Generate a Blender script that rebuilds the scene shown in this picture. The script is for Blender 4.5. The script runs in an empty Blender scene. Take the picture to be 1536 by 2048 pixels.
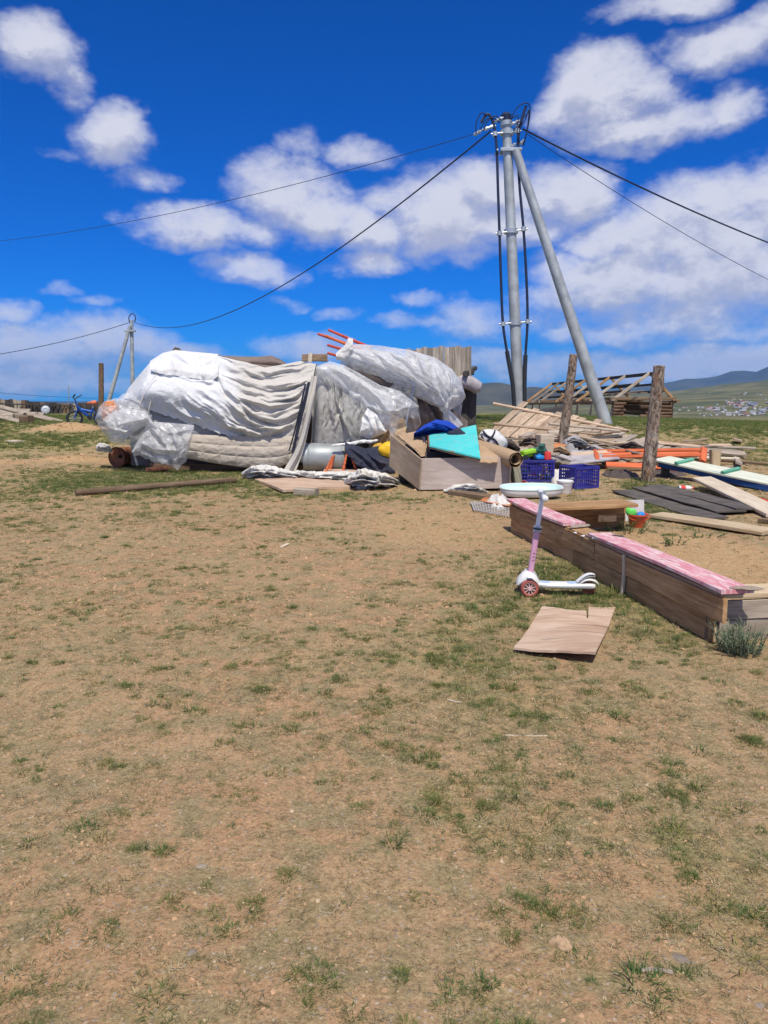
import bpy, bmesh, math, random
import numpy as np
from mathutils import Vector, Matrix

random.seed(7)
rng = np.random.default_rng(11)
scene = bpy.context.scene
col = scene.collection

# ---------------------------------------------------------------- camera
FPX = 1540.0
CAM_H = 1.44
TH = math.atan(248 / FPX)
cam_d = bpy.data.cameras.new("camera")
cam = bpy.data.objects.new("camera", cam_d)
col.objects.link(cam)
cam.location = (0, 0, CAM_H)
cam.rotation_euler = (math.radians(90) - TH, 0, 0)
cam_d.sensor_fit = 'VERTICAL'
cam_d.sensor_height = 32.0
cam_d.lens = FPX / 2048 * 32.0
cam_d.clip_start = 0.05
cam_d.clip_end = 30000
scene.camera = cam

# ---------------------------------------------------------------- exposure
vs = scene.view_settings
vs.view_transform = 'Standard'
vs.look = 'None'
vs.gamma = 1.0
vs.exposure = 0.0
vs.use_curve_mapping = False

# ---------------------------------------------------------------- sun
SUN_EL = math.radians(60)
SUN_AZ = math.radians(6)            # behind the camera, a little to the right
to_sun = Vector((math.sin(SUN_AZ) * math.cos(SUN_EL), -math.cos(SUN_AZ) * math.cos(SUN_EL), math.sin(SUN_EL)))
sd = bpy.data.lights.new("sun", 'SUN')
sd.energy = 4.5
sd.angle = math.radians(0.55)
sd.color = (1.0, 0.935, 0.82)
sun = bpy.data.objects.new("sun", sd)
sun.rotation_euler = (-to_sun).to_track_quat('-Z', 'Y').to_euler()
sun.location = (0, -5, 30)
col.objects.link(sun)


# ---------------------------------------------------------------- node helper
class NT:
    def __init__(self, tree):
        self.t = tree
        self.n = tree.nodes
        self.l = tree.links

    def __call__(self, kind, ins=None, **props):
        nd = self.n.new(kind)
        for k, v in props.items():
            setattr(nd, k, v)
        for k, v in (ins or {}).items():
            s = nd.inputs[k]
            if hasattr(v, 'is_output') or isinstance(v, bpy.types.NodeSocket):
                self.l.new(v, s)
            else:
                s.default_value = v
        return nd

    def math(self, op, a, b=None, c=None, clamp=False):
        nd = self.n.new('ShaderNodeMath')
        nd.operation = op
        nd.use_clamp = clamp
        for i, v in enumerate((a, b, c)):
            if v is None:
                continue
            if isinstance(v, bpy.types.NodeSocket):
                self.l.new(v, nd.inputs[i])
            else:
                nd.inputs[i].default_value = v
        return nd.outputs[0]

    def vmath(self, op, a, b=None):
        nd = self.n.new('ShaderNodeVectorMath')
        nd.operation = op
        for i, v in enumerate((a, b)):
            if v is None:
                continue
            if isinstance(v, bpy.types.NodeSocket):
                self.l.new(v, nd.inputs[i])
            else:
                nd.inputs[i].default_value = v
        return nd.outputs['Value'] if op in ('LENGTH', 'DOT_PRODUCT', 'DISTANCE') else nd.outputs[0]

    def smooth(self, x, a, b, lo=0.0, hi=1.0):
        nd = self.n.new('ShaderNodeMapRange')
        nd.interpolation_type = 'SMOOTHSTEP'
        self.l.new(x, nd.inputs['Value'])
        nd.inputs['From Min'].default_value = a
        nd.inputs['From Max'].default_value = b
        nd.inputs['To Min'].default_value = lo
        nd.inputs['To Max'].default_value = hi
        return nd.outputs['Result']

    def mix(self, fac, a, b, blend='MIX'):
        nd = self.n.new('ShaderNodeMix')
        nd.data_type = 'RGBA'
        nd.blend_type = blend
        for key, v in ((0, fac), (6, a), (7, b)):
            s = nd.inputs[key]
            if isinstance(v, bpy.types.NodeSocket):
                self.l.new(v, s)
            else:
                s.default_value = v if key == 0 else (v[0], v[1], v[2], 1.0)
        return nd.outputs[2]

    def ramp(self, x, stops):
        nd = self.n.new('ShaderNodeValToRGB')
        self.l.new(x, nd.inputs[0])
        e = nd.color_ramp.elements
        while len(e) > 1:
            e.remove(e[-1])
        e[0].position = stops[0][0]
        e[0].color = (*stops[0][1], 1)
        for p, c in stops[1:]:
            k = e.new(p)
            k.color = (*c, 1)
        return nd.outputs[0]


# pixel helpers used only to read real positions off the photograph
def ray(px, py):
    cx = (px - 768) / FPX
    cy = (1024 - py) / FPX
    return cx, math.cos(TH) + cy * math.sin(TH), -math.sin(TH) + cy * math.cos(TH)


# ---------------------------------------------------------------- sky and clouds
world = bpy.data.worlds.new("World")
scene.world = world
world.use_nodes = True
wt = world.node_tree
wt.nodes.clear()
W_ = NT(wt)
tc = W_('ShaderNodeTexCoord')
dirv = W_.vmath('NORMALIZE', tc.outputs['Generated'])
sep = W_('ShaderNodeSeparateXYZ', {0: dirv})
zc = W_.math('MAXIMUM', sep.outputs[2], 0.012)
skyv = W_('ShaderNodeCombineXYZ', {0: sep.outputs[0], 1: sep.outputs[1], 2: zc})
sky = W_('ShaderNodeTexSky', {0: skyv.outputs[0]}, sky_type='NISHITA')
sky.sun_disc = False
sky.sun_elevation = SUN_EL
sky.sun_rotation = math.atan2(to_sun.x, to_sun.y)
sky.altitude = 1500
sky.air_density = 1.0
sky.dust_density = 0.15
sky.ozone_density = 3.0

# cloud density as a function of (azimuth, elevation slope, direction)
CLOUDS = [  # px, py, rx, ry, strength
    (72, 95, 85, 62, 1), (140, 165, 40, 38, .55), (225, 270, 84, 58, 1), (110, 305, 55, 16, .35), (285, 360, 40, 22, .3),
    (600, 300, 36, 36, .3), (715, 305, 75, 32, .6), (570, 395, 130, 75, 1.1), (420, 460, 150, 46, 1), (640, 440, 110, 54, 1),
    (880, 430, 160, 95, 1.2), (970, 385, 130, 66, 1.1), (1130, 395, 115, 72, 1.1), (1010, 450, 190, 48, 1.1), (760, 465, 120, 50, 1),
    (745, 522, 95, 30, .8), (510, 545, 100, 34, .75), (440, 528, 50, 20, .5), (905, 515, 45, 22, .5),
    (1205, 185, 125, 85, 1.15), (1290, 245, 165, 50, 1.1), (1455, 212, 62, 44, .85), (1150, 215, 95, 52, 1),
    (1335, 10, 120, 34, .9), (1475, 85, 120, 48, 1), (1560, 45, 80, 36, .9),
    (1400, 450, 220, 95, 1.1), (1545, 400, 120, 85, 1.1), (1290, 560, 250, 72, 1.15), (1490, 540, 170, 85, 1.15), (1120, 585, 110, 44, .8),
    (1215, 480, 85, 55, .9), (855, 605, 55, 20, .55), (690, 632, 50, 15, .45), (840, 650, 100, 15, .45), (1000, 640, 140, 42, .6),
    (1400, 660, 110, 32, .8), (1200, 665, 140, 32, .75), (595, 612, 30, 11, .3), (610, 692, 90, 30, .8), (130, 690, 190, 58, 1),
    (350, 705, 90, 20, .65), (15, 620, 50, 28, .6), (120, 580, 35, 12, .35), (180, 607, 50, 14, .4), (1250, 735, 380, 46, .9),
    (20, 750, 300, 44, 1), (650, 750, 380, 34, .8), (1500, 720, 220, 46, 1), (1360, 640, 240, 56, .85), (1000, 720, 160, 30, .7), (350, 770, 300, 26, .8),
]
azw = W_.math('ARCTAN2', sep.outputs[0], sep.outputs[1])
hyp = W_.math('SQRT', W_.math('ADD', W_.math('MULTIPLY', sep.outputs[0], sep.outputs[0]), W_.math('MULTIPLY', sep.outputs[1], sep.outputs[1])))
elw = W_.math('DIVIDE', sep.outputs[2], W_.math('MAXIMUM', hyp, .02))


def noise_at(e, scale, det, rough):
    nc = W_('ShaderNodeCombineXYZ', {0: W_.math('SINE', azw), 1: W_.math('COSINE', azw), 2: W_.math('MULTIPLY', e, 1.5)})
    return W_('ShaderNodeTexNoise', {'Vector': nc.outputs[0], 'Scale': scale, 'Detail': det, 'Roughness': rough})


wsep = W_('ShaderNodeSeparateColor', {0: noise_at(elw, 9.0, 4.0, .62).outputs['Color']})
az2 = W_.math('MULTIPLY_ADD', W_.math('SUBTRACT', wsep.outputs[0], .5), .085, azw)
el2 = W_.math('MULTIPLY_ADD', W_.math('SUBTRACT', wsep.outputs[1], .5), .055, elw)
gen = noise_at(elw, 2.6, 3.0, .5)
gv = W_.smooth(gen.outputs['Fac'], .40, .60, -1.0, 1.1)
outm = W_.math('MAXIMUM', W_.smooth(W_.math('ABSOLUTE', azw), .62, .85), W_.smooth(elw, .50, .62))
gv = W_.math('MULTIPLY_ADD', W_.math('SUBTRACT', 1.0, outm), -3.0, gv)      # the same sort of clouds all round


def cdens(de, det):
    pv = W_('ShaderNodeCombineXYZ', {0: az2, 1: W_.math('ADD', el2, de) if de else el2, 2: 0.0}).outputs[0]
    best = W_.math('MAXIMUM', gv, -1.0)
    for (px, py, rx, ry, s_) in CLOUDS:
        x, y, z = ray(px, py)
        a0 = math.atan2(x, y)
        e0 = z / math.hypot(x, y)
        ra, re = rx / FPX * 1.03, ry / FPX * 1.03
        ma = wt.nodes.new('ShaderNodeVectorMath')
        ma.operation = 'MULTIPLY_ADD'
        wt.links.new(pv, ma.inputs[0])
        ma.inputs[1].default_value = (1 / ra, 1 / re, 0)
        ma.inputs[2].default_value = (-a0 / ra, -e0 / re, 0)
        q = W_.vmath('DOT_PRODUCT', ma.outputs[0], ma.outputs[0])
        best = W_.math('MAXIMUM', best, W_.math('MULTIPLY_ADD', q, -s_, s_))
    n1 = noise_at(W_.math('ADD', elw, de) if de else elw, 15.0, det, .60)
    return W_.math('ADD', W_.math('MULTIPLY', best, .74), W_.math('MULTIPLY', W_.math('SUBTRACT', n1.outputs['Fac'], .49), 1.45))


d0 = cdens(0, 8.0)
d1 = cdens(.024, 5.0)
alpha = W_.smooth(d0, -.13, .84)
lit = W_.smooth(W_.math('SUBTRACT', d0, d1), -.24, .22)
thick = W_.smooth(d0, .25, 1.1)
lit = W_.math('MULTIPLY', lit, W_.math('MULTIPLY_ADD', thick, -.25, 1.0))
lowm = W_.smooth(elw, .0, .14)
c_dark = W_.mix(lowm, (3.7, 4.5, 6.6), (4.7, 5.0, 6.5))
c_light = W_.mix(lowm, (5.6, 6.2, 8.2), (7.7, 7.8, 8.7))
c_col = W_.mix(lit, c_dark, c_light)
# deepen the clear blue
SKY_TINT = W_.mix(1.0, sky.outputs[0], (0.015, 0.415, 1.16), 'MULTIPLY')
skyc = SKY_TINT
alpha2 = W_.math('MULTIPLY', alpha, .96)
fin = W_.mix(alpha2, skyc, c_col)
bg = W_('ShaderNodeBackground', {0: fin, 1: 0.10})
wo = W_('ShaderNodeOutputWorld', {0: bg.outputs[0]})
world.cycles.sampling_method = 'NONE'
scene.cycles.use_denoising = True
scene.cycles.max_bounces = 4
scene.cycles.diffuse_bounces = 2
scene.cycles.transparent_max_bounces = 12
# ---------------------------------------------------------------- numpy noise
_perm = np.random.default_rng(5).permutation(256)
_perm = np.concatenate([_perm, _perm, _perm])
_gr = np.random.default_rng(6).normal(size=(256, 3))
_gr /= np.linalg.norm(_gr, axis=1)[:, None]


def pn(x, y, z=0.0):
    x, y, z = np.broadcast_arrays(np.asarray(x, float), np.asarray(y, float), np.asarray(z, float))
    xi, yi, zi = np.floor(x).astype(int), np.floor(y).astype(int), np.floor(z).astype(int)
    xf, yf, zf = x - xi, y - yi, z - zi
    xi, yi, zi = xi & 255, yi & 255, zi & 255
    u, v, w = [t * t * t * (t * (t * 6 - 15) + 10) for t in (xf, yf, zf)]
    r = 0
    for i in (0, 1):
        for j in (0, 1):
            for k in (0, 1):
                h = _perm[_perm[_perm[xi + i] + yi + j] + zi + k] & 255
                gd = _gr[h]
                d = gd[..., 0] * (xf - i) + gd[..., 1] * (yf - j) + gd[..., 2] * (zf - k)
                wt_ = (u if i else 1 - u) * (v if j else 1 - v) * (w if k else 1 - w)
                r = r + wt_ * d
    return r * 1.6


def fbm(x, y, z=0.0, o=4, gain=.5, lac=2.03):
    s, a, t = 0, 1.0, 0
    for i in range(o):
        s = s + a * pn(np.asarray(x) * lac ** i, np.asarray(y) * lac ** i, np.asarray(z) * lac ** i + i * 7.3)
        t += a
        a *= gain
    return s / t


def crease(x, y, z=0.0, o=4, gain=.55):
    s, a, t = 0, 1.0, 0
    x = np.asarray(x, float)
    y = np.asarray(y, float)
    for i in range(o):
        s = s + a * (1 - 2.2 * np.abs(pn(x, y, z + i * 3.7)))
        t += a
        a *= gain
        x, y = x * 1.55 - y * .85, x * .85 + y * 1.55
    return s / t


def sstep(a, b, x):
    t = np.clip((np.asarray(x, float) - a) / (b - a), 0, 1)
    return t * t * (3 - 2 * t)


# ---------------------------------------------------------------- terrain height
_uz = [(-1.5, -190), (-.2, -170), (.0, -150), (.1, -92), (.2, -74), (.3, -42), (.365, -20), (.5, 36), (.7, 75), (1.5, 85)]


def gz_base(x, y):
    x = np.asarray(x, float)
    y = np.asarray(y, float)
    z = .38 * sstep(12.5, 25, y) + 0 * x
    s = np.maximum(0, y - 26)
    near = np.minimum(s, 23)
    z = z - .0013 * near ** 2 - .06 * np.minimum(np.maximum(0, s - 23), 900)
    u = x / np.maximum(y, 1.0)
    zt = np.interp(u, [a for a, b in _uz], [b for a, b in _uz])
    f = sstep(1000, 3600, y)
    z = z * (1 - f) + zt * f
    z = z + sstep(900, 1700, y) * fbm(x / 420, y / 420, 3.3, 3) * 16 * sstep(.05, .2, u)
    z = z - .03 * np.maximum(0, x - 7) * sstep(15, 26, y) * sstep(300, 60, y)
    # soil heaps by the bicycle and along the lawn
    for (cx, cy, rx, ry, h) in MOUNDS:
        q = ((x - cx) / rx) ** 2 + ((y - cy) / ry) ** 2
        z = z + h * np.exp(-q * 1.2)
    return z


def gz_fine(x, y):
    r = fbm(x * .55, y * .55, 1.1, 3) * .035
    r = r + fbm(x * 3.1, y * 3.1, 4.2, 4, .55) * .018 * sstep(60, 20, y)
    r = r + np.maximum(0, fbm(x * 11.0, y * 11.0, 8.2, 4, .6)) * .016 * sstep(26, 9, y)
    return r


MOUNDS = [(-8.6, 21.2, 1.0, .55, .22), (-6.0, 14.9, .8, .35, .10), (-8.3, 14.6, 1.7, .45, .07)]


def gz(x, y):
    return float(gz_base(x, y) + gz_fine(x, y) * (y < 60))


def At(px, py, Y):
    a, b, c = ray(px, py)
    t = Y / b
    return Vector((a * t, Y, CAM_H + c * t))


def G(px, py, dz=0.0):
    a, b, c = ray(px, py)
    zg = 0.0
    for _ in range(30):
        t = (zg - CAM_H) / c
        z2 = float(gz_base(a * t, b * t))
        zg = .5 * zg + .5 * z2
    t = (zg - CAM_H) / c
    x, y = a * t, b * t
    return Vector((x, y, gz(x, y) + dz))


def ppm(Y):
    return FPX / (Y / math.cos(TH) * .99)


# ---------------------------------------------------------------- scene objects
WM = {}


def _link(o, M, parent=None):
    col.objects.link(o)
    if parent is not None:
        o.parent = parent
        o.matrix_parent_inverse = WM[parent.name].inverted()
    o.matrix_basis = M
    WM[o.name] = M.copy()
    return o


def tag(o, label=None, cat=None, group=None, kind=None):
    if label:
        o['label'] = label
    if cat:
        o['category'] = cat
    if group:
        o['group'] = group
    if kind:
        o['kind'] = kind
    return o


def T(p):
    return Matrix.Translation(Vector(p))


def RZ(a):
    return Matrix.Rotation(a, 4, 'Z')


def RX(a):
    return Matrix.Rotation(a, 4, 'X')


def RY(a):
    return Matrix.Rotation(a, 4, 'Y')


def thing(name, label, cat, loc, group=None):
    o = bpy.data.objects.new(name, None)
    o.empty_display_size = .1
    _link(o, T(loc))
    return tag(o, label, cat, group)


def put(name, mesh, mat, M=None, parent=None, label=None, cat=None, group=None, kind=None):
    if M is None:
        M = Matrix.Identity(4)
    if mat is not None and len(mesh.materials) == 0:
        for m_ in (mat if isinstance(mat, (list, tuple)) else [mat]):
            mesh.materials.append(m_)
    o = bpy.data.objects.new(name, mesh)
    _link(o, M, parent)
    return tag(o, label, cat, group, kind)


def frame(o, x, z):
    """matrix with local X along x and local Z as near z as can be"""
    x = Vector(x).normalized()
    z = Vector(z)
    y = z.cross(x)
    if y.length < 1e-5:
        y = Vector((0, 1, 0)).cross(x)
    y.normalize()
    z = x.cross(y).normalized()
    M = Matrix((x, y, z)).transposed().to_4x4()
    M.translation = Vector(o)
    return M


class MB:
    def __init__(self):
        self.v = []
        self.f = []
        self.mi = []
        self.cur = 0

    def _add(self, vs_, fs_):
        b = len(self.v)
        self.v.extend([tuple(p) for p in vs_])
        for f in fs_:
            self.f.append(tuple(i + b for i in f))
            self.mi.append(self.cur)

    def box(self, c, s, M=None, ch=0.0):
        hx, hy, hz = s[0] / 2, s[1] / 2, s[2] / 2
        ch = min(ch, .45 * min(s))
        if ch <= 0:
            vs_ = [(sx * hx, sy * hy, sz * hz) for sx in (-1, 1) for sy in (-1, 1) for sz in (-1, 1)]
            fs_ = [(0, 1, 3, 2), (4, 6, 7, 5), (0, 4, 5, 1), (2, 3, 7, 6), (0, 2, 6, 4), (1, 5, 7, 3)]
        else:
            bm = bmesh.new()
            bmesh.ops.create_cube(bm, size=1.0)
            for v in bm.verts:
                v.co = Vector((v.co.x * s[0], v.co.y * s[1], v.co.z * s[2]))
            bmesh.ops.bevel(bm, geom=bm.edges[:], offset=ch, segments=1, affect='EDGES')
            bm.verts.index_update()
            vs_ = [tuple(v.co) for v in bm.verts]
            fs_ = [tuple(v.index for v in f.verts) for f in bm.faces]
            bm.free()
        if M is not None:
            vs_ = [tuple(M @ Vector(p)) for p in vs_]
        self._add([(p[0] + c[0], p[1] + c[1], p[2] + c[2]) for p in vs_], fs_)
        return self

    def tube(self, pts, r, n=8, caps=True, wob=None):
        pts = [Vector(p) for p in pts]
        m = len(pts)
        rs = r if isinstance(r, (list, tuple, np.ndarray)) else [r] * m
        t0 = (pts[1] - pts[0]).normalized()
        ref = Vector((0, 0, 1)) if abs(t0.z) < .9 else Vector((1, 0, 0))
        a = t0.cross(ref).normalized()
        vs_, fs_ = [], []
        for i, p in enumerate(pts):
            if i == 0:
                t = t0
            elif i == m - 1:
                t = (pts[-1] - pts[-2]).normalized()
            else:
                t = ((pts[i + 1] - p).normalized() + (p - pts[i - 1]).normalized())
                t = t.normalized() if t.length > 1e-6 else t0
            a = (a - t * a.dot(t)).normalized()
            b = t.cross(a)
            for k in range(n):
                an = 2 * math.pi * k / n
                rr = rs[i] * (wob(i, k) if wob else 1)
                vs_.append(p + (a * math.cos(an) + b * math.sin(an)) * rr)
        for i in range(m - 1):
            for k in range(n):
                k2 = (k + 1) % n
                fs_.append((i * n + k, i * n + k2, (i + 1) * n + k2, (i + 1) * n + k))
        if caps:
            fs_.append(tuple(reversed(range(n))))
            fs_.append(tuple((m - 1) * n + k for k in range(n)))
        self._add(vs_, fs_)
        return self

    def lathe(self, prof, n=24, M=None, close=False):
        vs_, fs_ = [], []
        for (r, z) in prof:
            for k in range(n):
                an = 2 * math.pi * k / n
                vs_.append((r * math.cos(an), r * math.sin(an), z))
        for i in range(len(prof) - 1):
            for k in range(n):
                k2 = (k + 1) % n
                fs_.append((i * n + k, i * n + k2, (i + 1) * n + k2, (i + 1) * n + k))
        if close:
            fs_.append(tuple(reversed(range(n))))
            fs_.append(tuple((len(prof) - 1) * n + k for k in range(n)))
        if M is not None:
            vs_ = [tuple(M @ Vector(p)) for p in vs_]
        self._add(vs_, fs_)
        return self

    def prism(self, poly, z0, z1, M=None, zf=None):
        n = len(poly)
        lo = [(x, y, z0 + (zf(x, y) if zf else 0)) for x, y in poly]
        hi = [(x, y, z1 + (zf(x, y) if zf else 0)) for x, y in poly]
        vs_ = lo + hi
        fs_ = [tuple(reversed(range(n))), tuple(range(n, 2 * n))]
        for i in range(n):
            j = (i + 1) % n
            fs_.append((i, j, n + j, n + i))
        if M is not None:
            vs_ = [tuple(M @ Vector(p)) for p in vs_]
        self._add(vs_, fs_)
        return self

    def grid(self, P, flip=False):
        """P: array (a,b,3)"""
        A, B = P.shape[:2]
        vs_ = P.reshape(-1, 3).tolist()
        fs_ = []
        for i in range(A - 1):
            for j in range(B - 1):
                q = (i * B + j, (i + 1) * B + j, (i + 1) * B + j + 1, i * B + j + 1)
                fs_.append(q[::-1] if flip else q)
        self._add(vs_, fs_)
        return self

    def mesh(self, name, smooth=None):
        me = bpy.data.meshes.new(name)
        me.from_pydata(self.v, [], self.f)
        if any(self.mi):
            me.polygons.foreach_set('material_index', self.mi)
        if smooth is not None:
            me.shade_smooth()
            if smooth < 179:
                me.set_sharp_from_angle(angle=math.radians(smooth))
        me.validate()
        me.update()
        return me


def grid_mesh(name, P, smooth=True, closed_u=False):
    A, B = P.shape[:2]
    idx = np.arange(A * B).reshape(A, B)
    if closed_u:
        idx = np.vstack([idx, idx[:1]])
    q = np.stack([idx[:-1, :-1], idx[1:, :-1], idx[1:, 1:], idx[:-1, 1:]], -1).reshape(-1, 4)
    me = bpy.data.meshes.new(name)
    me.vertices.add(A * B)
    me.vertices.foreach_set('co', np.ascontiguousarray(P.reshape(-1), dtype=np.float32))
    n = len(q)
    me.loops.add(n * 4)
    me.loops.foreach_set('vertex_index', q.reshape(-1).astype(np.int32))
    me.polygons.add(n)
    me.polygons.foreach_set('loop_start', (np.arange(n) * 4).astype(np.int32))
    me.update(calc_edges=True)
    if smooth:
        me.shade_smooth()
    return me


_pc = [0]


def plank_mesh(L, W, Th, segs=3, warp=.006, rough=.06, taper=0.0, ch=None):
    _pc[0] += 1
    r = random.Random(_pc[0] * 17 + 3)
    ch = ch if ch is not None else min(Th, W) * .14
    vs_, fs_ = [], []
    b1, b2 = r.uniform(-warp, warp), r.uniform(-warp, warp)
    tw = r.uniform(-.03, .03)
    for i in range(segs + 1):
        t = i / segs
        x = (t - .5) * L
        w = W * (1 + r.uniform(-rough, rough)) * (1 - taper * t)
        h = Th * (1 + r.uniform(-rough, rough))
        sy = b1 * math.sin(t * math.pi) + r.uniform(-.02, .02) * W * .5
        sz = b2 * math.sin(t * math.pi)
        ang = tw * (t - .5)
        sec = [(-w / 2 + ch, -h / 2), (w / 2 - ch, -h / 2), (w / 2, -h / 2 + ch), (w / 2, h / 2 - ch),
               (w / 2 - ch, h / 2), (-w / 2 + ch, h / 2), (-w / 2, h / 2 - ch), (-w / 2, -h / 2 + ch)]
        skew = r.uniform(-.04, .04) * W if i in (0, segs) else 0
        for (a, b) in sec:
            vs_.append((x + skew * a / W * 2, a * math.cos(ang) - b * math.sin(ang) + sy, a * math.sin(ang) + b * math.cos(ang) + sz))
    for i in range(segs):
        for k in range(8):
            k2 = (k + 1) % 8
            fs_.append((i * 8 + k, (i + 1) * 8 + k, (i + 1) * 8 + k2, i * 8 + k2))
    fs_.append(tuple(range(8)))
    fs_.append(tuple(reversed([segs * 8 + k for k in range(8)])))
    me = bpy.data.meshes.new('plank')
    me.from_pydata(vs_, [], fs_)
    me.update()
    return me


def board(name, A, B, W, Th, mat, parent=None, nrm=(0, 0, 1), segs=3, warp=.006, rough=.06, **kw):
    """A,B: middle of the board's two ends"""
    A, B = Vector(A), Vector(B)
    me = plank_mesh((B - A).length, W, Th, segs, warp, rough)
    return put(name, me, mat, frame((A + B) / 2, B - A, nrm), parent, **kw)


def bark_mesh(L, r0, r1, n=22, rings=90, bend=.018, seed=1):
    rr = random.Random(seed)
    ph = rr.uniform(0, 6)
    t = np.linspace(0, 1, rings)
    a = np.linspace(0, 2 * np.pi, n, endpoint=False)
    A_, T_ = np.meshgrid(a, t, indexing='ij')
    R = (r0 + (r1 - r0) * T_)
    R = R * (1 + .10 * fbm(np.cos(A_) * 1.6, np.sin(A_) * 1.6, T_ * L * 3 + seed, 3) + .14 * np.clip(crease(A_ * 2.2, T_ * L * 5, seed, 3), -.5, 1) + .10 * np.exp(-T_ * L * 7))
    P = np.stack([T_ * L, R * np.cos(A_) + bend * np.sin(T_ * 3 + ph), R * np.sin(A_) + bend * np.cos(T_ * 2.3 + ph)], -1)
    cap = np.stack([np.full(n, L), np.full(n, bend * math.sin(3 + ph)), np.full(n, bend * math.cos(2.3 + ph))], -1)[:, None, :]
    return grid_mesh('bark', np.concatenate([P, cap], 1), True, True)


def log_mesh(L, r0, r1, n=12, rings=14, rough=.06, bend=.02, seed=1, knots=0):
    rr = random.Random(seed)
    b = MB()
    pts, rs = [], []
    ph = rr.uniform(0, 6)
    for i in range(rings):
        t = i / (rings - 1)
        pts.append((t * L, bend * math.sin(t * 3 + ph), bend * math.cos(t * 2.3 + ph)))
        rs.append((r0 + (r1 - r0) * t) * (1 + rr.uniform(-rough, rough) * .5))
    w = [[1 + rr.uniform(-rough, rough) for _ in range(n)] for _ in range(rings)]
    b.tube(pts, rs, n, True, lambda i, k: w[i][k])
    return b.mesh('log', 55)


def px_poly(pts, Y0=None, z=None):
    return [G(a, b) for a, b in pts]


# ---------------------------------------------------------------- cloth surfaces
def tab(tbl, x):
    return np.interp(x, [a for a, b in tbl], [b for a, b in tbl])


def fold_field(PX, PY, folds):
    """ridges and troughs along polylines; amplitude in metres"""
    out = np.zeros_like(PX)
    wxp = 9 * fbm(PX * .018, PY * .025, 31.3, 3) + .8 * fbm(PX * .07, PY * .07, 3.9, 2)
    wyp = 9 * fbm(PX * .018, PY * .025, 17.7, 3) + .8 * fbm(PX * .07, PY * .07, 8.9, 2)
    PX, PY = PX + wxp, PY + wyp
    for kf, fo in enumerate(folds):
        pts, w, amp = fo[0], fo[1], fo[2]
        pts = np.array(smooth_poly(pts, 6), float)
        best = np.full(PX.shape, 1e9)
        sgn = np.zeros(PX.shape)
        tt = np.zeros(PX.shape)
        m = len(pts) - 1
        for i in range(m):
            a, b = pts[i], pts[i + 1]
            d = b - a
            L2 = d @ d + 1e-9
            t = np.clip(((PX - a[0]) * d[0] + (PY - a[1]) * d[1]) / L2, 0, 1)
            ex, ey = PX - a[0] - t * d[0], PY - a[1] - t * d[1]
            ds = np.hypot(ex, ey)
            up = ds < best
            best = np.where(up, ds, best)
            sgn = np.where(up, np.sign(d[0] * ey - d[1] * ex), sgn)
            tt = np.where(up, (i + t) / m, tt)
        s = best * sgn
        env = np.clip(np.sin(np.pi * np.clip(tt * .94 + .03, 0, 1)) * 1.6, 0, 1)
        prof = .5 * np.exp(-(s / w) ** 2) + .5 * np.exp(-np.abs(s) / (w * .8)) - .7 * np.exp(-((s - 2.0 * w) / (w * 1.25)) ** 2)
        mod = np.clip(.75 + 1.3 * fbm(PX * .022, PY * .022, kf * 5.7 + .5, 2), .1, 1.6)
        out += 1.3 * amp * env * prof * mod
    return out


def smooth_poly(pts, k=6):
    if len(pts) < 3:
        return pts
    P = [np.array(p, float) for p in pts]
    P = [2 * P[0] - P[1]] + P + [2 * P[-1] - P[-2]]
    res = []
    for i in range(1, len(P) - 2):
        for j in range(k):
            t = j / k
            a, b, c, d = P[i - 1], P[i], P[i + 1], P[i + 2]
            res.append(.5 * ((2 * b) + (-a + c) * t + (2 * a - 5 * b + 4 * c - d) * t * t + (-a + 3 * b - 3 * c + d) * t ** 3))
    res.append(P[-2])
    return [tuple(p) for p in res]


def ray_np(PX, PY):
    cx = (PX - 768) / FPX
    cy = (1024 - PY) / FPX
    return cx, math.cos(TH) + cy * math.sin(TH), -math.sin(TH) + cy * math.cos(TH)


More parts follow.
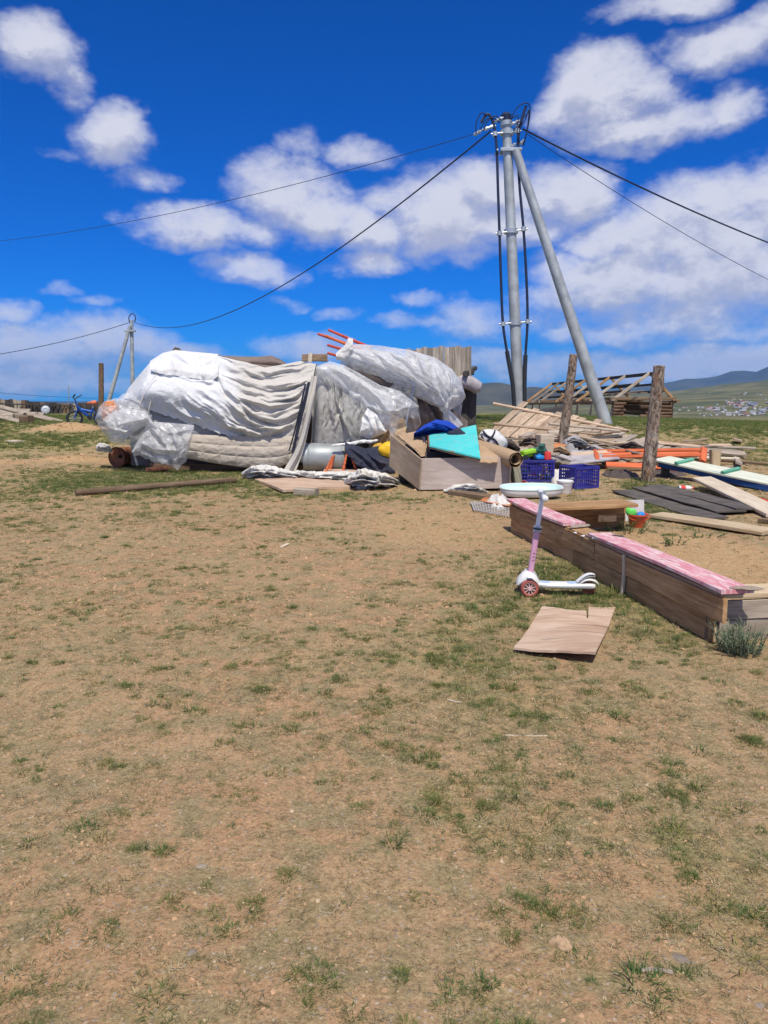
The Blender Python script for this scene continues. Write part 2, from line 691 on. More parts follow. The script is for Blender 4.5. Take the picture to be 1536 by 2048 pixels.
def drape(name, px0, px1, nx, nt, top, bot, Yf, bulge=None, folds=(), wr=.012, wrs=.05, seed=1., back=0.0, nb=14, edge=.0, lean=0.0, wrsx=None, hem=0.0, px1b=None, px0b=None):
    """a hanging cloth: its outline is read off the photograph at the real distance Yf,
    it bulges, folds and creases in depth, and (back > 0) runs over the top and down behind"""
    u = np.linspace(0, 1, nx)
    t = np.linspace(0, 1, nt)
    U, TT = np.meshgrid(u, t, indexing='ij')
    PR = px1 if px1b is None else px1b + (px1 - px1b) * TT
    PL = px0 if px0b is None else px0b + (px0 - px0b) * TT
    PX = PL + (PR - PL) * U
    tp = tab(top, PX)
    bt = tab(bot, PX)
    PY = bt + (tp - bt) * TT
    Y = np.full(PX.shape, float(Yf)) if not callable(Yf) else Yf(PX, TT)
    if bulge is not None:
        Y = Y - bulge(U, TT)
    ff = fold_field(PX, PY, folds) if folds else 0
    Y = Y - ff
    wx = wrs if wrsx is None else wrsx
    Y = Y - wr * fbm(PX * wx, PY * wrs, seed, 4, .55) * 2 - wr * .8 * crease(PX * wx * .7, PY * wrs * .7, seed + 9, 3)
    Y = Y + lean * TT
    if edge:
        e = np.maximum(sstep(.12, 0, U), sstep(.88, 1, U))
        Y = Y + edge * e ** 1.5
    if hem:
        PY = PY + hem * fbm(PX * .06, seed, 0, 3) * (1 - TT) ** 4 * 2
    a, b, c = ray_np(PX, PY)
    s = Y / b
    P = np.stack([a * s, Y, CAM_H + c * s], -1)
    if back > 0:
        last = P[:, -1, :]
        rows = []
        for k in range(1, nb + 1):
            an = math.pi / 2 * k / nb
            q = last.copy()
            zg = gz_base(last[:, 0], last[:, 1] + back)
            q[:, 1] = last[:, 1] + back * math.sin(an)
            q[:, 2] = zg + (last[:, 2] - zg) * math.cos(an) ** .8
            q[:, 2] += .03 * fbm(q[:, 0] * 2.5, q[:, 1] * 2.5, seed, 3)
            rows.append(q)
        P = np.concatenate([P, np.stack(rows, 1)], 1)
    return grid_mesh(name, P)


def heap(name, pts, h, n=46, seed=1., cs=6.0, amp=.5, flat=.35, base=None, edge_pow=.6, up=Vector((0, 0, 1))):
    """crumpled cloth lying on the ground inside the outline pts (world xy)"""
    P = np.array([(p[0], p[1]) for p in pts], float)
    c = P.mean(0)
    ang = np.arctan2(P[:, 1] - c[1], P[:, 0] - c[0])
    od = np.argsort(ang)
    ang, rad = ang[od], np.hypot(P[od, 0] - c[0], P[od, 1] - c[1])
    aa = np.concatenate([ang - 2 * np.pi, ang, ang + 2 * np.pi])
    rr = np.concatenate([rad, rad, rad])
    th = np.linspace(-np.pi, np.pi, n * 2, endpoint=False)
    R = np.interp(th, aa, rr)
    R = R * (1 + .10 * fbm(np.cos(th) * 3, np.sin(th) * 3, seed, 3) * 2)
    t = np.linspace(0, 1, n)
    TH_, TT = np.meshgrid(th, t, indexing='ij')
    X = c[0] + R[:, None] * TT * np.cos(TH_)
    Yy = c[1] + R[:, None] * TT * np.sin(TH_)
    prof = (1 - TT ** 2.5) ** edge_pow
    wx_ = X + .10 * fbm(X * cs * .5, Yy * cs * .5, seed + 5, 2)
    wy_ = Yy + .10 * fbm(X * cs * .5, Yy * cs * .5, seed + 8, 2)
    cr = np.clip(1 - 2.6 * np.abs(pn(wx_ * cs * .55, wy_ * cs * .8, seed)), 0, 1) ** 1.3 * .6 + np.clip(1 - 2.4 * np.abs(pn(wx_ * cs * 1.3, wy_ * cs * 1.1, seed + 2)), 0, 1) ** 1.2 * .4
    lo = fbm(X * cs * .3, Yy * cs * .3, seed + 3, 2)
    Z = h * prof * (flat * .6 + amp * cr + .7 * lo)
    Z = np.maximum(Z, .004 + 0 * Z)
    Z = Z + (gz_base(X, Yy) + gz_fine(X, Yy) if base is None else base)
    Z[:, -1] -= .01
    return grid_mesh(name, np.stack([X, Yy, Z], -1), True, True)


# ---------------------------------------------------------------- materials
MATS = {}


def bsdf_mat(name):
    m = bpy.data.materials.new(name)
    m.use_nodes = True
    t = m.node_tree
    t.nodes.clear()
    n = NT(t)
    out = n('ShaderNodeOutputMaterial')
    p = n('ShaderNodeBsdfPrincipled')
    t.links.new(p.outputs[0], out.inputs[0])
    MATS[name] = m
    return m, n, p, out


def simple(name, c, rough=.7, metal=0.0, var=.18, vs_=6.0, bump=.15, bs=40.0, dirt=.0, dirtc=(.16, .11, .07), spec=.4, sss=0, per=0.0, gen=False):
    m, n, p, out = bsdf_mat(name)
    tc_ = n('ShaderNodeTexCoord')
    co = tc_.outputs['Generated' if gen else 'Object']
    oi = n('ShaderNodeObjectInfo')
    co = n.vmath('ADD', co, n.vmath('MULTIPLY', n('ShaderNodeCombineXYZ', {0: oi.outputs['Random'], 1: oi.outputs['Random'], 2: oi.outputs['Random']}).outputs[0], (13.1, 7.7, 5.3)))
    nz = n('ShaderNodeTexNoise', {'Vector': co, 'Scale': vs_, 'Detail': 5.0, 'Roughness': .6})
    f = n.smooth(nz.outputs[0], .3, .7)
    c1 = tuple(x * (1 - var) for x in c)
    c2 = tuple(min(.95, x * (1 + var)) for x in c)
    cc = n.mix(f, c1, c2)
    if dirt:
        nd = n('ShaderNodeTexNoise', {'Vector': co, 'Scale': vs_ * .6, 'Detail': 8.0, 'Roughness': .7})
        cc = n.mix(n.math('MULTIPLY', n.smooth(nd.outputs[0], .5, .72), dirt), cc, dirtc)
    if per:
        hv = n('ShaderNodeHueSaturation', {'Value': n.math('MULTIPLY_ADD', oi.outputs['Random'], per * 2, 1 - per), 'Color': cc})
        cc = hv.outputs[0]
    n.l.new(cc, p.inputs['Base Color'])
    p.inputs['Roughness'].default_value = rough
    p.inputs['Metallic'].default_value = metal
    p.inputs['Specular IOR Level'].default_value = spec
    if bump:
        nb_ = n('ShaderNodeTexNoise', {'Vector': co, 'Scale': bs, 'Detail': 4.0, 'Roughness': .6})
        bp = n('ShaderNodeBump', {'Height': nb_.outputs[0], 'Strength': bump, 'Distance': .01})
        n.l.new(bp.outputs[0], p.inputs['Normal'])
    return m


def wood(name, c1, c2, grain=26.0, rough=.8, bump=.35, per=.22, wear=None, wearc=(.4, .36, .32), cracks=.5):
    """grain runs along the object's local X"""
    m, n, p, out = bsdf_mat(name)
    tc_ = n('ShaderNodeTexCoord')
    oi = n('ShaderNodeObjectInfo')
    rv = n('ShaderNodeCombineXYZ', {0: oi.outputs['Random'], 1: oi.outputs['Random'], 2: oi.outputs['Random']})
    co = n.vmath('ADD', tc_.outputs['Object'], n.vmath('MULTIPLY', rv.outputs[0], (31., 17., 9.)))
    gr = n('ShaderNodeTexNoise', {'Vector': n.vmath('MULTIPLY', co, (2.4, grain, grain)), 'Scale': 1.0, 'Detail': 7.0, 'Roughness': .7, 'Distortion': .5})
    lg = n('ShaderNodeTexNoise', {'Vector': n.vmath('MULTIPLY', co, (1.5, 5., 5.)), 'Scale': 1.4, 'Detail': 4.0, 'Roughness': .6})
    fac = n.math('ADD', n.math('MULTIPLY', gr.outputs[0], .65), n.math('MULTIPLY', lg.outputs[0], .35))
    cc = n.mix(n.smooth(fac, .36, .64), c1, c2)
    ck = n('ShaderNodeTexNoise', {'Vector': n.vmath('MULTIPLY', co, (2.2, grain * 2.2, grain * 2.2)), 'Scale': 1.0, 'Detail': 2.0})
    cc = n.mix(n.math('MULTIPLY', n.smooth(ck.outputs[0], .60, .72), cracks), cc, tuple(x * .3 for x in c1))
    if wear:
        wn = n('ShaderNodeTexNoise', {'Vector': n.vmath('MULTIPLY', co, (3., 9., 9.)), 'Scale': 1.6, 'Detail': 7.0, 'Roughness': .7})
        cc = n.mix(n.smooth(wn.outputs[0], 1 - wear, 1 - wear + .12), cc, wearc)
    hv = n('ShaderNodeHueSaturation', {'Value': n.math('MULTIPLY_ADD', oi.outputs['Random'], per * 2, 1 - per), 'Color': cc})
    n.l.new(hv.outputs[0], p.inputs['Base Color'])
    p.inputs['Roughness'].default_value = rough
    p.inputs['Specular IOR Level'].default_value = .25
    bp = n('ShaderNodeBump', {'Height': fac, 'Strength': bump, 'Distance': .012})
    n.l.new(bp.outputs[0], p.inputs['Normal'])
    return m


def cloth(name, c, rough=.85, trans=.15, var=.1, dirt=.25, dirtc=(.36, .29, .22), bump=.25, bs=14.0, sheen=0.0, dscale=1.6):
    m, n, p, out = bsdf_mat(name)
    tc_ = n('ShaderNodeTexCoord')
    co = tc_.outputs['Object']
    nz = n('ShaderNodeTexNoise', {'Vector': co, 'Scale': 2.5, 'Detail': 6.0, 'Roughness': .6})
    cc = n.mix(n.smooth(nz.outputs[0], .3, .7), tuple(x * (1 - var) for x in c), tuple(min(.93, x * (1 + var)) for x in c))
    nd = n('ShaderNodeTexNoise', {'Vector': co, 'Scale': dscale, 'Detail': 9.0, 'Roughness': .68})
    cc = n.mix(n.math('MULTIPLY', n.smooth(nd.outputs[0], .48, .74), dirt), cc, dirtc)
    n.l.new(cc, p.inputs['Base Color'])
    p.inputs['Roughness'].default_value = rough
    p.inputs['Specular IOR Level'].default_value = .2
    nb_ = n('ShaderNodeTexNoise', {'Vector': co, 'Scale': bs, 'Detail': 5.0, 'Roughness': .6, 'Distortion': .8})
    bp = n('ShaderNodeBump', {'Height': nb_.outputs[0], 'Strength': bump, 'Distance': .03})
    n.l.new(bp.outputs[0], p.inputs['Normal'])
    if trans:
        tr = n('ShaderNodeBsdfTranslucent', {'Color': cc})
        mx = n('ShaderNodeMixShader', {0: trans, 1: p.outputs[0], 2: tr.outputs[0]})
        n.l.new(mx.outputs[0], out.inputs[0])
    return m


def film(name, c=(.85, .87, .9), dens=.45, rough=.28, bs=6.0):
    """cloudy polythene sheet"""
    m, n, p, out = bsdf_mat(name)
    tc_ = n('ShaderNodeTexCoord')
    co = tc_.outputs['Object']
    nz = n('ShaderNodeTexNoise', {'Vector': co, 'Scale': 4.0, 'Detail': 7.0, 'Roughness': .65, 'Distortion': 1.2})
    p.inputs['Base Color'].default_value = (*c, 1)
    p.inputs['Roughness'].default_value = rough
    p.inputs['Specular IOR Level'].default_value = .6
    nb_ = n('ShaderNodeTexNoise', {'Vector': n.vmath('MULTIPLY', co, (1., 1., .6)), 'Scale': bs, 'Detail': 3.0, 'Roughness': .5, 'Distortion': 1.2})
    bp = n('ShaderNodeBump', {'Height': nb_.outputs[0], 'Strength': .3, 'Distance': .03})
    n.l.new(bp.outputs[0], p.inputs['Normal'])
    tl = n('ShaderNodeBsdfTranslucent', {'Color': (*c, 1)})
    mx0 = n('ShaderNodeMixShader', {0: .35, 1: p.outputs[0], 2: tl.outputs[0]})
    tr = n('ShaderNodeBsdfTransparent', {'Color': (.97, .98, 1, 1)})
    fac = n.smooth(nz.outputs[0], .28, .72, max(0, dens - .22), min(1, dens + .28))
    mx = n('ShaderNodeMixShader', {0: fac, 1: tr.outputs[0], 2: mx0.outputs[0]})
    n.l.new(mx.outputs[0], out.inputs[0])
    return m


wood('grey_wood', (.25, .20, .15), (.47, .40, .32), wear=.3, wearc=(.52, .46, .39))
wood('tan_wood', (.32, .225, .15), (.52, .40, .29), per=.28, wear=.25, wearc=(.47, .41, .36))
wood('pale_wood', (.50, .41, .30), (.66, .57, .44), per=.12, cracks=.25)
wood('brown_wood', (.13, .085, .05), (.26, .18, .115), per=.2)
wood('planter_wood', (.27, .145, .06), (.50, .31, .155), per=.12, wear=.26, wearc=(.56, .38, .2))
wood('dark_wood', (.045, .04, .036), (.10, .088, .078), per=.2, bump=.4)
wood('slab_wood', (.24, .195, .15), (.45, .39, .315), per=.3, wear=.25, wearc=(.40, .27, .18))
wood('log_wood', (.09, .055, .035), (.20, .125, .08), per=.25)
wood('plywood', (.43, .285, .195), (.60, .45, .335), grain=11., per=.04, wear=.38, wearc=(.66, .53, .38), cracks=.5)
wood('box_board', (.40, .325, .285), (.53, .45, .40), grain=14., per=.03, cracks=.2)
wood('box_end', (.34, .25, .17), (.46, .35, .25), grain=14., per=.03, cracks=.2)
wood('ochre_wood', (.42, .31, .18), (.60, .48, .32), per=.08, cracks=.2)
wood('dead_log', (.15, .14, .10), (.30, .29, .22), grain=14., bump=.8)
wood('blue_paint_wood', (.015, .05, .17), (.03, .10, .30), per=0, wear=.2, wearc=(.25, .27, .27))
wood('cream_paint', (.55, .58, .46), (.70, .72, .60), per=0, wear=.26, wearc=(.42, .36, .27))
wood('green_paint_wood', (.08, .30, .20), (.16, .42, .30), per=.05)
wood('orange_paint_wood', (.52, .11, .04), (.66, .17, .07), per=.12, wear=.30, wearc=(.40, .22, .14), cracks=.4)
wood('red_paint_wood', (.44, .055, .03), (.60, .10, .05), per=.1, cracks=.2)


def bark_mat():
    m, n, p, out = bsdf_mat('bark_wood')
    co = n('ShaderNodeTexCoord').outputs['Object']
    v = n('ShaderNodeTexNoise', {'Vector': n.vmath('MULTIPLY', co, (9., 22., 22.)), 'Scale': 1.0, 'Detail': 5.0, 'Roughness': .65, 'Distortion': 1.0})
    w = n('ShaderNodeTexNoise', {'Vector': n.vmath('MULTIPLY', co, (3.5, 9., 9.)), 'Scale': 1.0, 'Detail': 4.0, 'Roughness': .6})
    c = n.mix(n.smooth(v.outputs[0], .36, .62), (.085, .06, .045), (.37, .285, .215))
    c = n.mix(n.math('MULTIPLY', n.smooth(w.outputs[0], .54, .66), .7), c, (.42, .36, .31))
    c = n.mix(n.math('MULTIPLY', n.smooth(w.outputs[0], .44, .32), .6), c, (.30, .15, .085))
    n.l.new(c, p.inputs['Base Color'])
    p.inputs['Roughness'].default_value = .9
    p.inputs['Specular IOR Level'].default_value = .15
    bp = n('ShaderNodeBump', {'Height': v.outputs[0], 'Strength': 1.0, 'Distance': .03})
    n.l.new(bp.outputs[0], p.inputs['Normal'])


bark_mat()


def pink_mat():
    m, n, p, out = bsdf_mat('pink_paint')
    tc_ = n('ShaderNodeTexCoord')
    co = tc_.outputs['Object']
    rot = n('ShaderNodeMapping', {'Vector': co, 'Rotation': (0, 0, .75), 'Scale': (1., 7.5, 1.)})
    s = n('ShaderNodeTexNoise', {'Vector': rot.outputs[0], 'Scale': 5.2, 'Detail': 8.0, 'Roughness': .68, 'Distortion': .4})
    cc = n.mix(n.smooth(s.outputs[0], .44, .62), (.62, .235, .27), (.74, .60, .58))
    w = n('ShaderNodeTexNoise', {'Vector': co, 'Scale': 10., 'Detail': 7.0, 'Roughness': .7})
    cc = n.mix(n.smooth(w.outputs[0], .62, .70), cc, (.30, .22, .18))
    n.l.new(cc, p.inputs['Base Color'])
    p.inputs['Roughness'].default_value = .6
    bp = n('ShaderNodeBump', {'Height': s.outputs[0], 'Strength': .2, 'Distance': .01})
    n.l.new(bp.outputs[0], p.inputs['Normal'])
    return m


pink_mat()


def teal_mat():
    m, n, p, out = bsdf_mat('teal_paint')
    tc_ = n('ShaderNodeTexCoord')
    co = tc_.outputs['Object']
    s = n('ShaderNodeTexNoise', {'Vector': n.vmath('MULTIPLY', co, (3., 9., 3.)), 'Scale': 2.2, 'Detail': 8.0, 'Roughness': .65})
    cc = n.mix(n.smooth(s.outputs[0], .3, .7), (.05, .50, .50), (.10, .62, .60))
    cc = n.mix(n.smooth(s.outputs[0], .60, .66), cc, (.32, .26, .19))
    d_ = n('ShaderNodeTexNoise', {'Vector': co, 'Scale': 4., 'Detail': 8.0, 'Roughness': .7})
    cc = n.mix(n.math('MULTIPLY', n.smooth(d_.outputs[0], .45, .7), .35), cc, (.30, .42, .38))
    n.l.new(cc, p.inputs['Base Color'])
    p.inputs['Roughness'].default_value = .55
    bp = n('ShaderNodeBump', {'Height': s.outputs[0], 'Strength': .15, 'Distance': .01})
    n.l.new(bp.outputs[0], p.inputs['Normal'])


teal_mat()
cloth('white_canvas', (.74, .74, .73), trans=.1, dirt=.14)
cloth('worn_canvas', (.60, .57, .52), trans=.1, dirt=.35, dscale=2.2)
cloth('grey_canvas', (.47, .46, .43), trans=.12, dirt=.2)
cloth('quilt_cloth', (.50, .44, .37), trans=.05, dirt=.4, dirtc=(.30, .18, .11))
cloth('felt_brown', (.20, .155, .135), trans=0, dirt=.4, dirtc=(.10, .08, .07))
cloth('felt_grey', (.33, .33, .34), trans=0, dirt=.3, dirtc=(.2, .2, .2))
cloth('white_cloth', (.70, .68, .64), trans=.1, dirt=.25, dscale=5.)
cloth('blue_cloth', (.012, .05, .34), trans=0, dirt=0, var=.3)
cloth('navy_cloth', (.035, .04, .065), trans=0, dirt=.1)
cloth('grey_rag', (.38, .37, .37), trans=.05, dirt=.4, dirtc=(.25, .22, .2))
cloth('dark_rag', (.09, .07, .065), trans=0, dirt=.4, dirtc=(.2, .16, .14))
cloth('cardboard', (.42, .29, .18), trans=0, dirt=.2, bump=.1)
cloth('stained_canvas', (.50, .36, .22), trans=.1, dirt=.5, dirtc=(.30, .24, .18))
film('plastic_film', dens=.50)
film('clear_film', (.82, .83, .84), dens=.46, rough=.25)
film('haze_film', (.80, .80, .80), dens=.62, rough=.28)
simple('galvanised', (.46, .49, .51), .5, .55, .18, 3., .12, 14., dirt=.15, dirtc=(.3, .3, .29))
simple('pole_steel', (.41, .43, .43), .55, .3, .22, 2.4, .1, 20., dirt=.3, dirtc=(.27, .28, .29))
simple('tank_metal', (.36, .39, .40), .5, .35, .16, 2.2, .12, 9., dirt=.3, dirtc=(.22, .23, .22))
simple('black_rubber', (.022, .026, .034), .6, 0, .2, 8, .1)
simple('cable_blue', (.016, .026, .06), .5, 0, .2, 8, 0)
simple('crate_plastic', (.03, .03, .25), .5, 0, .2, 4, .05, dirt=.35, dirtc=(.12, .11, .17))
simple('white_plastic', (.78, .78, .77), .4, 0, .06, 5, .05, dirt=.18, dirtc=(.45, .40, .34))
simple('mint_plastic', (.52, .70, .66), .35, 0, .05, 5, .0)
simple('pink_metal', (.68, .36, .50), .4, .1, .06, 6, 0, dirt=.12)
simple('wheel_red', (.36, .09, .07), .55, 0, .2, 8, .1)
simple('hub_pink', (.66, .44, .42), .5, 0, .1, 8, 0)
simple('pale_blue_plastic', (.42, .56, .74), .4, 0, .1, 9, 0)
simple('rust', (.25, .10, .055), .85, .15, .35, 7, .4, 40., dirt=.5, dirtc=(.36, .19, .11))
simple('rust_plate', (.50, .19, .07), .85, .0, .3, 6, .3)
simple('yellow_plastic', (.80, .48, .02), .5, 0, .12, 5, .1)
simple('ochre_cloth', (.55, .33, .05), .8, 0, .2, 5, .2)
simple('lime_plastic', (.32, .62, .03), .45, 0, .12, 6, 0)
simple('toy_green', (.04, .13, .10), .5, 0, .2, 6, 0)
simple('toy_blue', (.02, .25, .65), .45, 0, .1, 6, 0)
simple('toy_red', (.70, .06, .05), .45, 0, .1, 6, 0)
simple('toy_orange', (.62, .11, .05), .5, 0, .12, 6, 0)
simple('leaf_green_plastic', (.14, .72, .12), .45, 0, .1, 6, 0)
simple('bike_blue', (.01, .075, .32), .3, .2, .1, 6, 0)
simple('saddle_orange', (.55, .16, .07), .6, 0, .15, 6, .1)
simple('grey_sheet', (.40, .37, .36), .8, 0, .15, 4, .2, dirt=.4)
simple('lilac_sheet', (.40, .37, .38), .8, 0, .16, 5, .3, dirt=.45, dirtc=(.24, .21, .2))
simple('asphalt_felt', (.105, .090, .078), .9, 0, .3, 5, .5, 60., dirt=.4, dirtc=(.13, .115, .10))
simple('stone', (.33, .27, .215), .9, 0, .25, 18, .5, 70., per=.2)
simple('wire_white', (.62, .60, .58), .5, .4, .1, 6, 0)
simple('plaster_grey', (.40, .40, .36), .85, .1, .2, 6, .3, dirt=.3)
simple('copper_stuff', (.60, .24, .10), .6, .1, .35, 9, .5, 20.)
simple('dark_hole', (.015, .013, .012), .9, 0, .1, 4, 0)
# ---------------------------------------------------------------- ground cover map (world metres)
def world_blob(px, py, rx, ry, a):
    c = G(px, py)
    k = ppm(c.y)
    far = G(px, max(py - ry, 846)) if py > 860 else None
    near = G(px, py + ry)
    ryw = max(abs(near.y - c.y), (abs(far.y - c.y) if far else 0) * .7, .15)
    return (c.x, c.y, rx / k, ryw, a)


GREEN = [world_blob(*b) for b in [
    (300, 960, 230, 30, 1.2), (90, 882, 150, 26, 1.0), (560, 985, 90, 14, .6), (1120, 1150, 90, 45, .85), (1190, 1200, 90, 45, .75),
    (1000, 1190, 110, 70, .5), (1330, 1270, 130, 70, .6), (950, 1330, 220, 120, .32), (1430, 885, 170, 40, .5), (935, 872, 60, 25, .8),
    (1300, 975, 70, 22, .8), (700, 992, 110, 12, .5), (1150, 1400, 300, 150, .28), (1330, 1560, 250, 160, .25), (1010, 1690, 150, 80, .35),
    (1190, 1005, 60, 20, .45), (1390, 1700, 160, 110, .25), (240, 1590, 90, 60, .3), (880, 1590, 60, 50, .5), (1310, 1020, 60, 26, .7),
    (340, 1950, 90, 60, .3), (1250, 1050, 40, 14, .6), (1235, 1185, 60, 40, .95), (1050, 1130, 60, 30, .6)]]
BARE = [world_blob(*b) for b in [
    (1400, 1110, 190, 75, 1.0), (870, 1050, 190, 60, .7),
    (560, 1080, 300, 80, .35), (1330, 1085, 160, 30, .9), (150, 1900, 140, 110, .3), (850, 1830, 130, 70, .35)]]


BARE += [(-8.6, 21.2, 1.25, .75, 1.0), (-6.0, 14.9, .9, .5, .9), (-8.0, 14.5, 1.5, .5, .85)]


def cover(x, y):
    x = np.asarray(x, float)
    y = np.asarray(y, float)
    g_ = np.zeros_like(x)
    for (cx, cy, rx, ry, a) in GREEN:
        g_ = np.maximum(g_, a * np.exp(-(((x - cx) / rx) ** 2 + ((y - cy) / ry) ** 2)))
    b_ = np.zeros_like(x)
    for (cx, cy, rx, ry, a) in BARE:
        b_ = np.maximum(b_, a * np.exp(-(((x - cx) / rx) ** 2 + ((y - cy) / ry) ** 2) ** 2))
    g_ = np.maximum(g_, .62 * sstep(15.5, 21, y))
    n_ = fbm(x * .9, y * .9, 2.2, 3) * 1.1 + fbm(x * 3.3, y * 3.3, 5.5, 3) * .7
    g_ = g_ + .17 + .42 * n_
    g_ = g_ * (1 - b_)
    return np.clip(g_, 0, 1), b_


# ---------------------------------------------------------------- ground sheet
ys = np.concatenate([np.linspace(-8, 1.0, 14), 1.0 + np.geomspace(.012, 11, 560) , np.geomspace(12.1, 70, 200), np.geomspace(72, 5200, 120)])
us = np.linspace(-1, 1, 460)
Yg, Ug = np.meshgrid(ys, us, indexing='ij')
Xg = Ug * (2.6 + .80 * np.maximum(Yg, 0))
Zg = gz_base(Xg, Yg) + gz_fine(Xg, Yg) * (Yg < 60)
gm = grid_mesh('ground', np.stack([Xg, Yg, Zg], -1).transpose(1, 0, 2))
cg, cb = cover(Xg.T.reshape(-1), Yg.T.reshape(-1))
at_ = gm.attributes.new('green', 'FLOAT', 'POINT')
at_.data.foreach_set('value', cg.astype(np.float32))
at_ = gm.attributes.new('bare', 'FLOAT', 'POINT')
at_.data.foreach_set('value', cb.astype(np.float32))


def ground_mat():
    m, n, p, out = bsdf_mat('soil')
    tc_ = n('ShaderNodeTexCoord')
    co = tc_.outputs['Object']
    ag = n('ShaderNodeAttribute', attribute_name='green')
    ab = n('ShaderNodeAttribute', attribute_name='bare')
    big = n('ShaderNodeTexNoise', {'Vector': co, 'Scale': .9, 'Detail': 6.0, 'Roughness': .6})
    mid = n('ShaderNodeTexNoise', {'Vector': co, 'Scale': 5.5, 'Detail': 7.0, 'Roughness': .65})
    fine = n('ShaderNodeTexNoise', {'Vector': co, 'Scale': 75., 'Detail': 6.0, 'Roughness': .7})
    spk = n('ShaderNodeTexVoronoi', {'Vector': co, 'Scale': 62., 'Randomness': 1.0})
    spk2 = n('ShaderNodeTexVoronoi', {'Vector': co, 'Scale': 150., 'Randomness': 1.0})
    red = (.435, .260, .142)
    tan = (.41, .28, .152)
    greyt = (.30, .235, .124)
    c = n.mix(n.smooth(big.outputs[0], .40, .62), red, tan)
    c = n.mix(n.smooth(mid.outputs[0], .43, .62), c, greyt)
    sandc = n.mix(n.smooth(mid.outputs[0], .3, .7), (.47, .285, .135), (.56, .37, .19))
    c = n.mix(n.math('MULTIPLY', n.smooth(ab.outputs['Fac'], .3, .9), .75), c, sandc)
    c = n.mix(n.math('MULTIPLY', n.smooth(fine.outputs[0], .50, .66), .55), c, (.58, .44, .25))
    c = n.mix(n.math('MULTIPLY', n.smooth(fine.outputs[0], .47, .35), .8), c, (.19, .13, .07))  # dark specks in the low spots paint tiny shadows between the crumbs
    blot = n('ShaderNodeTexNoise', {'Vector': co, 'Scale': 21., 'Detail': 5.0, 'Roughness': .7})
    c = n.mix(n.math('MULTIPLY', n.smooth(blot.outputs[0], .53, .64), .6), c, (.20, .165, .075))
    # grit of mixed colours
    gs = n('ShaderNodeSeparateColor', {0: spk.outputs['Color']})
    isg = n.math('GREATER_THAN', gs.outputs[0], .80)
    edge = n.smooth(spk.outputs['Distance'], .42, .24)
    gritc = n.mix(gs.outputs[1], (.22, .17, .13), (.52, .43, .34))
    c = n.mix(n.math('MULTIPLY', n.math('MULTIPLY', isg, edge), .8), c, gritc)
    gs2 = n('ShaderNodeSeparateColor', {0: spk2.outputs['Color']})
    isg2 = n.math('GREATER_THAN', gs2.outputs[0], .72)
    edge2 = n.smooth(spk2.outputs['Distance'], .45, .2)
    gritc2 = n.mix(gs2.outputs[1], (.10, .07, .045), (.50, .40, .29))
    c = n.mix(n.math('MULTIPLY', n.math('MULTIPLY', isg2, edge2), .7), c, gritc2)
    # thin dry turf between the tufts
    turf = n.mix(n.smooth(fine.outputs[0], .35, .65), (.19, .175, .058), (.38, .335, .14))
    c = n.mix(n.math('MULTIPLY', n.smooth(ag.outputs['Fac'], .15, .85), .62), c, turf)
    # far steppe: closed pale green turf
    pos = n('ShaderNodeSeparateXYZ', {0: co})
    fy = n.smooth(pos.outputs[1], 16., 60.)
    fn = n('ShaderNodeTexNoise', {'Vector': co, 'Scale': .006, 'Detail': 7.0, 'Roughness': .6})
    fcol = n.mix(n.smooth(fn.outputs[0], .35, .65), (.155, .155, .052), (.30, .26, .105))
    ffar = n.mix(n.smooth(fn.outputs[0], .38, .62), (.085, .095, .04), (.18, .165, .075))
    fcol = n.mix(n.smooth(pos.outputs[1], 120., 700.), fcol, ffar)
    c = n.mix(fy, c, fcol)
    n.l.new(c, p.inputs['Base Color'])
    p.inputs['Roughness'].default_value = .95
    p.inputs['Specular IOR Level'].default_value = .12
    h = n.math('ADD', n.math('MULTIPLY', fine.outputs[0], .8), n.math('MULTIPLY', n.math('MULTIPLY', isg, edge), .12))
    h = n.math('ADD', h, n.math('MULTIPLY', n.math('MULTIPLY', isg2, edge2), .06))
    h = n.math('ADD', h, n.math('MULTIPLY', blot.outputs[0], .9))
    bp = n('ShaderNodeBump', {'Height': h, 'Strength': .8, 'Distance': .016})
    n.l.new(bp.outputs[0], p.inputs['Normal'])
    return m


ground_mat()
put('ground', gm, MATS['soil'], kind='structure')


# ---------------------------------------------------------------- far hills
def hill_mat(name, c1, c2, sc):
    m, n, p, out = bsdf_mat(name)
    co = n('ShaderNodeTexCoord').outputs['Object']
    a = n('ShaderNodeTexNoise', {'Vector': co, 'Scale': sc, 'Detail': 8.0, 'Roughness': .6})
    n.l.new(n.mix(n.smooth(a.outputs[0], .35, .65), c1, c2), p.inputs['Base Color'])
    p.inputs['Roughness'].default_value = .95
    p.inputs['Specular IOR Level'].default_value = .05


hill_mat('steppe_hill', (.062, .064, .050), (.10, .10, .068), .003)  # cloud shadow over the hill is put into its dark colour
hill_mat('mountain', (.045, .06, .058), (.08, .092, .075), .0016)


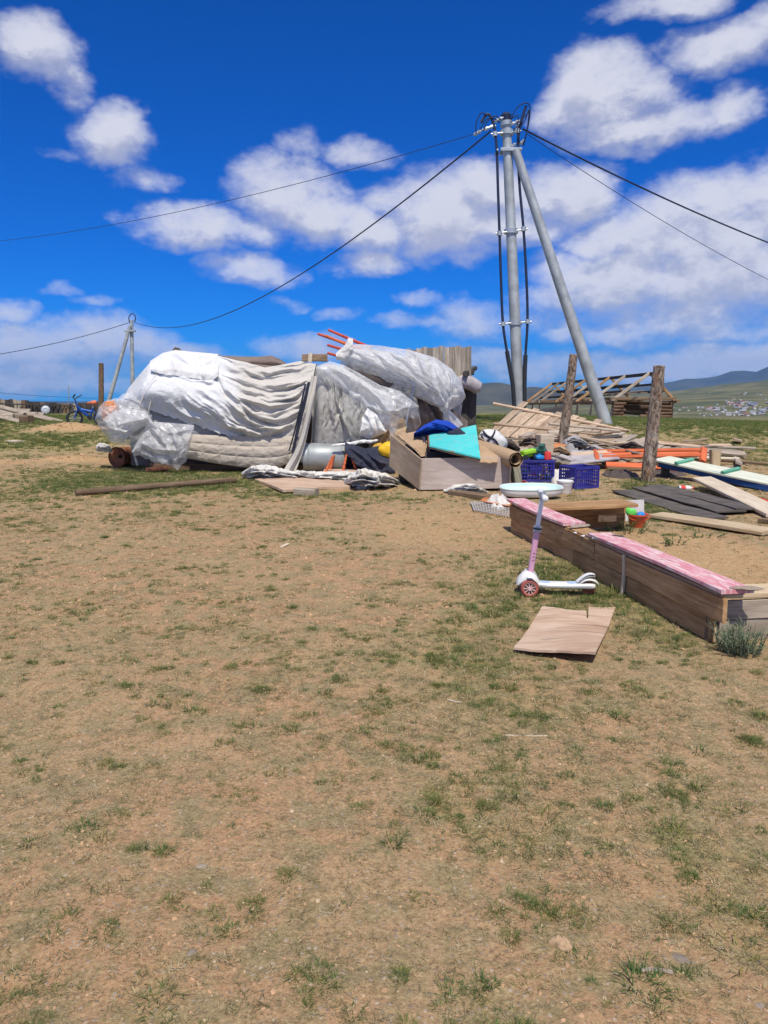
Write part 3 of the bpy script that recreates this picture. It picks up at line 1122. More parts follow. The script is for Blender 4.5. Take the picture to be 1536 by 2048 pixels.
def ridge(name, tbl, d, depth, zlow, mat, amp, sc, u0, u1):
    uu = np.linspace(u0, u1, 340)
    crest = np.interp(uu, [a for a, b in tbl], [b for a, b in tbl])
    tt = np.concatenate([np.linspace(0, 1, 40), np.linspace(1.05, 2, 12)])
    U, TT = np.meshgrid(uu, tt, indexing='ij')
    D = d + (TT - 1) * depth
    X = U * d * (1 + (TT - 1) * depth / d)
    s = np.where(TT < 1, sstep(0, 1, TT) ** 1.3, 1 - sstep(1, 2, TT))
    crest_z = CAM_H + crest[:, None] * d
    Z = zlow + (crest_z - zlow) * s
    Z = Z + amp * fbm(X / sc, D / sc, 3.1, 6, .5) * s ** .5
    Z = Z - amp * .7 * np.abs(fbm(X / sc * 1.7, D / sc * .6, 6.1, 4)) * (1 - np.abs(TT - .6)) * s
    put(name, grid_mesh(name, np.stack([X, D, Z], -1)), MATS[mat], kind='structure')


def el_of(py):
    a, b, c = ray(768, py)
    return c / b


def u_of(px):
    return (px - 768) / FPX / 1.015


ridge('hill_range', [(-1.5, el_of(800)), (u_of(0), el_of(812)), (u_of(700), el_of(800)), (u_of(850), el_of(776)), (u_of(940), el_of(768)), (u_of(985), el_of(765)), (u_of(1010), el_of(767)), (u_of(1045), el_of(776)),
                     (u_of(1065), el_of(773)), (u_of(1100), el_of(776)), (u_of(1160), el_of(790)), (u_of(1240), el_of(805)), (1.2, el_of(812))],
      4700, 1100, -130, 'steppe_hill', 14, 500, -1.3, 1.3)
ridge('mountain_range', [(-1.5, el_of(806)), (u_of(0), el_of(806)), (u_of(900), el_of(800)), (u_of(1150), el_of(784)), (u_of(1240), el_of(778)), (u_of(1300), el_of(770)), (u_of(1340), el_of(766)), (u_of(1370), el_of(759)),
                         (u_of(1400), el_of(757)), (u_of(1430), el_of(752)), (u_of(1460), el_of(741)), (u_of(1490), el_of(740)), (u_of(1510), el_of(744)), (u_of(1540), el_of(731)), (u_of(1620), el_of(716)), (u_of(1800), el_of(728)), (1.5, el_of(730))],
      9500, 2600, -200, 'mountain', 40, 900, -1.3, 1.5)


# ---------------------------------------------------------------- scattered ground cover (uncountable)
def blade(b, base, L, w, az_, lean, curl, segs=2):
    dx, dy = math.cos(az_), math.sin(az_)
    px_, py_ = -dy, dx
    pts = []
    for i in range(segs + 1):
        t = i / segs
        ang = lean + curl * t
        r_ = L * t * math.sin(ang)
        h_ = L * t * math.cos(ang)
        pts.append((base[0] + dx * r_, base[1] + dy * r_, base[2] + h_))
    vs_, fs_ = [], []
    for i in range(segs):
        ww = w * (1 - i / segs * .45) / 2
        vs_ += [(pts[i][0] - px_ * ww, pts[i][1] - py_ * ww, pts[i][2]), (pts[i][0] + px_ * ww, pts[i][1] + py_ * ww, pts[i][2])]
    vs_.append(pts[-1])
    for i in range(segs - 1):
        fs_.append((2 * i, 2 * i + 1, 2 * i + 3, 2 * i + 2))
    fs_.append((2 * segs - 2, 2 * segs - 1, 2 * segs))
    b._add(vs_, fs_)


def leaf_mat(name, stops, trans=.3):
    m, n, p, out = bsdf_mat(name)
    oi = n('ShaderNodeObjectInfo')
    c = n.ramp(oi.outputs['Random'], stops)
    tc_ = n('ShaderNodeTexCoord')
    nz = n('ShaderNodeTexNoise', {'Vector': tc_.outputs['Object'], 'Scale': 60.0, 'Detail': 2.0})
    hv = n('ShaderNodeHueSaturation', {'Value': n.math('MULTIPLY_ADD', nz.outputs[0], .8, .6), 'Color': c})
    n.l.new(hv.outputs[0], p.inputs['Base Color'])
    p.inputs['Roughness'].default_value = .6
    p.inputs['Specular IOR Level'].default_value = .25
    tr = n('ShaderNodeBsdfTranslucent', {'Color': hv.outputs[0]})
    mx = n('ShaderNodeMixShader', {0: trans, 1: p.outputs[0], 2: tr.outputs[0]})
    n.l.new(mx.outputs[0], out.inputs[0])
    return m


leaf_mat('grass_blade', [(0, (.075, .14, .036)), (.3, (.12, .175, .045)), (.55, (.215, .22, .065)), (.8, (.085, .15, .046)), (1, (.30, .27, .09))])
leaf_mat('straw_blade', [(0, (.36, .28, .155)), (.25, (.22, .19, .09)), (.5, (.50, .41, .25)), (.75, (.13, .115, .05)), (1, (.24, .22, .10))], .15)
simple('grit', (.45, .345, .225), .9, 0, .15, 30, .2, 80., per=.22)


def proto_col(name, meshes, mat):
    c = bpy.data.collections.new(name)
    for i, me in enumerate(meshes):
        if not me.materials:
            me.materials.append(mat)
        o = bpy.data.objects.new('%s_%d' % (name, i), me)
        c.objects.link(o)
    return c


rr = random.Random(4)
tufts = []
for k in range(9):
    b = MB()
    n_ = rr.choice([34, 46, 60, 76])
    rad = rr.uniform(.012, .036)
    for _ in range(n_):
        a_ = rr.uniform(0, 6.283)
        r_ = rad * math.sqrt(rr.random())
        blade(b, (r_ * math.cos(a_), r_ * math.sin(a_), -.004), rr.uniform(.014, .046) * rr.uniform(.6, 1.1), rr.uniform(.0014, .0028), a_ + rr.uniform(-1.2, 1.2), rr.uniform(.1, .95), rr.uniform(.1, .8), 2)
    tufts.append(b.mesh('tuft'))
C_TUFT = proto_col('tuft_shapes', tufts, MATS['grass_blade'])
straws = []
for k in range(8):
    b = MB()
    for _ in range(rr.choice([7, 10, 14, 18])):
        a_ = rr.uniform(0, 6.283)
        r_ = rr.uniform(0, .03)
        if rr.random() < .6:
            blade(b, (r_ * math.cos(a_), r_ * math.sin(a_), -.002), rr.uniform(.008, .028), rr.uniform(.0013, .0026), rr.uniform(0, 6.28), rr.uniform(.3, 1.2), rr.uniform(0, .4), 2)
        else:
            x_, y_ = r_ * math.cos(a_) * 1.5, r_ * math.sin(a_) * 1.5
            blade(b, (x_, y_, rr.uniform(.001, .006)), rr.uniform(.012, .04), rr.uniform(.0014, .0028), rr.uniform(0, 6.28), rr.uniform(1.35, 1.55), 0, 1)
    straws.append(b.mesh('straw'))
C_STRAW = proto_col('straw_shapes', straws, MATS['straw_blade'])
peb = []
for k in range(9):
    bm = bmesh.new()
    bmesh.ops.create_icosphere(bm, subdivisions=1 if k < 6 else 2, radius=1.0)
    sx, sy, sz = rr.uniform(.7, 1.3), rr.uniform(.6, 1.1), rr.uniform(.35, .75)
    for v in bm.verts:
        q = 1 + rr.uniform(-.22, .22)
        v.co = Vector((v.co.x * sx * q, v.co.y * sy * q, v.co.z * sz * q + sz * .35))
    me = bpy.data.meshes.new('pebble')
    bm.to_mesh(me)
    bm.free()
    peb.append(me)
C_PEB = proto_col('pebble_shapes', peb[:6], MATS['grit'])
clods = []
for me in peb[3:]:
    m2 = me.copy()
    m2.materials.clear()
    clods.append(m2)
simple('clod_soil', (.44, .28, .165), .95, 0, .2, 30, .3, 90., per=.25, spec=.1)
C_CLOD = proto_col('clod_shapes', clods, MATS['clod_soil'])


def scatter(name, pts, scl, collection, mat, label, cat, nshape, tilt=.15):
    n_ = len(pts)
    me = bpy.data.meshes.new(name)
    me.vertices.add(n_)
    me.vertices.foreach_set('co', pts.astype(np.float32).reshape(-1))
    r_ = np.random.default_rng(n_)
    rot = np.stack([r_.uniform(-tilt, tilt, n_), r_.uniform(-tilt, tilt, n_), r_.uniform(0, 6.283, n_)], -1)
    a1 = me.attributes.new('rot', 'FLOAT_VECTOR', 'POINT')
    a1.data.foreach_set('vector', rot.astype(np.float32).reshape(-1))
    a2 = me.attributes.new('scl', 'FLOAT', 'POINT')
    a2.data.foreach_set('value', scl.astype(np.float32))
    a3 = me.attributes.new('idx', 'INT', 'POINT')
    a3.data.foreach_set('value', r_.integers(0, nshape, n_).astype(np.int32))
    o = put(name, me, mat, kind='stuff', label=label, cat=cat)
    ng = bpy.data.node_groups.new(name + '_scatter', 'GeometryNodeTree')
    ng.interface.new_socket('Geometry', in_out='INPUT', socket_type='NodeSocketGeometry')
    ng.interface.new_socket('Geometry', in_out='OUTPUT', socket_type='NodeSocketGeometry')
    N = ng.nodes
    L = ng.links
    i_ = N.new('NodeGroupInput')
    o_ = N.new('NodeGroupOutput')
    ci = N.new('GeometryNodeCollectionInfo')
    ci.inputs['Collection'].default_value = collection
    ci.inputs['Separate Children'].default_value = True
    ci.inputs['Reset Children'].default_value = True
    ip = N.new('GeometryNodeInstanceOnPoints')
    ip.inputs['Pick Instance'].default_value = True

    def attr(nm, dt):
        q = N.new('GeometryNodeInputNamedAttribute')
        q.data_type = dt
        q.inputs['Name'].default_value = nm
        return q.outputs['Attribute']
    L.new(i_.outputs[0], ip.inputs['Points'])
    L.new(ci.outputs[0], ip.inputs['Instance'])
    L.new(attr('idx', 'INT'), ip.inputs['Instance Index'])
    L.new(attr('rot', 'FLOAT_VECTOR'), ip.inputs['Rotation'])
    L.new(attr('scl', 'FLOAT'), ip.inputs['Scale'])
    L.new(ip.outputs[0], o_.inputs[0])
    md = o.modifiers.new('scatter', 'NODES')
    md.node_group = ng
    return o


def sample(y0, y1, dens, keep):
    """random points on the ground in view and a little beside it"""
    n_ = int(dens * .5 * (y1 ** 2 - y0 ** 2) * 1.35)
    y = np.sqrt(rng.uniform(y0 ** 2, y1 ** 2, n_))
    x = rng.uniform(-1, 1, n_) * (.66 * y + .25)
    g_, b_ = cover(x, y)
    m = rng.random(n_) < keep(g_, b_, x, y)
    x, y = x[m], y[m]
    return x, y, g_[m]


def blocked(x, y):
    m = np.zeros(len(x), bool)
    for poly in KEEP_OUT:
        P = np.array(poly)
        ins = np.zeros(len(x), bool)
        j = len(P) - 1
        for i in range(len(P)):
            c_ = ((P[i, 1] > y) != (P[j, 1] > y)) & (x < (P[j, 0] - P[i, 0]) * (y - P[i, 1]) / (P[j, 1] - P[i, 1] + 1e-12) + P[i, 0])
            ins ^= c_
            j = i
        m |= ins
    return m


KEEP_OUT = [[(p.x, p.y) for p in px_poly(q)] for q in [
    [(1084, 1222), (1231, 1220), (1190, 1320), (1035, 1300)],
    [(500, 955), (700, 958), (700, 985), (560, 988)],
    [(1300, 1036), (1332, 1031), (1530, 1058), (1490, 1070)],
    [(1265, 986), (1300, 980), (1480, 1030), (1428, 1038)]]]


def clumps(y0, y1, dens, lo, hi, s0, s1, spread):
    """separate little patches, each of several tufts"""
    def kp(g_, b_, x, y):
        return np.clip(.30 + .75 * g_ + .5 * fbm(x * .8, y * .8, 3.7, 2), .04, 1) * (1 - .92 * b_)
    x, y, g_ = sample(y0, y1, dens, kp)
    P = []
    S = []
    for cx, cy in zip(x, y):
        n_ = int(rng.integers(lo, hi))
        sp = spread * rng.uniform(.4, 1.3)
        a_ = rng.uniform(0, 6.283, n_)
        r_ = sp * np.sqrt(rng.random(n_))
        P.append(np.stack([cx + r_ * np.cos(a_) * 1.25, cy + r_ * np.sin(a_)], -1))
        S.append(rng.uniform(s0, s1, n_) * (1.15 - .5 * r_ / (sp + 1e-6)) * rng.uniform(.7, 1.2))
    return np.concatenate(P), np.concatenate(S)


def build_scatter(name, bands, coll, mat, label, cat, nshape, tilt=.15, sink=0.0, extra=None):
    P, S = [], []
    for (y0, y1, dens, keep, s0, s1) in bands:
        x, y, g_ = sample(y0, y1, dens, keep)
        k = ~blocked(x, y)
        x, y, g_ = x[k], y[k], g_[k]
        z = gz_base(x, y) + gz_fine(x, y) - sink
        s = rng.uniform(s0, s1, len(x)) * (.75 + .5 * g_ if s0 > .3 else 1)
        P.append(np.stack([x, y, z], -1))
        S.append(s)
    for q in (extra or []):
        xy, s = clumps(*q)
        k = ~blocked(xy[:, 0], xy[:, 1])
        xy, s = xy[k], s[k]
        P.append(np.stack([xy[:, 0], xy[:, 1], gz_base(xy[:, 0], xy[:, 1]) + gz_fine(xy[:, 0], xy[:, 1]) - sink], -1))
        S.append(s)
    P = np.concatenate(P)
    S = np.concatenate(S)
    print(name, len(P))
    scatter(name, P, S, coll, mat, label, cat, nshape, tilt)


def k_tuft(g_, b_, x, y):
    pat = fbm(x * 4.2, y * 4.2, 9.1, 3)
    return np.clip((g_ - .06) * 1.15, 0, 1) ** 1.25 * sstep(-.18, .30, pat + g_ * .45) + .004


def k_small(g_, b_, x, y):
    return np.clip(.10 + .5 * fbm(x * 1.7, y * 1.7, 6.6, 3) + .25 * g_, .02, 1) * (1 - .9 * b_)


def k_straw(g_, b_, x, y):
    pat = fbm(x * 2.2, y * 2.2, 4.4, 3)
    return np.clip(.35 + .5 * g_ + .5 * pat, .04, 1) * (1 - .75 * b_)


build_scatter('grass', [(1.3, 4.5, 430, k_tuft, .45, 1.15), (1.3, 8, 150, k_small, .3, .7), (1.3, 5, 60, k_tuft, 1.2, 2.0), (4.5, 9, 330, k_tuft, .5, 1.3), (5, 12, 34, k_tuft, 1.3, 2.3), (9, 16, 240, k_tuft, .7, 1.6), (16, 32, 80, k_tuft, 1.2, 2.6)],
              C_TUFT, MATS['grass_blade'], 'sparse short green grass tufts growing over the dry yard', 'grass', 9, extra=[(1.3, 4.5, 46, 2, 9, .4, 1.1, .05), (1.3, 4.5, 9, 8, 24, .4, 1.05, .10), (4.5, 9, 26, 2, 9, .45, 1.2, .065), (4.5, 9, 7, 8, 26, .45, 1.1, .13), (9, 15, 15, 3, 10, .7, 1.5, .11)])
build_scatter('dry_straw', [(1.3, 4.5, 2600, k_straw, .4, 1.2), (4.5, 9, 1000, k_straw, .6, 1.5), (9, 16, 260, k_straw, .9, 2.0)],
              C_STRAW, MATS['straw_blade'], 'dry straw and dead grass bits strewn over the soil', 'straw', 8)
build_scatter('gravel', [(1.3, 4.5, 300, lambda g_, b_, x, y: .5 - .3 * b_ + 0 * x, .0022, .0062), (1.3, 4.5, 12, lambda g_, b_, x, y: .6 + 0 * x, .005, .011), (4.5, 9, 130, lambda g_, b_, x, y: .5 + 0 * x, .004, .010), (9, 15, 22, lambda g_, b_, x, y: .5 + 0 * x, .008, .018)],
              C_PEB, MATS['grit'], 'small pale pebbles scattered over the bare soil', 'gravel', 6, .6, .001)
build_scatter('soil_clods', [(1.3, 4.5, 520, lambda g_, b_, x, y: .6 - .3 * b_ + 0 * x, .003, .008), (4.5, 9, 240, lambda g_, b_, x, y: .6 - .3 * b_ + 0 * x, .005, .014), (9, 15, 50, lambda g_, b_, x, y: .6 + 0 * x, .008, .022), (13.5, 23, 45, lambda g_, b_, x, y: .9 * b_, .012, .04)],
              C_CLOD, MATS['clod_soil'], 'crumbly reddish brown soil lumps on the bare ground', 'soil', 6, .8, .002)
M_ = MATS
PI = math.pi


def on_ground(p, dz=0.0):
    return Vector((p[0], p[1], gz(p[0], p[1]) + dz))


# ---------------------------------------------------------------- steel utility pole beside the wreck
PY = 24.0
pb = At(1039, 846, PY)
pb.z = gz(pb.x, pb.y) - .3
pt = At(1012, 232, PY)
pole = thing('utility_pole', 'tall galvanised steel pole propped by a slanting strut, cables running down both sides', 'utility pole', on_ground(pb))


def pole_pt(py):
    """centre of the shaft at the height the row py shows"""
    t = (846 - py) / (846 - 232)
    q0 = At(1039 - 27 * t, py, PY)
    return q0


shaft = MB().tube([pb] + [pole_pt(p) for p in (800, 700, 600, 500, 400, 300, 252, 240)], [.185, .18, .17, .162, .155, .147, .14, .135, .13], 16)
shaft_o = put('shaft', shaft.mesh('shaft', 40), M_['pole_steel'], None, pole)
cap = MB().tube([pole_pt(246), pole_pt(238), pole_pt(231), pole_pt(226)], [.15, .15, .165, .10], 14)
put('cap', cap.mesh('cap', 40), M_['cable_blue'], None, shaft_o)
collar = MB().tube([pole_pt(252), pole_pt(243)], [.178, .178], 14)
put('collar', collar.mesh('collar', 40), M_['galvanised'], None, shaft_o)
sb_ = At(1218, 850, PY - .6)
sb_.z = gz(sb_.x, sb_.y) - .25
st_ = At(1031, 300, PY - .16)
strut = MB().tube([sb_, sb_.lerp(st_, .5), st_], [.19, .158, .122], 16)
put('strut', strut.mesh('strut', 40), M_['pole_steel'], None, pole)
br = MB()
c0 = pole_pt(302)
br.box((0, 0, 0), (.62, .06, .10), T(c0 + Vector((.08, -.17, 0))), .01)
br.box((0, 0, 0), (.62, .06, .10), T(c0 + Vector((.08, .2, 0))), .01)
br.tube([c0 + Vector((-.32, -.22, -.02)), c0 + Vector((-.32, .25, -.02))], .03, 8)
br.tube([c0 + Vector((.36, -.24, 0)), c0 + Vector((.36, .25, 0))], .03, 8)
put('strut_bracket', br.mesh('bracket', 40), M_['galvanised'], None, pole)


def wpx(pts, Y):
    return [At(a, b, Y) for a, b in smooth_poly(pts, 5)]


for pts, ytop in (([(962, 245), (975, 228), (986, 245), (993, 290), (996, 380), (999, 465), (1002, 560), (1006, 648), (1016, 715), (1026, 775), (1030, 850)], 0),
                  ([(1052, 212), (1042, 245), (1036, 290), (1039, 370), (1047, 458), (1053, 560), (1055, 643), (1051, 710), (1049, 770), (1049, 850)], 0)):
    P = wpx(pts, PY - .12)
    P[-1].z = gz(P[-1].x, P[-1].y) - .15
    cb_ = put('riser_cable', MB().tube(P, .040, 8).mesh('cable', 60), M_['cable_blue'], None, pole)
    a_ = [p for p in P if p.z < 2.6]
    put('conduit', MB().tube(a_, .066, 10).mesh('conduit', 60), M_['black_rubber'], None, cb_)
for (yl, xl, yr, xr) in ((467, 999, 458, 1047), (648, 1006, 643, 1055), (268, 990, 262, 1034)):
    a_, b_ = At(xl - 8, yl, PY - .12), At(xr + 8, yr, PY - .12)
    c_ = (a_ + b_) / 2
    cr = MB().tube([a_, b_], .026, 8)
    for e in (At(xl, yl, PY - .12), At(xr, yr, PY - .12)):
        cr.tube([e + Vector((0, 0, -.06)), e + Vector((0, 0, .06))], .075, 10)
    mid_ = pole_pt((yl + yr) / 2)
    cr.tube([mid_ + Vector((0, 0, -.07)), mid_ + Vector((0, 0, .06))], .2 if yl < 300 else .205, 14)
    put('cable_clamp', cr.mesh('clamp', 40), M_['galvanised'], None, pole)
for pts in ([(953, 268), (952, 248), (962, 226), (975, 232)], [(966, 262), (974, 244), (990, 232), (1002, 240)], [(958, 262), (972, 240), (986, 236), (1000, 246)], [(1022, 240), (1032, 218), (1050, 206), (1060, 214), (1057, 250), (1046, 290)],
            [(1036, 262), (1050, 240), (1058, 220), (1054, 262), (1047, 292)], [(1024, 236), (1036, 232), (1034, 252), (1026, 260)], [(1040, 285), (1034, 262), (1044, 240), (1057, 224)]):
    put('jumper_loop', MB().tube(wpx(pts, PY - .2 + .1 * random.random()), .016, 6).mesh('loop', 60), M_['cable_blue'], None, pole)
for (x_, y_, dx) in ((955, 266, 8), (978, 256, 14), (997, 240, 10), (1030, 246, 10), (1044, 285, 5), (1036, 252, 5), (1026, 292, 6)):
    a_ = At(x_ - dx, y_ + 4, PY - .1)
    b_ = At(x_ + dx, y_ - 5, PY - .1)
    put('insulator', MB().tube([a_, a_.lerp(b_, .3), a_.lerp(b_, .5), a_.lerp(b_, .7), b_], [.02, .06, .035, .06, .02], 8).mesh('insulator', 40), M_['galvanised'], None, pole)


def wire(A, B, sag, r, label):
    n_ = 48
    pts = []
    for i in range(n_ + 1):
        t = i / n_
        p = A.lerp(B, t)
        p.z -= sag * 4 * t * (1 - t)
        pts.append(p)
    return put('overhead_cable', MB().tube(pts, r, 6).mesh('wire', 60), M_['cable_blue'], None, None, label, 'cable', 'overhead cables strung from the poles')


FPY = 75.0
wire(At(955, 266, PY - .1), At(-260, 494, 44), .9, .010, 'thin cable crossing the upper left sky to the tall pole')
wire(At(982, 262, PY - .1), At(270, 645, FPY), 2.35, .025, 'sagging cable between the tall pole and the small far pole')
wire(At(259, 645, FPY), At(-300, 735, 62), .9, .032, 'cable leaving the small far pole towards the left edge')
wire(At(215, 797, FPY), At(-300, 748, 60), .4, .016, 'low thin line just above the plank fence')
wire(At(1046, 258, PY - .1), At(1900, 590, 44), .7, .027, 'thick cable descending from the tall pole to the right edge')
wire(At(1054, 268, PY - .1), At(1900, 690, 46), 1.0, .010, 'thin lower cable descending from the tall pole to the right')

# ---------------------------------------------------------------- small far pole
fb = At(266, 842, FPY)
fpole = thing('strutted_pole', 'small far steel pole with a slanting strut, standing behind the white heap', 'utility pole', (fb.x, fb.y, gz(fb.x, fb.y)))
ft = At(263, 640, FPY)
fb.z = gz(fb.x, fb.y) - .3
put('shaft', MB().tube([fb, fb.lerp(ft, .5), ft], [.22, .19, .16], 12).mesh('shaft', 40), M_['pole_steel'], None, fpole)
s0 = At(203, 842, FPY - 1)
s0.z = gz(s0.x, s0.y) - .3
s1 = At(260, 652, FPY - .3)
put('strut', MB().tube([s0, s0.lerp(s1, .5), s1], [.22, .19, .16], 12).mesh('strut', 40), M_['pole_steel'], None, fpole)
c0 = At(260, 662, FPY - .2)
put('bracket', MB().box(c0, (1.0, .5, .16), None, .02).mesh('br'), M_['galvanised'], None, fpole)
lp = [(259, 645), (258, 634), (265, 627), (271, 634), (269, 645)]
put('cable_loop', MB().tube([At(a, b, FPY) for a, b in smooth_poly(lp, 5)], .045, 6).mesh('loop', 60), M_['cable_blue'], None, fpole)


# ---------------------------------------------------------------- standing timber posts
def post(name, base, top, r0, r1, mat, label, seed, cut=False):
    base = Vector(base)
    base.z = gz(base.x, base.y) - .2
    me = bark_mesh((Vector(top) - base).length, r0, r1, 22, 90, .018, seed)
    return put(name, me, M_[mat], frame(base, Vector(top) - base, (0, -1, 0)), None, label, 'post', 'timber posts')


b1 = G(1297, 964)
post('timber_post', b1, At(1317, 731, b1.y), .098, .082, 'bark_wood', 'thick bark-covered post with a reddish top, standing before the orange frame', 3)
b2 = Vector(At(1117, 905, 15.6))
post('timber_post', b2, At(1148, 709, 15.6), .095, .075, 'bark_wood', 'slimmer leaning bark post in front of the fallen plank panel', 5)
b3 = Vector(At(204, 850, 30))
post('timber_post', b3, At(201, 726, 30), .10, .085, 'brown_wood', 'dark brown post rising behind the blue bicycle', 8)

# ---------------------------------------------------------------- plank fence on the left
FY = 58.0
fence = thing('plank_fence', 'dark weathered plank fence along the left skyline', 'fence', on_ground(At(60, 840, FY)))
k = -14
px = -150.0
while px < 205:
    w_ = random.uniform(7.0, 9.6)
    Yq = FY + (px - 60) * .03
    top_py = np.interp(px, [-150, 0, 130, 160, 210], [790, 798, 807, 806, 803]) + random.uniform(-1.3, 1.3)
    a_ = At(px + w_ / 2, top_py, Yq)
    gb = gz(a_.x, Yq) - .15
    me = plank_mesh(a_.z - gb, w_ / ppm(Yq) * .95, .03, 2, .01, .05)
    put('plank', me, M_['slab_wood'] if random.random() < .15 else M_['dark_wood'] if random.random() < .78 else M_['brown_wood'],
        frame((a_.x, Yq + random.uniform(-.02, .02), (a_.z + gb) / 2), (random.uniform(-.01, .01), 0, 1), (0, -1, 0)), fence)
    px += w_
for zz in (.35, 1.05):
    A = At(-150, 820, FY + .05 - 6.3)
    B = At(205, 820, FY + .05 + 4.4)
    A.z = gz(A.x, A.y) + zz
    B.z = gz(B.x, B.y) + zz
    board('rail', A + Vector((0, .06, 0)), B + Vector((0, .06, 0)), .09, .05, M_['dark_wood'], fence, (0, -1, 0))
# thin mast behind the fence
m0 = on_ground(At(137, 840, 66))
mast = thing('aerial_mast', 'thin aerial mast poking up above the plank fence', 'mast', m0)
put('rod', MB().tube([m0 - Vector((0, 0, .1)), At(137, 771, 66)], .035, 6).mesh('rod', 60), M_['galvanised'], None, mast)
put('crossbar', MB().tube([At(133, 777, 66), At(141, 776, 66)], .03, 6).mesh('bar', 60), M_['galvanised'], None, mast)

# ---------------------------------------------------------------- stacked timber on the far left
lum = [((-40, 804, 27), (140, 849, 25), .16, 'grey_wood', 'long pale grey plank sloping down from the left edge towards the bicycle'),
       ((-40, 822, 26), (66, 851, 24), .16, 'grey_wood', 'short grey plank lying lower, its end resting on a stump'),
       ((-60, 826, 28), (88, 830, 27.5), .22, 'slab_wood', 'wide grey plank lying flat behind the sloping planks'),
       ((-60, 820, 29), (60, 823, 28.6), .22, 'slab_wood', 'weathered board at the back of the timber pile'),
       ((-80, 842, 25.6), (30, 845, 25.4), .25, 'dark_wood', 'dark board at the bottom of the timber pile')]
for (a, b, w_, mt, lab) in lum:
    board('pile_plank', At(*a), At(*b), w_, .08, M_[mt], None, (0, -.9, 1), label=lab, cat='plank', group='planks of the far timber pile')
for (x_, y_, Yq, s, mt, lab) in ((18, 850, 25.2, .24, 'grey_wood', 'grey block under the timber pile'), (54, 852, 24.2, .26, 'brown_wood', 'brown stump holding up the lower plank end'),
                                 (40, 848, 25.5, .28, 'slab_wood', 'pale block beneath the pile between the stumps'), (66, 846, 27, .24, 'pale_wood', 'pale offcut on the grass behind the pile')):
    p = on_ground(At(x_, y_, Yq))
    put('timber_block', plank_mesh(s * 1.3, s, s * .95, 2, .0, .08), M_[mt], T(p + Vector((0, 0, s * .42))) @ RZ(random.uniform(-.4, .4)), None, lab, 'timber', 'blocks of the far timber pile')
p = on_ground(At(92, 832, 33))
tyre = thing('wheel_scrap', 'grey wheel leaning before the plank fence, behind the pile', 'wheel', p)
Mw = T(p + Vector((0, 0, .22))) @ RZ(.3) @ RX(PI / 2 - .2)
put('tyre', MB().lathe([(.20 + .035 * math.cos(a), .035 * math.sin(a)) for a in np.linspace(0, 2 * PI, 9)], 22).mesh('t', 60), M_['black_rubber'], Mw, tyre)
put('disc', MB().lathe([(.17, .015), (.07, .03), (.06, -.03), (.17, -.015)], 18, None, True).mesh('d', 40), M_['galvanised'], Mw, tyre)

# ---------------------------------------------------------------- ruined shed frame on the rise
rn = At(1300, 748, 33)
rf = At(1105, 768, 46)
ruin = thing('ruined_shed', 'bare timber rafters and log wall of a ruined shed on the rise', 'shed', on_ground((rn.x - .3, 34)))
ax = (rf - rn).normalized()
side = Vector((-1, ax.x / ax.y, 0)).normalized()
board('ridge_beam', rn - ax * .3, rf, .10, .14, M_['dark_wood'], ruin, (0, 0, 1), 4)
N_ = 9
for i in range(N_):
    t = i / (N_ - 1)
    r_ = rn.lerp(rf, t ** .8)
    for sgn, rn_ in ((1, 1.62), (-1, 1.15)):
        e = r_ + side * sgn * rn_ + Vector((0, 0, -1.12))
        if sgn < 0 and i in (1, 3, 4, 6) or sgn > 0 and i == 5:
            continue
        rt = board('rafter', r_ + Vector((0, 0, .05)), e, .12, .10, M_['grey_wood'] if (sgn > 0 and i % 3 == 0) else M_['slab_wood'] if i % 2 else M_['planter_wood'], ruin, (0, -1, 0))
        if sgn > 0:
            g0 = Vector((e.x, e.y, gz(e.x, e.y) - .1))
            board('wall_post', e + Vector((.1, 0, 0)), g0 + Vector((.1 - .12, 0, 0)), .10, .10, M_['grey_wood'], ruin, (0, -1, 0))
for sgn in (1, -1):
    for q in (.3, .55, .8):
        wq = 1.62 if sgn > 0 else 1.15
        a_ = rn + side * sgn * wq * q + Vector((0, 0, -1.12 * q - .08))
        b_ = rf + side * sgn * wq * q + Vector((0, 0, -1.12 * q - .08 - .25 * q))
        board('purlin', a_, b_, .10, .09, M_['dark_wood'] if q < .6 else M_['brown_wood'], ruin)
    a_ = rn + side * sgn * (1.6 if sgn > 0 else 1.13) + Vector((0, 0, -1.16))
    b_ = rf + side * sgn * (1.6 if sgn > 0 else 1.13) + Vector((0, 0, -1.16))
    board('wall_plate', a_ - ax * .4, b_, .14, .12, M_['brown_wood'], ruin)
for i in range(5):
    t = i / 4
    r_ = rn.lerp(rf, t)
    board('tie_beam', r_ + side * 1.7 + Vector((0, 0, -1.02)), r_ - side * 1.2 + Vector((0, 0, -1.02)), .10, .12, M_['brown_wood'], ruin)
for i in range(12):
    t0_ = .08 + .06 * i
    a_ = rn.lerp(rf, t0_) + side * -.9 + Vector((0, 0, -.75 + .05 * (i % 3)))
    b_ = rn.lerp(rf, t0_ + .22) + side * .9 + Vector((0, 0, -.80 - .04 * (i % 2)))
    board('loose_batten', a_, b_, .12, .05, M_['dark_wood'] if i % 2 else M_['grey_wood'], ruin)
gzr = gz(rn.x, rn.y)
hh = rn.z - 1.18 - gzr
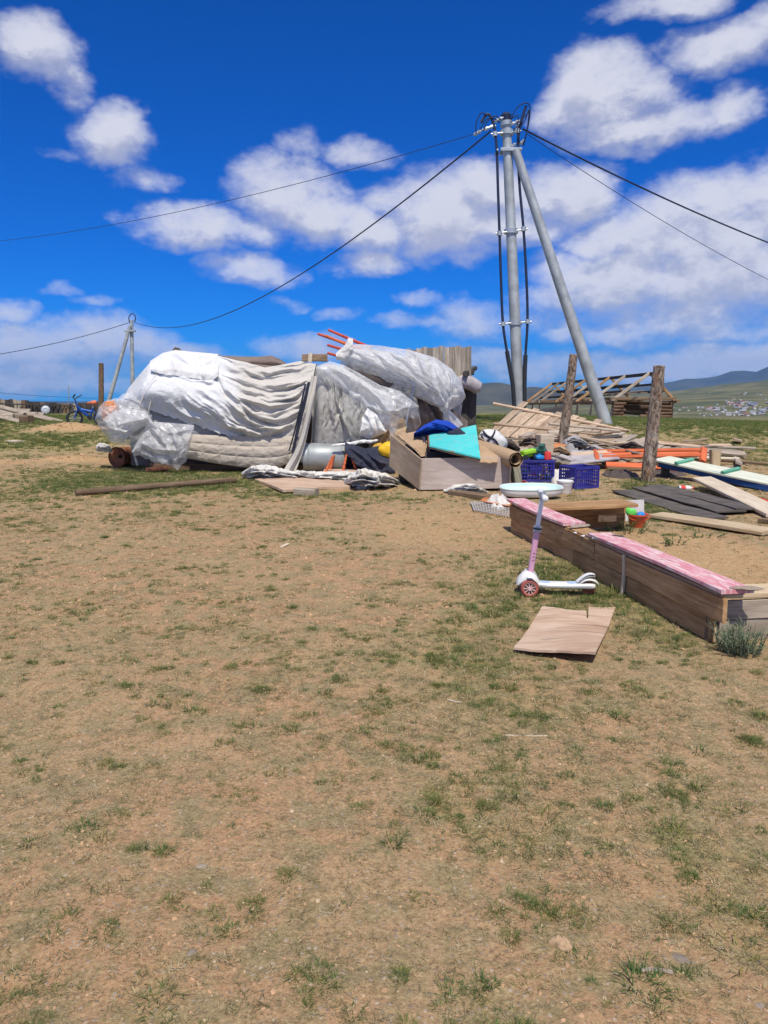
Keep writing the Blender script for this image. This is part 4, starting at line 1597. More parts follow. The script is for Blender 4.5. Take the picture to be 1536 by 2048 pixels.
for i in range(5):
    z_ = gzr + hh * (i + .5) / 5
    for (a, b) in ((1.6, 1.0 + .1 * (i % 2)), (.35 - .25 * (i % 3), -1.05)):
        if i == 4 and a < 1:
            continue
        A_ = rn + side * a
        B_ = rn + side * b
        A_.z = B_.z = z_
        L_ = (B_ - A_).length
        put('log', log_mesh(L_, hh / 9.2, hh / 10, 8, 4, .05, .01, 100 + i), M_['log_wood'], frame(A_, B_ - A_, (0, -1, 0)), ruin)
    A_ = rn - side * 1.05
    B_ = A_ + ax * 6
    A_.z = B_.z = z_
    put('log', log_mesh(6, hh / 9.2, hh / 10, 8, 4, .05, .01, 140 + i), M_['log_wood'], frame(A_, B_ - A_, (0, -1, 0)), ruin)
    A_ = rn + side * 1.6 + ax * 5.0
    B_ = A_ + ax * 7.5
    A_.z = z_ - .15
    B_.z = z_ - .75
    board('wall_board', A_, B_, hh / 5.2, .05, M_['slab_wood'], ruin, (-1, 0, 0))

# ---------------------------------------------------------------- village across the valley
simple('wall_white', (.54, .53, .50), .8, 0, .05, .5, 0)
simple('wall_brown', (.24, .18, .13), .8, 0, .05, .5, 0)
simple('roof_red', (.30, .12, .10), .8, 0, .05, .5, 0)
simple('roof_grey', (.26, .28, .31), .8, 0, .05, .5, 0)
simple('roof_blue', (.17, .21, .28), .8, 0, .05, .5, 0)


def house_mesh(w, d, h, rh):
    b = MB()
    b.box((0, 0, h / 2 - .5), (w, d, h + 1))
    b.cur = 1
    x, y = w / 2 * 1.08, d / 2 * 1.1
    b._add([(-x, -y, h), (x, -y, h), (x, y, h), (-x, y, h), (-x, 0, h + rh), (x, 0, h + rh)], [(0, 1, 5, 4), (2, 3, 4, 5), (0, 4, 3), (1, 2, 5), (3, 2, 1, 0)])
    return b.mesh('house')


def ger_mesh(r):
    return MB().lathe([(r, -1), (r, 1.7), (.5, 2.7), (.01, 2.8)], 10).mesh('ger', 40)


hk = {}
for nm, w, d, h, rh, mw, mr in (('w_grey', 9, 7, 3, 2.0, 'wall_white', 'roof_grey'), ('w_red', 10, 8, 3.4, 2.6, 'wall_white', 'roof_red'),
                                ('b_grey', 8, 6, 2.8, 1.6, 'wall_brown', 'roof_grey'), ('w_blue', 9, 7, 3.2, 2.2, 'wall_white', 'roof_blue')):
    me = house_mesh(w, d, h, rh)
    me.materials.append(M_[mw])
    me.materials.append(M_[mr])
    hk[nm] = me
gm_ = ger_mesh(3.2)
gm_.materials.append(M_['wall_white'])
hk['ger'] = gm_


def far_ground(px, py):
    a, b, c = ray(px, py)
    lo = None
    for d in np.geomspace(600, 4200, 260):
        t = d / b
        if CAM_H + c * t <= float(gz_base(a * t, d)):
            return Vector((a * t, d, float(gz_base(a * t, d))))
    return None


labs = {'w_grey': ('white house with a grey roof in the distant valley village', 'house'), 'w_red': ('white house with a red roof in the distant valley village', 'house'),
        'b_grey': ('brown house with a grey roof in the distant valley village', 'house'), 'w_blue': ('white house with a blue roof in the distant valley village', 'house'),
        'ger': ('round white felt tent in the distant valley village', 'tent')}
hr = random.Random(21)
cnt = 0
for i in range(270):
    px = 1345 + 290 * hr.random() ** .8
    py = 784 + 50 * hr.random()
    if px < 1450 and py < 815 and hr.random() < .93:
        continue
    if px >= 1450 and py < 800 and hr.random() < .75:
        continue
    p = far_ground(px, py)
    if p is None:
        continue
    kd = hr.choice(['w_grey', 'w_grey', 'ger', 'ger', 'ger', 'b_grey', 'b_grey', 'w_grey', 'w_blue', 'b_grey', 'w_red', 'w_grey', 'ger'])
    nm = 'felt_tent' if kd == 'ger' else 'village_house'
    s = hr.uniform(.5, .95) * (1.3 if px > 1430 and py > 805 else .9)
    put(nm, hk[kd], None, T(p) @ RZ(hr.uniform(0, 3)) @ Matrix.Scale(s, 4), None, labs[kd][0], labs[kd][1], 'houses and tents of the distant village')
    cnt += 1
print('village', cnt)
# ================================================================ the collapsed tent
TY = 13.35


def bulge_main(U, t):
    b = .17 * np.exp(-((t - .36) / .30) ** 2) * sstep(0, .18, U) * sstep(1.02, .7, U) + .10 * np.exp(-((t - .40) / .35) ** 2)
    return b - .95 * np.maximum(0, t - .55) ** 1.6 * (1 - .3 * U) - .7 * sstep(.16, 0, U) ** 1.5


ger = thing('collapsed_tent', 'big collapsed felt tent heaped under white canvas covers', 'tent', on_ground((-2.4, 14.2)))
swags = [([(434, 718), (486, 742), (535, 745), (590, 736), (626, 727)], 5, .055), ([(437, 737), (479, 757), (518, 770), (575, 768), (622, 758)], 5, .060),
         ([(440, 752), (490, 778), (540, 788), (590, 780), (618, 768)], 4, .050), ([(453, 776), (502, 802), (551, 812), (596, 796)], 5, .065), ([(472, 800), (518, 832), (560, 838), (600, 822)], 4.5, .055),
         ([(427, 773), (470, 815), (512, 848), (551, 862), (588, 848)], 5, .06), ([(407, 802), (453, 841), (502, 867), (548, 868)], 5, .055), ([(368, 789), (404, 822), (443, 848), (486, 864)], 5, .045),
         ([(330, 800), (370, 826), (410, 845)], 6, .03), ([(316, 748), (360, 753), (400, 760), (432, 762)], 3, .05), ([(300, 735), (275, 790), (268, 812)], 4, .03), ([(318, 742), (290, 780), (284, 815)], 3.5, .035),
         ([(434, 712), (440, 740), (455, 775), (490, 815)], 5, .045), ([(560, 800), (590, 790), (612, 775)], 3, .035), ([(500, 822), (545, 828), (590, 812), (608, 800)], 3, .03),
         ([(350, 706), (380, 730), (400, 756)], 6, .03), ([(430, 712), (395, 730), (350, 745)], 5, .025), ([(470, 726), (520, 752), (580, 752), (622, 742)], 3.5, .035),
         ([(520, 790), (560, 797), (600, 786)], 3, .03), ([(480, 770), (530, 797), (580, 795), (612, 782)], 3, .035), ([(440, 800), (490, 840), (530, 856)], 3, .03), ([(420, 820), (460, 852), (505, 872)], 3, .03),
         ([(390, 770), (430, 800), (470, 838)], 4, .025), ([(350, 770), (385, 795), (420, 828)], 5, .022)]
_fr = random.Random(3)
for (pts_, w_, a_) in list(swags[:8]) + [swags[12]]:
    for k_ in range(3):
        oy = _fr.choice((-1, 1)) * _fr.uniform(6, 13)
        i0 = _fr.randint(0, max(0, len(pts_) - 3))
        seg = [(x_ + _fr.uniform(-6, 6), y_ + oy + _fr.uniform(-3, 3)) for x_, y_ in pts_[i0:i0 + 3]]
        swags.append((seg, _fr.uniform(1.5, 2.4), _fr.uniform(.012, .028)))
top_A = [(243, 801), (258, 775), (280, 748), (300, 725), (325, 709), (350, 703), (380, 706), (432, 711), (445, 714), (480, 722), (530, 735), (560, 730), (600, 722), (632, 728)]
bot_A = [(243, 806), (285, 815), (330, 830), (395, 852), (440, 867), (480, 876), (520, 881), (560, 880), (595, 874), (618, 868), (632, 866)]
meA = drape('canvas_cover', 243, 632, 300, 130, top_A, bot_A, TY, bulge_main, swags, .013, .035, 2.0, 2.6, 18, hem=3, px1b=604)


def canvas_mix():
    """white on the left, blending into a greyer beige on the right"""
    m, n, p, out = bsdf_mat('canvas_sheet')
    co = n('ShaderNodeTexCoord').outputs['Object']
    x = n('ShaderNodeSeparateXYZ', {0: co}).outputs[0]
    nz = n('ShaderNodeTexNoise', {'Vector': co, 'Scale': 2.2, 'Detail': 7.0, 'Roughness': .65})
    f = n.smooth(n.math('ADD', x, n.math('MULTIPLY', n.math('SUBTRACT', nz.outputs[0], .5), .9)), -2.95, -2.25)
    c = n.mix(f, (.75, .76, .77), (.60, .57, .52))
    nd = n('ShaderNodeTexNoise', {'Vector': co, 'Scale': 5.5, 'Detail': 9.0, 'Roughness': .7})
    c = n.mix(n.math('MULTIPLY', n.smooth(nd.outputs[0], .52, .76), .38), c, (.36, .30, .24))
    n.l.new(c, p.inputs['Base Color'])
    p.inputs['Roughness'].default_value = .8
    p.inputs['Specular IOR Level'].default_value = .25
    nb_ = n('ShaderNodeTexNoise', {'Vector': n.vmath('MULTIPLY', co, (5., 5., 12.)), 'Scale': 1.6, 'Detail': 6.0, 'Roughness': .6, 'Distortion': 1.2})
    bp = n('ShaderNodeBump', {'Height': nb_.outputs[0], 'Strength': .35, 'Distance': .05})
    n.l.new(bp.outputs[0], p.inputs['Normal'])
    tr = n('ShaderNodeBsdfTranslucent', {'Color': c})
    mx = n('ShaderNodeMixShader', {0: .1, 1: p.outputs[0], 2: tr.outputs[0]})
    n.l.new(mx.outputs[0], out.inputs[0])


canvas_mix()
put('canvas_cover', meA, M_['canvas_sheet'], None, ger)
# upper sheet laid over the crown
put('crown_sheet', drape('crown_sheet', 300, 436, 120, 44, [(300, 722), (325, 706), (350, 700), (380, 703), (436, 708)], [(300, 741), (318, 747), (360, 752), (400, 759), (424, 762), (436, 752)], TY - .02,
                         lambda U, t: (.09 * np.exp(-((t - .0) / .5) ** 2) + .02) * sstep(1.0, .82, U) * sstep(0, .15, U) + .06 * sstep(.9, 1., U) - .75 * np.maximum(0, t - .2) ** 1.5, [([(340, 706), (350, 730), (352, 750)], 5, .025), ([(390, 706), (395, 735), (398, 757)], 4, .03), ([(425, 710), (410, 735), (412, 760)], 4, .03)], .012, .05, 5.0, .9, 10),
    M_['white_canvas'], None, ger)
# felt wall under the cover
put('felt_wall', drape('felt_wall', 284, 606, 150, 50, [(284, 800), (340, 800), (606, 800)], [(284, 895), (320, 908), (380, 918), (606, 925)], TY + .10, lambda U, t: .10 * np.sin(t * PI), [], .02, .04, 7.0), M_['felt_grey'], None, ger)


def quilt():
    px0, px1 = 372, 590
    u = np.linspace(0, 1, 170)
    t = np.linspace(0, 1, 60)
    U, TT = np.meshgrid(u, t, indexing='ij')
    PX = px0 + (px1 - px0) * U
    bt = tab([(372, 916), (420, 925), (480, 934), (530, 938), (560, 934), (590, 922)], PX)
    tp = tab([(372, 868), (440, 871), (590, 872)], PX)
    PY = bt + (tp - bt) * TT
    seam = np.abs(np.sin(U * PI * 6.5)) ** .3
    seam2 = np.abs(np.sin(TT * PI * 3)) ** .5
    Y = TY - .05 - .028 * seam * seam2 - .05 * np.sin(np.clip(TT, 0, 1) * PI)
    Y = Y - .007 * crease(PX * .05, PY * .12, 3.3, 3) - .012 * fbm(PX * .05, PY * .09, 2.2, 3)
    a, b, c = ray_np(PX, PY)
    s = Y / b
    return grid_mesh('quilt', np.stack([a * s, Y, CAM_H + c * s], -1))


put('quilted_wall', quilt(), M_['quilt_cloth'], None, ger)
base_b = [At(300, 938, TY + .25), At(612, 942, TY + .25)]
for p in base_b:
    p.z = gz(p.x, p.y) + .05
board('ground_beam', base_b[0], base_b[1], .12, .12, M_['log_wood'], ger)


def ribbon(pts, w, Yf, n=7, mat=None, name='strap', parent=None, amp=.02, seed=1.):
    P = smooth_poly(pts, 10)
    rows = []
    for i, (x, y) in enumerate(P):
        t = i / (len(P) - 1)
        ww = np.interp(t, np.linspace(0, 1, len(w)), w)
        Yq = Yf(t) if callable(Yf) else Yf
        row = []
        for j in range(n):
            s = j / (n - 1) - .5
            yy = Yq + amp * math.sin(s * 9 + t * 5 + seed) - amp * 1.5 * (abs(s) < .2)
            row.append(At(x + s * ww, y, yy))
        rows.append(row)
    return put(name, grid_mesh(name, np.array([[tuple(p) for p in r] for r in rows])), M_[mat], None, parent)


ribbon([(618, 764), (610, 800), (598, 850), (585, 905)], [6, 7, 7, 6], lambda t: TY - .34 + .12 * t, 5, 'navy_cloth', 'tie_band', ger, .008)
ribbon([(611, 768), (602, 810), (590, 860), (578, 902)], [4, 4, 3.5, 3], lambda t: TY - .36 + .12 * t, 5, 'navy_cloth', 'tie_band', ger, .008)
ribbon([(629, 752), (622, 800), (612, 850), (598, 900), (578, 944)], [12, 12, 13, 17, 26], lambda t: TY - .30 - .08 * t, 13, 'worn_canvas', 'door_flap', ger, .03)
for pts in ([(318, 742), (300, 768), (286, 795), (277, 825), (272, 860)], [(330, 745), (318, 775), (303, 800), (296, 832), (290, 865)]):
    put('rope', MB().tube([At(a, b, TY - .03 - .16 * math.sin(i / 30 * PI)) for i, (a, b) in enumerate(smooth_poly(pts, 8))], .014, 6).mesh('rope', 60), M_['worn_canvas'], None, ger)
# felt layers showing over the top edge
put('felt_layer', drape('felt_layer', 436, 574, 60, 22, [(436, 711), (480, 713), (520, 713), (542, 711), (560, 718), (574, 727)], [(436, 716), (500, 735), (574, 735)], TY + .9, lambda U, t: .12 * np.sin(t * PI), [], .02, .06, 3.0, 1.2, 8), M_['felt_brown'], None, ger)
put('felt_layer', drape('felt_layer', 343, 368, 20, 12, [(343, 702), (350, 694), (358, 696), (368, 705)], [(343, 710), (368, 712)], TY + .75, lambda U, t: .1 * np.sin(t * PI), [], .015, .1, 4.0, .4, 6), M_['dark_rag'], None, ger)
put('felt_core', drape('felt_core', 262, 640, 80, 26, [(262, 800), (300, 742), (350, 716), (430, 720), (640, 740)], [(262, 930), (640, 935)], TY + .45, lambda U, t: -.8 * np.maximum(0, t - .4) ** 1.6, [], .03, .03, 8.0, 1.8, 12), M_['felt_brown'], None, ger)
a_, b_ = At(604, 716, TY + .8), At(655, 716, TY + .8)
board('roof_board', a_, b_, .13, .05, M_['brown_wood'], ger, (0, -1, .2))
a_, b_ = At(620, 724, TY + .6), At(622, 706, TY + .6)
board('roof_peg', a_, b_, .07, .06, M_['pale_wood'], ger, (0, -1, .2))

# ---------------------------------------------------------------- grey cover hanging at the doorway
shroud = thing('doorway_drape', 'grey canvas drape hanging in vertical folds beside the galvanised tank', 'canvas', on_ground((-.55, 13.9)))
fv = []
for k, (a, b, c) in enumerate([(640, 660, 640), (652, 668, 654), (664, 664, 670), (676, 690, 668), (690, 695, 690), (702, 705, 706), (716, 722, 712), (730, 742, 722), (742, 752, 735), (668, 676, 700)]):
    fv.append(([(a, 745 + 7 * (k % 3)), (b, 800), (c, 885 - 9 * (k % 4))], 2.6 + 1.1 * (k % 3), (.055, .03, .04)[k % 3]))
put('canvas_sheet', drape('drape', 624, 792, 170, 90, [(624, 738), (645, 729), (665, 728), (690, 737), (720, 756), (750, 776), (792, 792)], [(624, 892), (650, 886), (700, 884), (735, 880), (755, 888), (775, 868), (792, 840)], TY - .05,
                             lambda U, t: .12 * np.sin(t * PI) - .5 * np.maximum(0, t - .7) ** 1.4, fv, .016, .03, 6.0, 1.7, 12, .25, wrsx=.07, hem=4), M_['grey_canvas'], None, shroud)
put('rolled_hem', MB().tube([At(a, b, TY - .32) for a, b in smooth_poly([(664, 891), (685, 889), (705, 887), (725, 883), (742, 883), (756, 880)], 6)], [.008 + .022 * math.sin(i / 30 * PI) ** .5 for i in range(31)], 10, True, lambda i, k: 1 + .25 * math.sin(i * 1.3 + k * 2)).mesh('hem', 60), M_['white_canvas'], None, shroud)
put('side_panel', drape('panel', 719, 772, 50, 40, [(719, 866), (724, 835), (735, 816), (755, 830), (772, 862)], [(719, 872), (740, 878), (772, 866)], TY - .2, lambda U, t: .1 * np.sin(t * PI), [([(725, 818), (740, 845), (742, 876)], 3, .04), ([(745, 825), (755, 850), (752, 872)], 3, .04)], .022, .06, 3.0), M_['white_canvas'], None, shroud)
put('polythene', drape('poly', 632, 838, 190, 80, [(632, 732), (660, 722), (690, 731), (725, 750), (760, 770), (800, 782), (838, 812)], [(632, 742), (665, 765), (700, 790), (725, 812), (760, 850), (786, 872), (800, 842), (820, 832), (838, 814)], TY - .18,
                      lambda U, t: .10 * np.sin(t * PI) - .4 * np.maximum(0, t - .7) ** 1.3, [([(660, 728), (720, 770), (780, 850)], 5, .05), ([(690, 735), (750, 790), (800, 840)], 6, .05), ([(735, 815), (770, 822), (820, 815)], 4, .05)], .022, .028, 9.0, 0, 8, hem=10), M_['plastic_film'], None, shroud)

# ---------------------------------------------------------------- polythene-wrapped bundle on top
bund = thing('wrapped_bundle', 'large bundle of bedding wrapped in cloudy polythene, tied at its right end', 'bundle', on_ground((.5, 14.3)))
BY = 13.7
cl = [(680, 712, 13), (692, 710, 20), (715, 714, 25), (750, 722, 30), (790, 737, 38), (825, 752, 46), (855, 767, 50), (878, 782, 47), (892, 800, 33), (895, 814, 13), (893, 822, 6.5), (897, 830, 9), (902, 842, 13), (906, 854, 15)]
tt_ = np.linspace(0, 1, 110)
kk = np.linspace(0, 1, len(cl))
sp = np.array(smooth_poly([(c[0], c[1]) for c in cl], 10))
cx_ = np.interp(tt_, np.linspace(0, 1, len(sp)), sp[:, 0])
cy_ = np.interp(tt_, np.linspace(0, 1, len(sp)), sp[:, 1])
cr_ = np.interp(tt_, kk, [c[2] for c in cl]) / ppm(BY)
ctr = np.array([tuple(At(a, b, BY)) for a, b in zip(cx_, cy_)])
tg = np.gradient(ctr, axis=0)
tg /= np.linalg.norm(tg, axis=1)[:, None]
upv = np.cross(np.tile([0, 1, 0], (110, 1)), tg)
upv /= np.linalg.norm(upv, axis=1)[:, None]
sv = np.cross(tg, upv)
an = np.linspace(0, 2 * PI, 120, endpoint=False)


def bag(rs, cre, seed, k1=.8):
    A_, I_ = np.meshgrid(an, np.arange(110), indexing='ij')
    nearneck = np.exp(-((I_ / 109 - .775) / .16) ** 2)
    q_ = I_ / 109.
    aw = A_ + .35 * fbm(np.cos(A_), np.sin(A_), q_ * 3 + seed, 2) + .25 * (q_ - .77)
    cx1, sx1 = np.cos(aw), np.sin(aw)
    long_ = np.clip(1 - 2.3 * np.abs(pn(cx1 * 3.6, sx1 * 3.6, q_ * 2.2 + seed)), 0, 1) ** 1.5
    long2 = np.clip(1 - 2.3 * np.abs(pn(cx1 * 8, sx1 * 8, q_ * 3.5 + seed + 4)), 0, 1) ** 1.3
    R = rs[None, :] * (1 + cre * (.45 * fbm(np.cos(A_) * 1.3, np.sin(A_) * 1.3, q_ * 4 + seed, 2) + .42 * (long_ - .4) * (.35 + nearneck) + .22 * (long2 - .4) * (.25 + 1.3 * nearneck)) + .10 * nearneck * np.sin(A_ * 15 + 2 * np.sin(A_ * 3 + seed)))
    P = ctr[None, :, :] + R[..., None] * (np.cos(A_)[..., None] * upv[None] + k1 * 1.25 * np.sin(A_)[..., None] * sv[None])
    return P


nf = []
for k, (a_, b_) in enumerate([(700, 700), (722, 694), (745, 692), (768, 693), (790, 697), (812, 701), (835, 706), (858, 714), (880, 724), (900, 740), (915, 756), (926, 775), (928, 792), (705, 732), (735, 744), (765, 756), (800, 776), (830, 792), (860, 808)]):
    m_ = ((a_ + 893) / 2 + (8 if k % 2 else -6), (b_ + 820) / 2 - (10 if k < 13 else -2))
    nf.append(([(a_, b_), m_, (892, 818)], 2.6 + 1.4 * (k % 3), (.07, .045, .055)[k % 3]))
put('polythene_wrap', drape('wrap', 680, 931, 230, 110, [(680, 726), (686, 706), (697, 692), (712, 688), (760, 691), (820, 700), (870, 715), (905, 739), (924, 766), (931, 792)],
                            [(680, 730), (720, 742), (760, 755), (800, 774), (840, 797), (870, 813), (893, 823), (915, 813), (931, 796)], BY - .12,
                            lambda U, t: .40 * np.sin(np.clip(t, 0, 1) * PI) ** .8 * (.45 + .55 * np.sin(U * PI)) - .35 * np.maximum(0, t - .75) ** 1.3 + .10 * np.exp(-((U - .85) / .1) ** 2) * (1 - t), nf, .028, .022, 2., 1.0, 12, hem=3), M_['plastic_film'], None, bund)
tl_ = MB().tube([At(892, 816, BY - .18), At(893, 823, BY - .2), At(897, 832, BY - .2), At(903, 846, BY - .18), At(907, 856, BY - .16)], [.11, .055, .085, .125, .15], 22, False, lambda i, k: 1 + .22 * math.sin(k * 2.1 + i * .4))
put('tied_tail', tl_.mesh('tail', 60), M_['plastic_film'], None, bund)
inner = bag(cr_ * np.where(tt_ < .70, .70, .4), .6, 7.)[:, 4:80]
put('bedding', grid_mesh('bedding', inner, True, True), M_['worn_canvas'], None, bund)
put('white_corner', drape('corner', 672, 706, 26, 26, [(672, 706), (690, 690), (697, 675), (706, 677)], [(672, 720), (690, 722), (706, 706)], BY - .35, lambda U, t: .05 * np.sin(t * PI), [], .02, .08, 3.), M_['white_cloth'], None, bund)

# what lies under and behind the bundle
def roll(name, pts, rad, Y, mat, label, cat, seed=1, n=14):
    P = [At(a, b, Y) for a, b in smooth_poly(pts, 6)]
    r_ = random.Random(seed)
    rs = list(np.interp(np.linspace(0, 1, len(P)), np.linspace(0, 1, len(rad)), rad) / ppm(Y))
    w_ = [[1 + r_.uniform(-.08, .08) for _ in range(n)] for _ in P]
    return put(name, MB().tube(P, rs, n, True, lambda i, k: w_[i][k]).mesh(name, 60), M_[mat], None, None, label, cat)


roll('felt_roll', [(688, 738), (720, 745), (755, 758), (792, 775)], [9, 15, 17, 13], 13.75, 'felt_brown', 'roll of brown felt squeezed beneath the wrapped bundle', 'felt', 4)
hp = thing('felt_heap', 'brown and grey felt heaped behind the plywood box, under the bundle', 'felt', on_ground((.45, 14.3)))
put('felt_mass', drape('mass', 690, 935, 110, 50, [(690, 752), (760, 768), (840, 790), (890, 806), (935, 842)], [(690, 925), (935, 925)], 14.0, lambda U, t: .2 * np.sin(t * PI), [], .05, .03, 4.4, 1.4, 10, .4), M_['felt_brown'], None, hp)
put('felt_flap', drape('flap', 838, 905, 50, 50, [(838, 775), (870, 800), (905, 830)], [(838, 868), (870, 866), (905, 866)], 13.72, lambda U, t: .12 * np.sin(t * PI), [([(842, 780), (862, 830), (858, 866)], 4, .09), ([(860, 795), (885, 840), (880, 866)], 4, .08)], .03, .05, 2.4), M_['felt_brown'], None, hp)
put('canvas_fold', drape('fold', 768, 842, 60, 60, [(768, 840), (776, 780), (785, 768), (800, 762), (822, 768), (834, 790), (842, 845)], [(768, 850), (785, 866), (800, 868), (828, 866), (842, 850)], 13.62, lambda U, t: .14 * np.sin(t * PI), [([(790, 770), (800, 820), (795, 862)], 4, .07), ([(812, 768), (818, 810), (830, 850)], 4, .06)], .03, .05, 5.1), M_['worn_canvas'], None, hp)
put('stained_flap', drape('stain', 738, 812, 80, 50, [(738, 860), (765, 838), (780, 826), (795, 832), (812, 840)], [(738, 898), (770, 893), (795, 906), (812, 895)], 13.3, lambda U, t: .1 * np.sin(t * PI), [([(778, 832), (770, 865), (755, 895)], 3, .05), ([(785, 834), (788, 865), (798, 900)], 3, .05), ([(780, 832), (780, 860), (778, 892)], 2.5, .04)], .02, .05, 5.9), M_['stained_canvas'], None, hp)
put('metal_pole', MB().tube([At(806, 872, 13.25), At(829, 768, 13.35)], .022, 10).mesh('rod', 60), M_['galvanised'], None, None, 'thin shiny metal pole leaning upright among the felt', 'pole')

# red roof poles poking out
for k, (a, b, lab) in enumerate([((636, 668), (706, 690), 'long red roof pole, second from the top of the bunch'), ((657, 660), (712, 684), 'red roof pole at the top of the bunch'),
                                 ((655, 690), (700, 700), 'short red roof pole in the middle of the bunch'), ((655, 706), (700, 716), 'lowest red roof pole of the bunch'), ((650, 671), (706, 695), 'pale red roof pole between the two uppermost ones')]):
    A_, B_ = At(a[0], a[1], 14.6 - .1 * k), At(b[0] + 30, b[1] + 12, 14.2)
    me = MB().tube([A_, B_], [.022, .03], 8)
    o_ = me.mesh('rod', 60)
    put('roof_pole', o_, M_['orange_paint_wood'] if k == 4 else M_['red_paint_wood'], None, None, lab, 'pole', 'red roof poles above the tent')

# ---------------------------------------------------------------- slab-wood hut behind
hut = thing('slab_hut', 'small hut of upright grey slab boards behind the wrapped bundle', 'hut', on_ground((1.4, 16)))
HY = 15.4
px = 812.0
while px < 938:
    w_ = random.uniform(8, 12.5)
    tp_ = np.interp(px, [812, 826, 840, 938], [696, 699, 694, 693]) + random.uniform(-2, 2)
    a_ = At(px + w_ / 2, tp_, HY)
    b_ = At(px + w_ / 2, 757 + random.uniform(-3, 3), HY)
    me = plank_mesh((a_ - b_).length, w_ / ppm(HY) * .97, .035, 3, .006, .07)
    put('slab_board', me, M_['slab_wood'], frame((a_ + b_) / 2 + Vector((0, random.uniform(-.015, .015), 0)), a_ - b_, (0, -1, 0)), hut)
    px += w_
a_, b_ = At(800, 750, HY + .08), At(948, 745, HY + .08)
board('beam', a_, b_, .10, .10, M_['dark_wood'], hut)
a_, b_ = At(930, 748, HY - .3), At(950, 736, HY + 1.2)
board('beam', a_, b_, .09, .09, M_['dark_wood'], hut)
px = 800.0
while px < 950:
    w_ = random.uniform(11, 15)
    a_ = At(px + w_ / 2, 760, HY + .14)
    g0 = gz(a_.x, HY) - .1
    put('wall_board', plank_mesh(a_.z - g0, w_ / ppm(HY), .04, 2, .004, .05), M_['dark_wood'], frame((a_.x, HY + .14, (a_.z + g0) / 2), (0, 0, 1), (0, -1, 0)), hut)
    px += w_
for (yy) in (764, 848):
    a_, b_ = At(905, yy, HY + .02), At(948, yy - 2, HY + .02)
    board('batten', a_, b_, .08, .05, M_['dark_wood'], hut, (0, -1, 0))
rb = [At(a, b, HY - .1) for a, b in [(905, 756), (920, 750), (945, 752), (960, 768), (952, 782), (925, 775)]]
put('sack', MB().tube([At(908, 764, HY - .1), At(922, 762, HY - .1), At(940, 766, HY - .1), At(955, 775, HY - .1), At(960, 782, HY - .1)], [.06, .13, .13, .12, .04], 12, True, lambda i, k: 1 + .15 * math.sin(i * 2 + k)).mesh('sack', 60), M_['lilac_sheet'], None, None, 'grey sack lying on the end of the slab hut', 'sack')
for (a, b, mt) in (((892, 830), (928, 852), 'rust'), ((900, 822), (935, 848), 'brown_wood')):
    pass
# ================================================================ things at the tent's left end
LY = 13.3
# plastic bag with orange packaging
bagp = thing('plastic_bag', 'swollen clear plastic bag holding orange wrappers, left of the tent', 'bag', on_ground(At(240, 900, LY)))


def blob(pts_px, Y, depth, seed, cre=.12, n=60, m=40):
    """a closed puffy body whose outline is pts_px at distance Y"""
    P = np.array(pts_px, float)
    c = P.mean(0)
    ang = np.arctan2(P[:, 1] - c[1], P[:, 0] - c[0])
    od = np.argsort(ang)
    ang, rad = ang[od], np.hypot(*(P[od] - c).T)
    th = np.linspace(-PI, PI, n, endpoint=False)
    R = np.interp(th, np.concatenate([ang - 2 * PI, ang, ang + 2 * PI]), np.tile(rad, 3))
    ph = np.linspace(-PI / 2, PI / 2, m)
    T_, F_ = np.meshgrid(th, ph, indexing='ij')
    ca, sa = np.cos(F_), np.sin(F_)
    cr = 1 + cre * (crease(np.cos(T_) * ca * 2.2, np.sin(T_) * ca * 2.2, sa * 2 + seed, 4) * .6 + fbm(np.cos(T_) * ca * 2, np.sin(T_) * ca * 2, sa * 2 + seed, 3))
    PX = c[0] + R[:, None] * ca ** .7 * np.cos(T_) * cr
    PYy = c[1] + R[:, None] * ca ** .7 * np.sin(T_) * cr
    Y = Y + depth * sa * cr
    a, b, cc = ray_np(PX, PYy)
    s = Y / b
    return grid_mesh('blob', np.stack([a * s, Y, CAM_H + cc * s], -1), True, True)


def cloth_strip(cl, Y, seed, deep=.6):
    """rumpled cloth lying along a line; cl = (px, py, half height in px)"""
    n, m = 150, 64
    t = np.linspace(0, 1, n)
    k = np.linspace(0, 1, len(cl))
    sp = np.array(smooth_poly([(c[0], c[1]) for c in cl], 8))
    cx = np.interp(t, np.linspace(0, 1, len(sp)), sp[:, 0])
    cy = np.interp(t, np.linspace(0, 1, len(sp)), sp[:, 1])
    cr = np.interp(t, k, [c[2] for c in cl])
    a = np.linspace(0, 2 * PI, m, endpoint=False)
    A_, I_ = np.meshgrid(a, np.arange(n), indexing='ij')
    CX, CY, CR = cx[I_], cy[I_], cr[I_]
    wx = CX * .022 + .5 * fbm(CX * .03, np.cos(A_) * 1.2, np.sin(A_) * 1.2 + seed, 2)
    rid = np.clip(1 - 2.4 * np.abs(pn(wx, np.cos(A_) * 2.3 + seed, np.sin(A_) * 2.3)), 0, 1) ** 1.3
    rid2 = np.clip(1 - 2.4 * np.abs(pn(wx * 2.0 + 5, np.cos(A_) * 4.1 + seed, np.sin(A_) * 4.1)), 0, 1) ** 1.2
    R = CR * (.62 + .45 * rid + .12 * rid2 + .25 * fbm(CX * .05, np.cos(A_), np.sin(A_) + seed, 2))
    PXs = CX + R * .35 * np.sin(A_ * 2 + seed) * 0
    PYs = CY - R * np.sin(A_)
    Yq = Y - deep / 24. * R * np.cos(A_)
    aa, bb_, cc = ray_np(PXs + 4 * fbm(CX * .1, np.cos(A_) * 2, np.sin(A_) * 2 + seed, 2), PYs)
    s = Yq / bb_
    return grid_mesh('rumple', np.stack([aa * s, Yq, CAM_H + cc * s], -1), True, True)



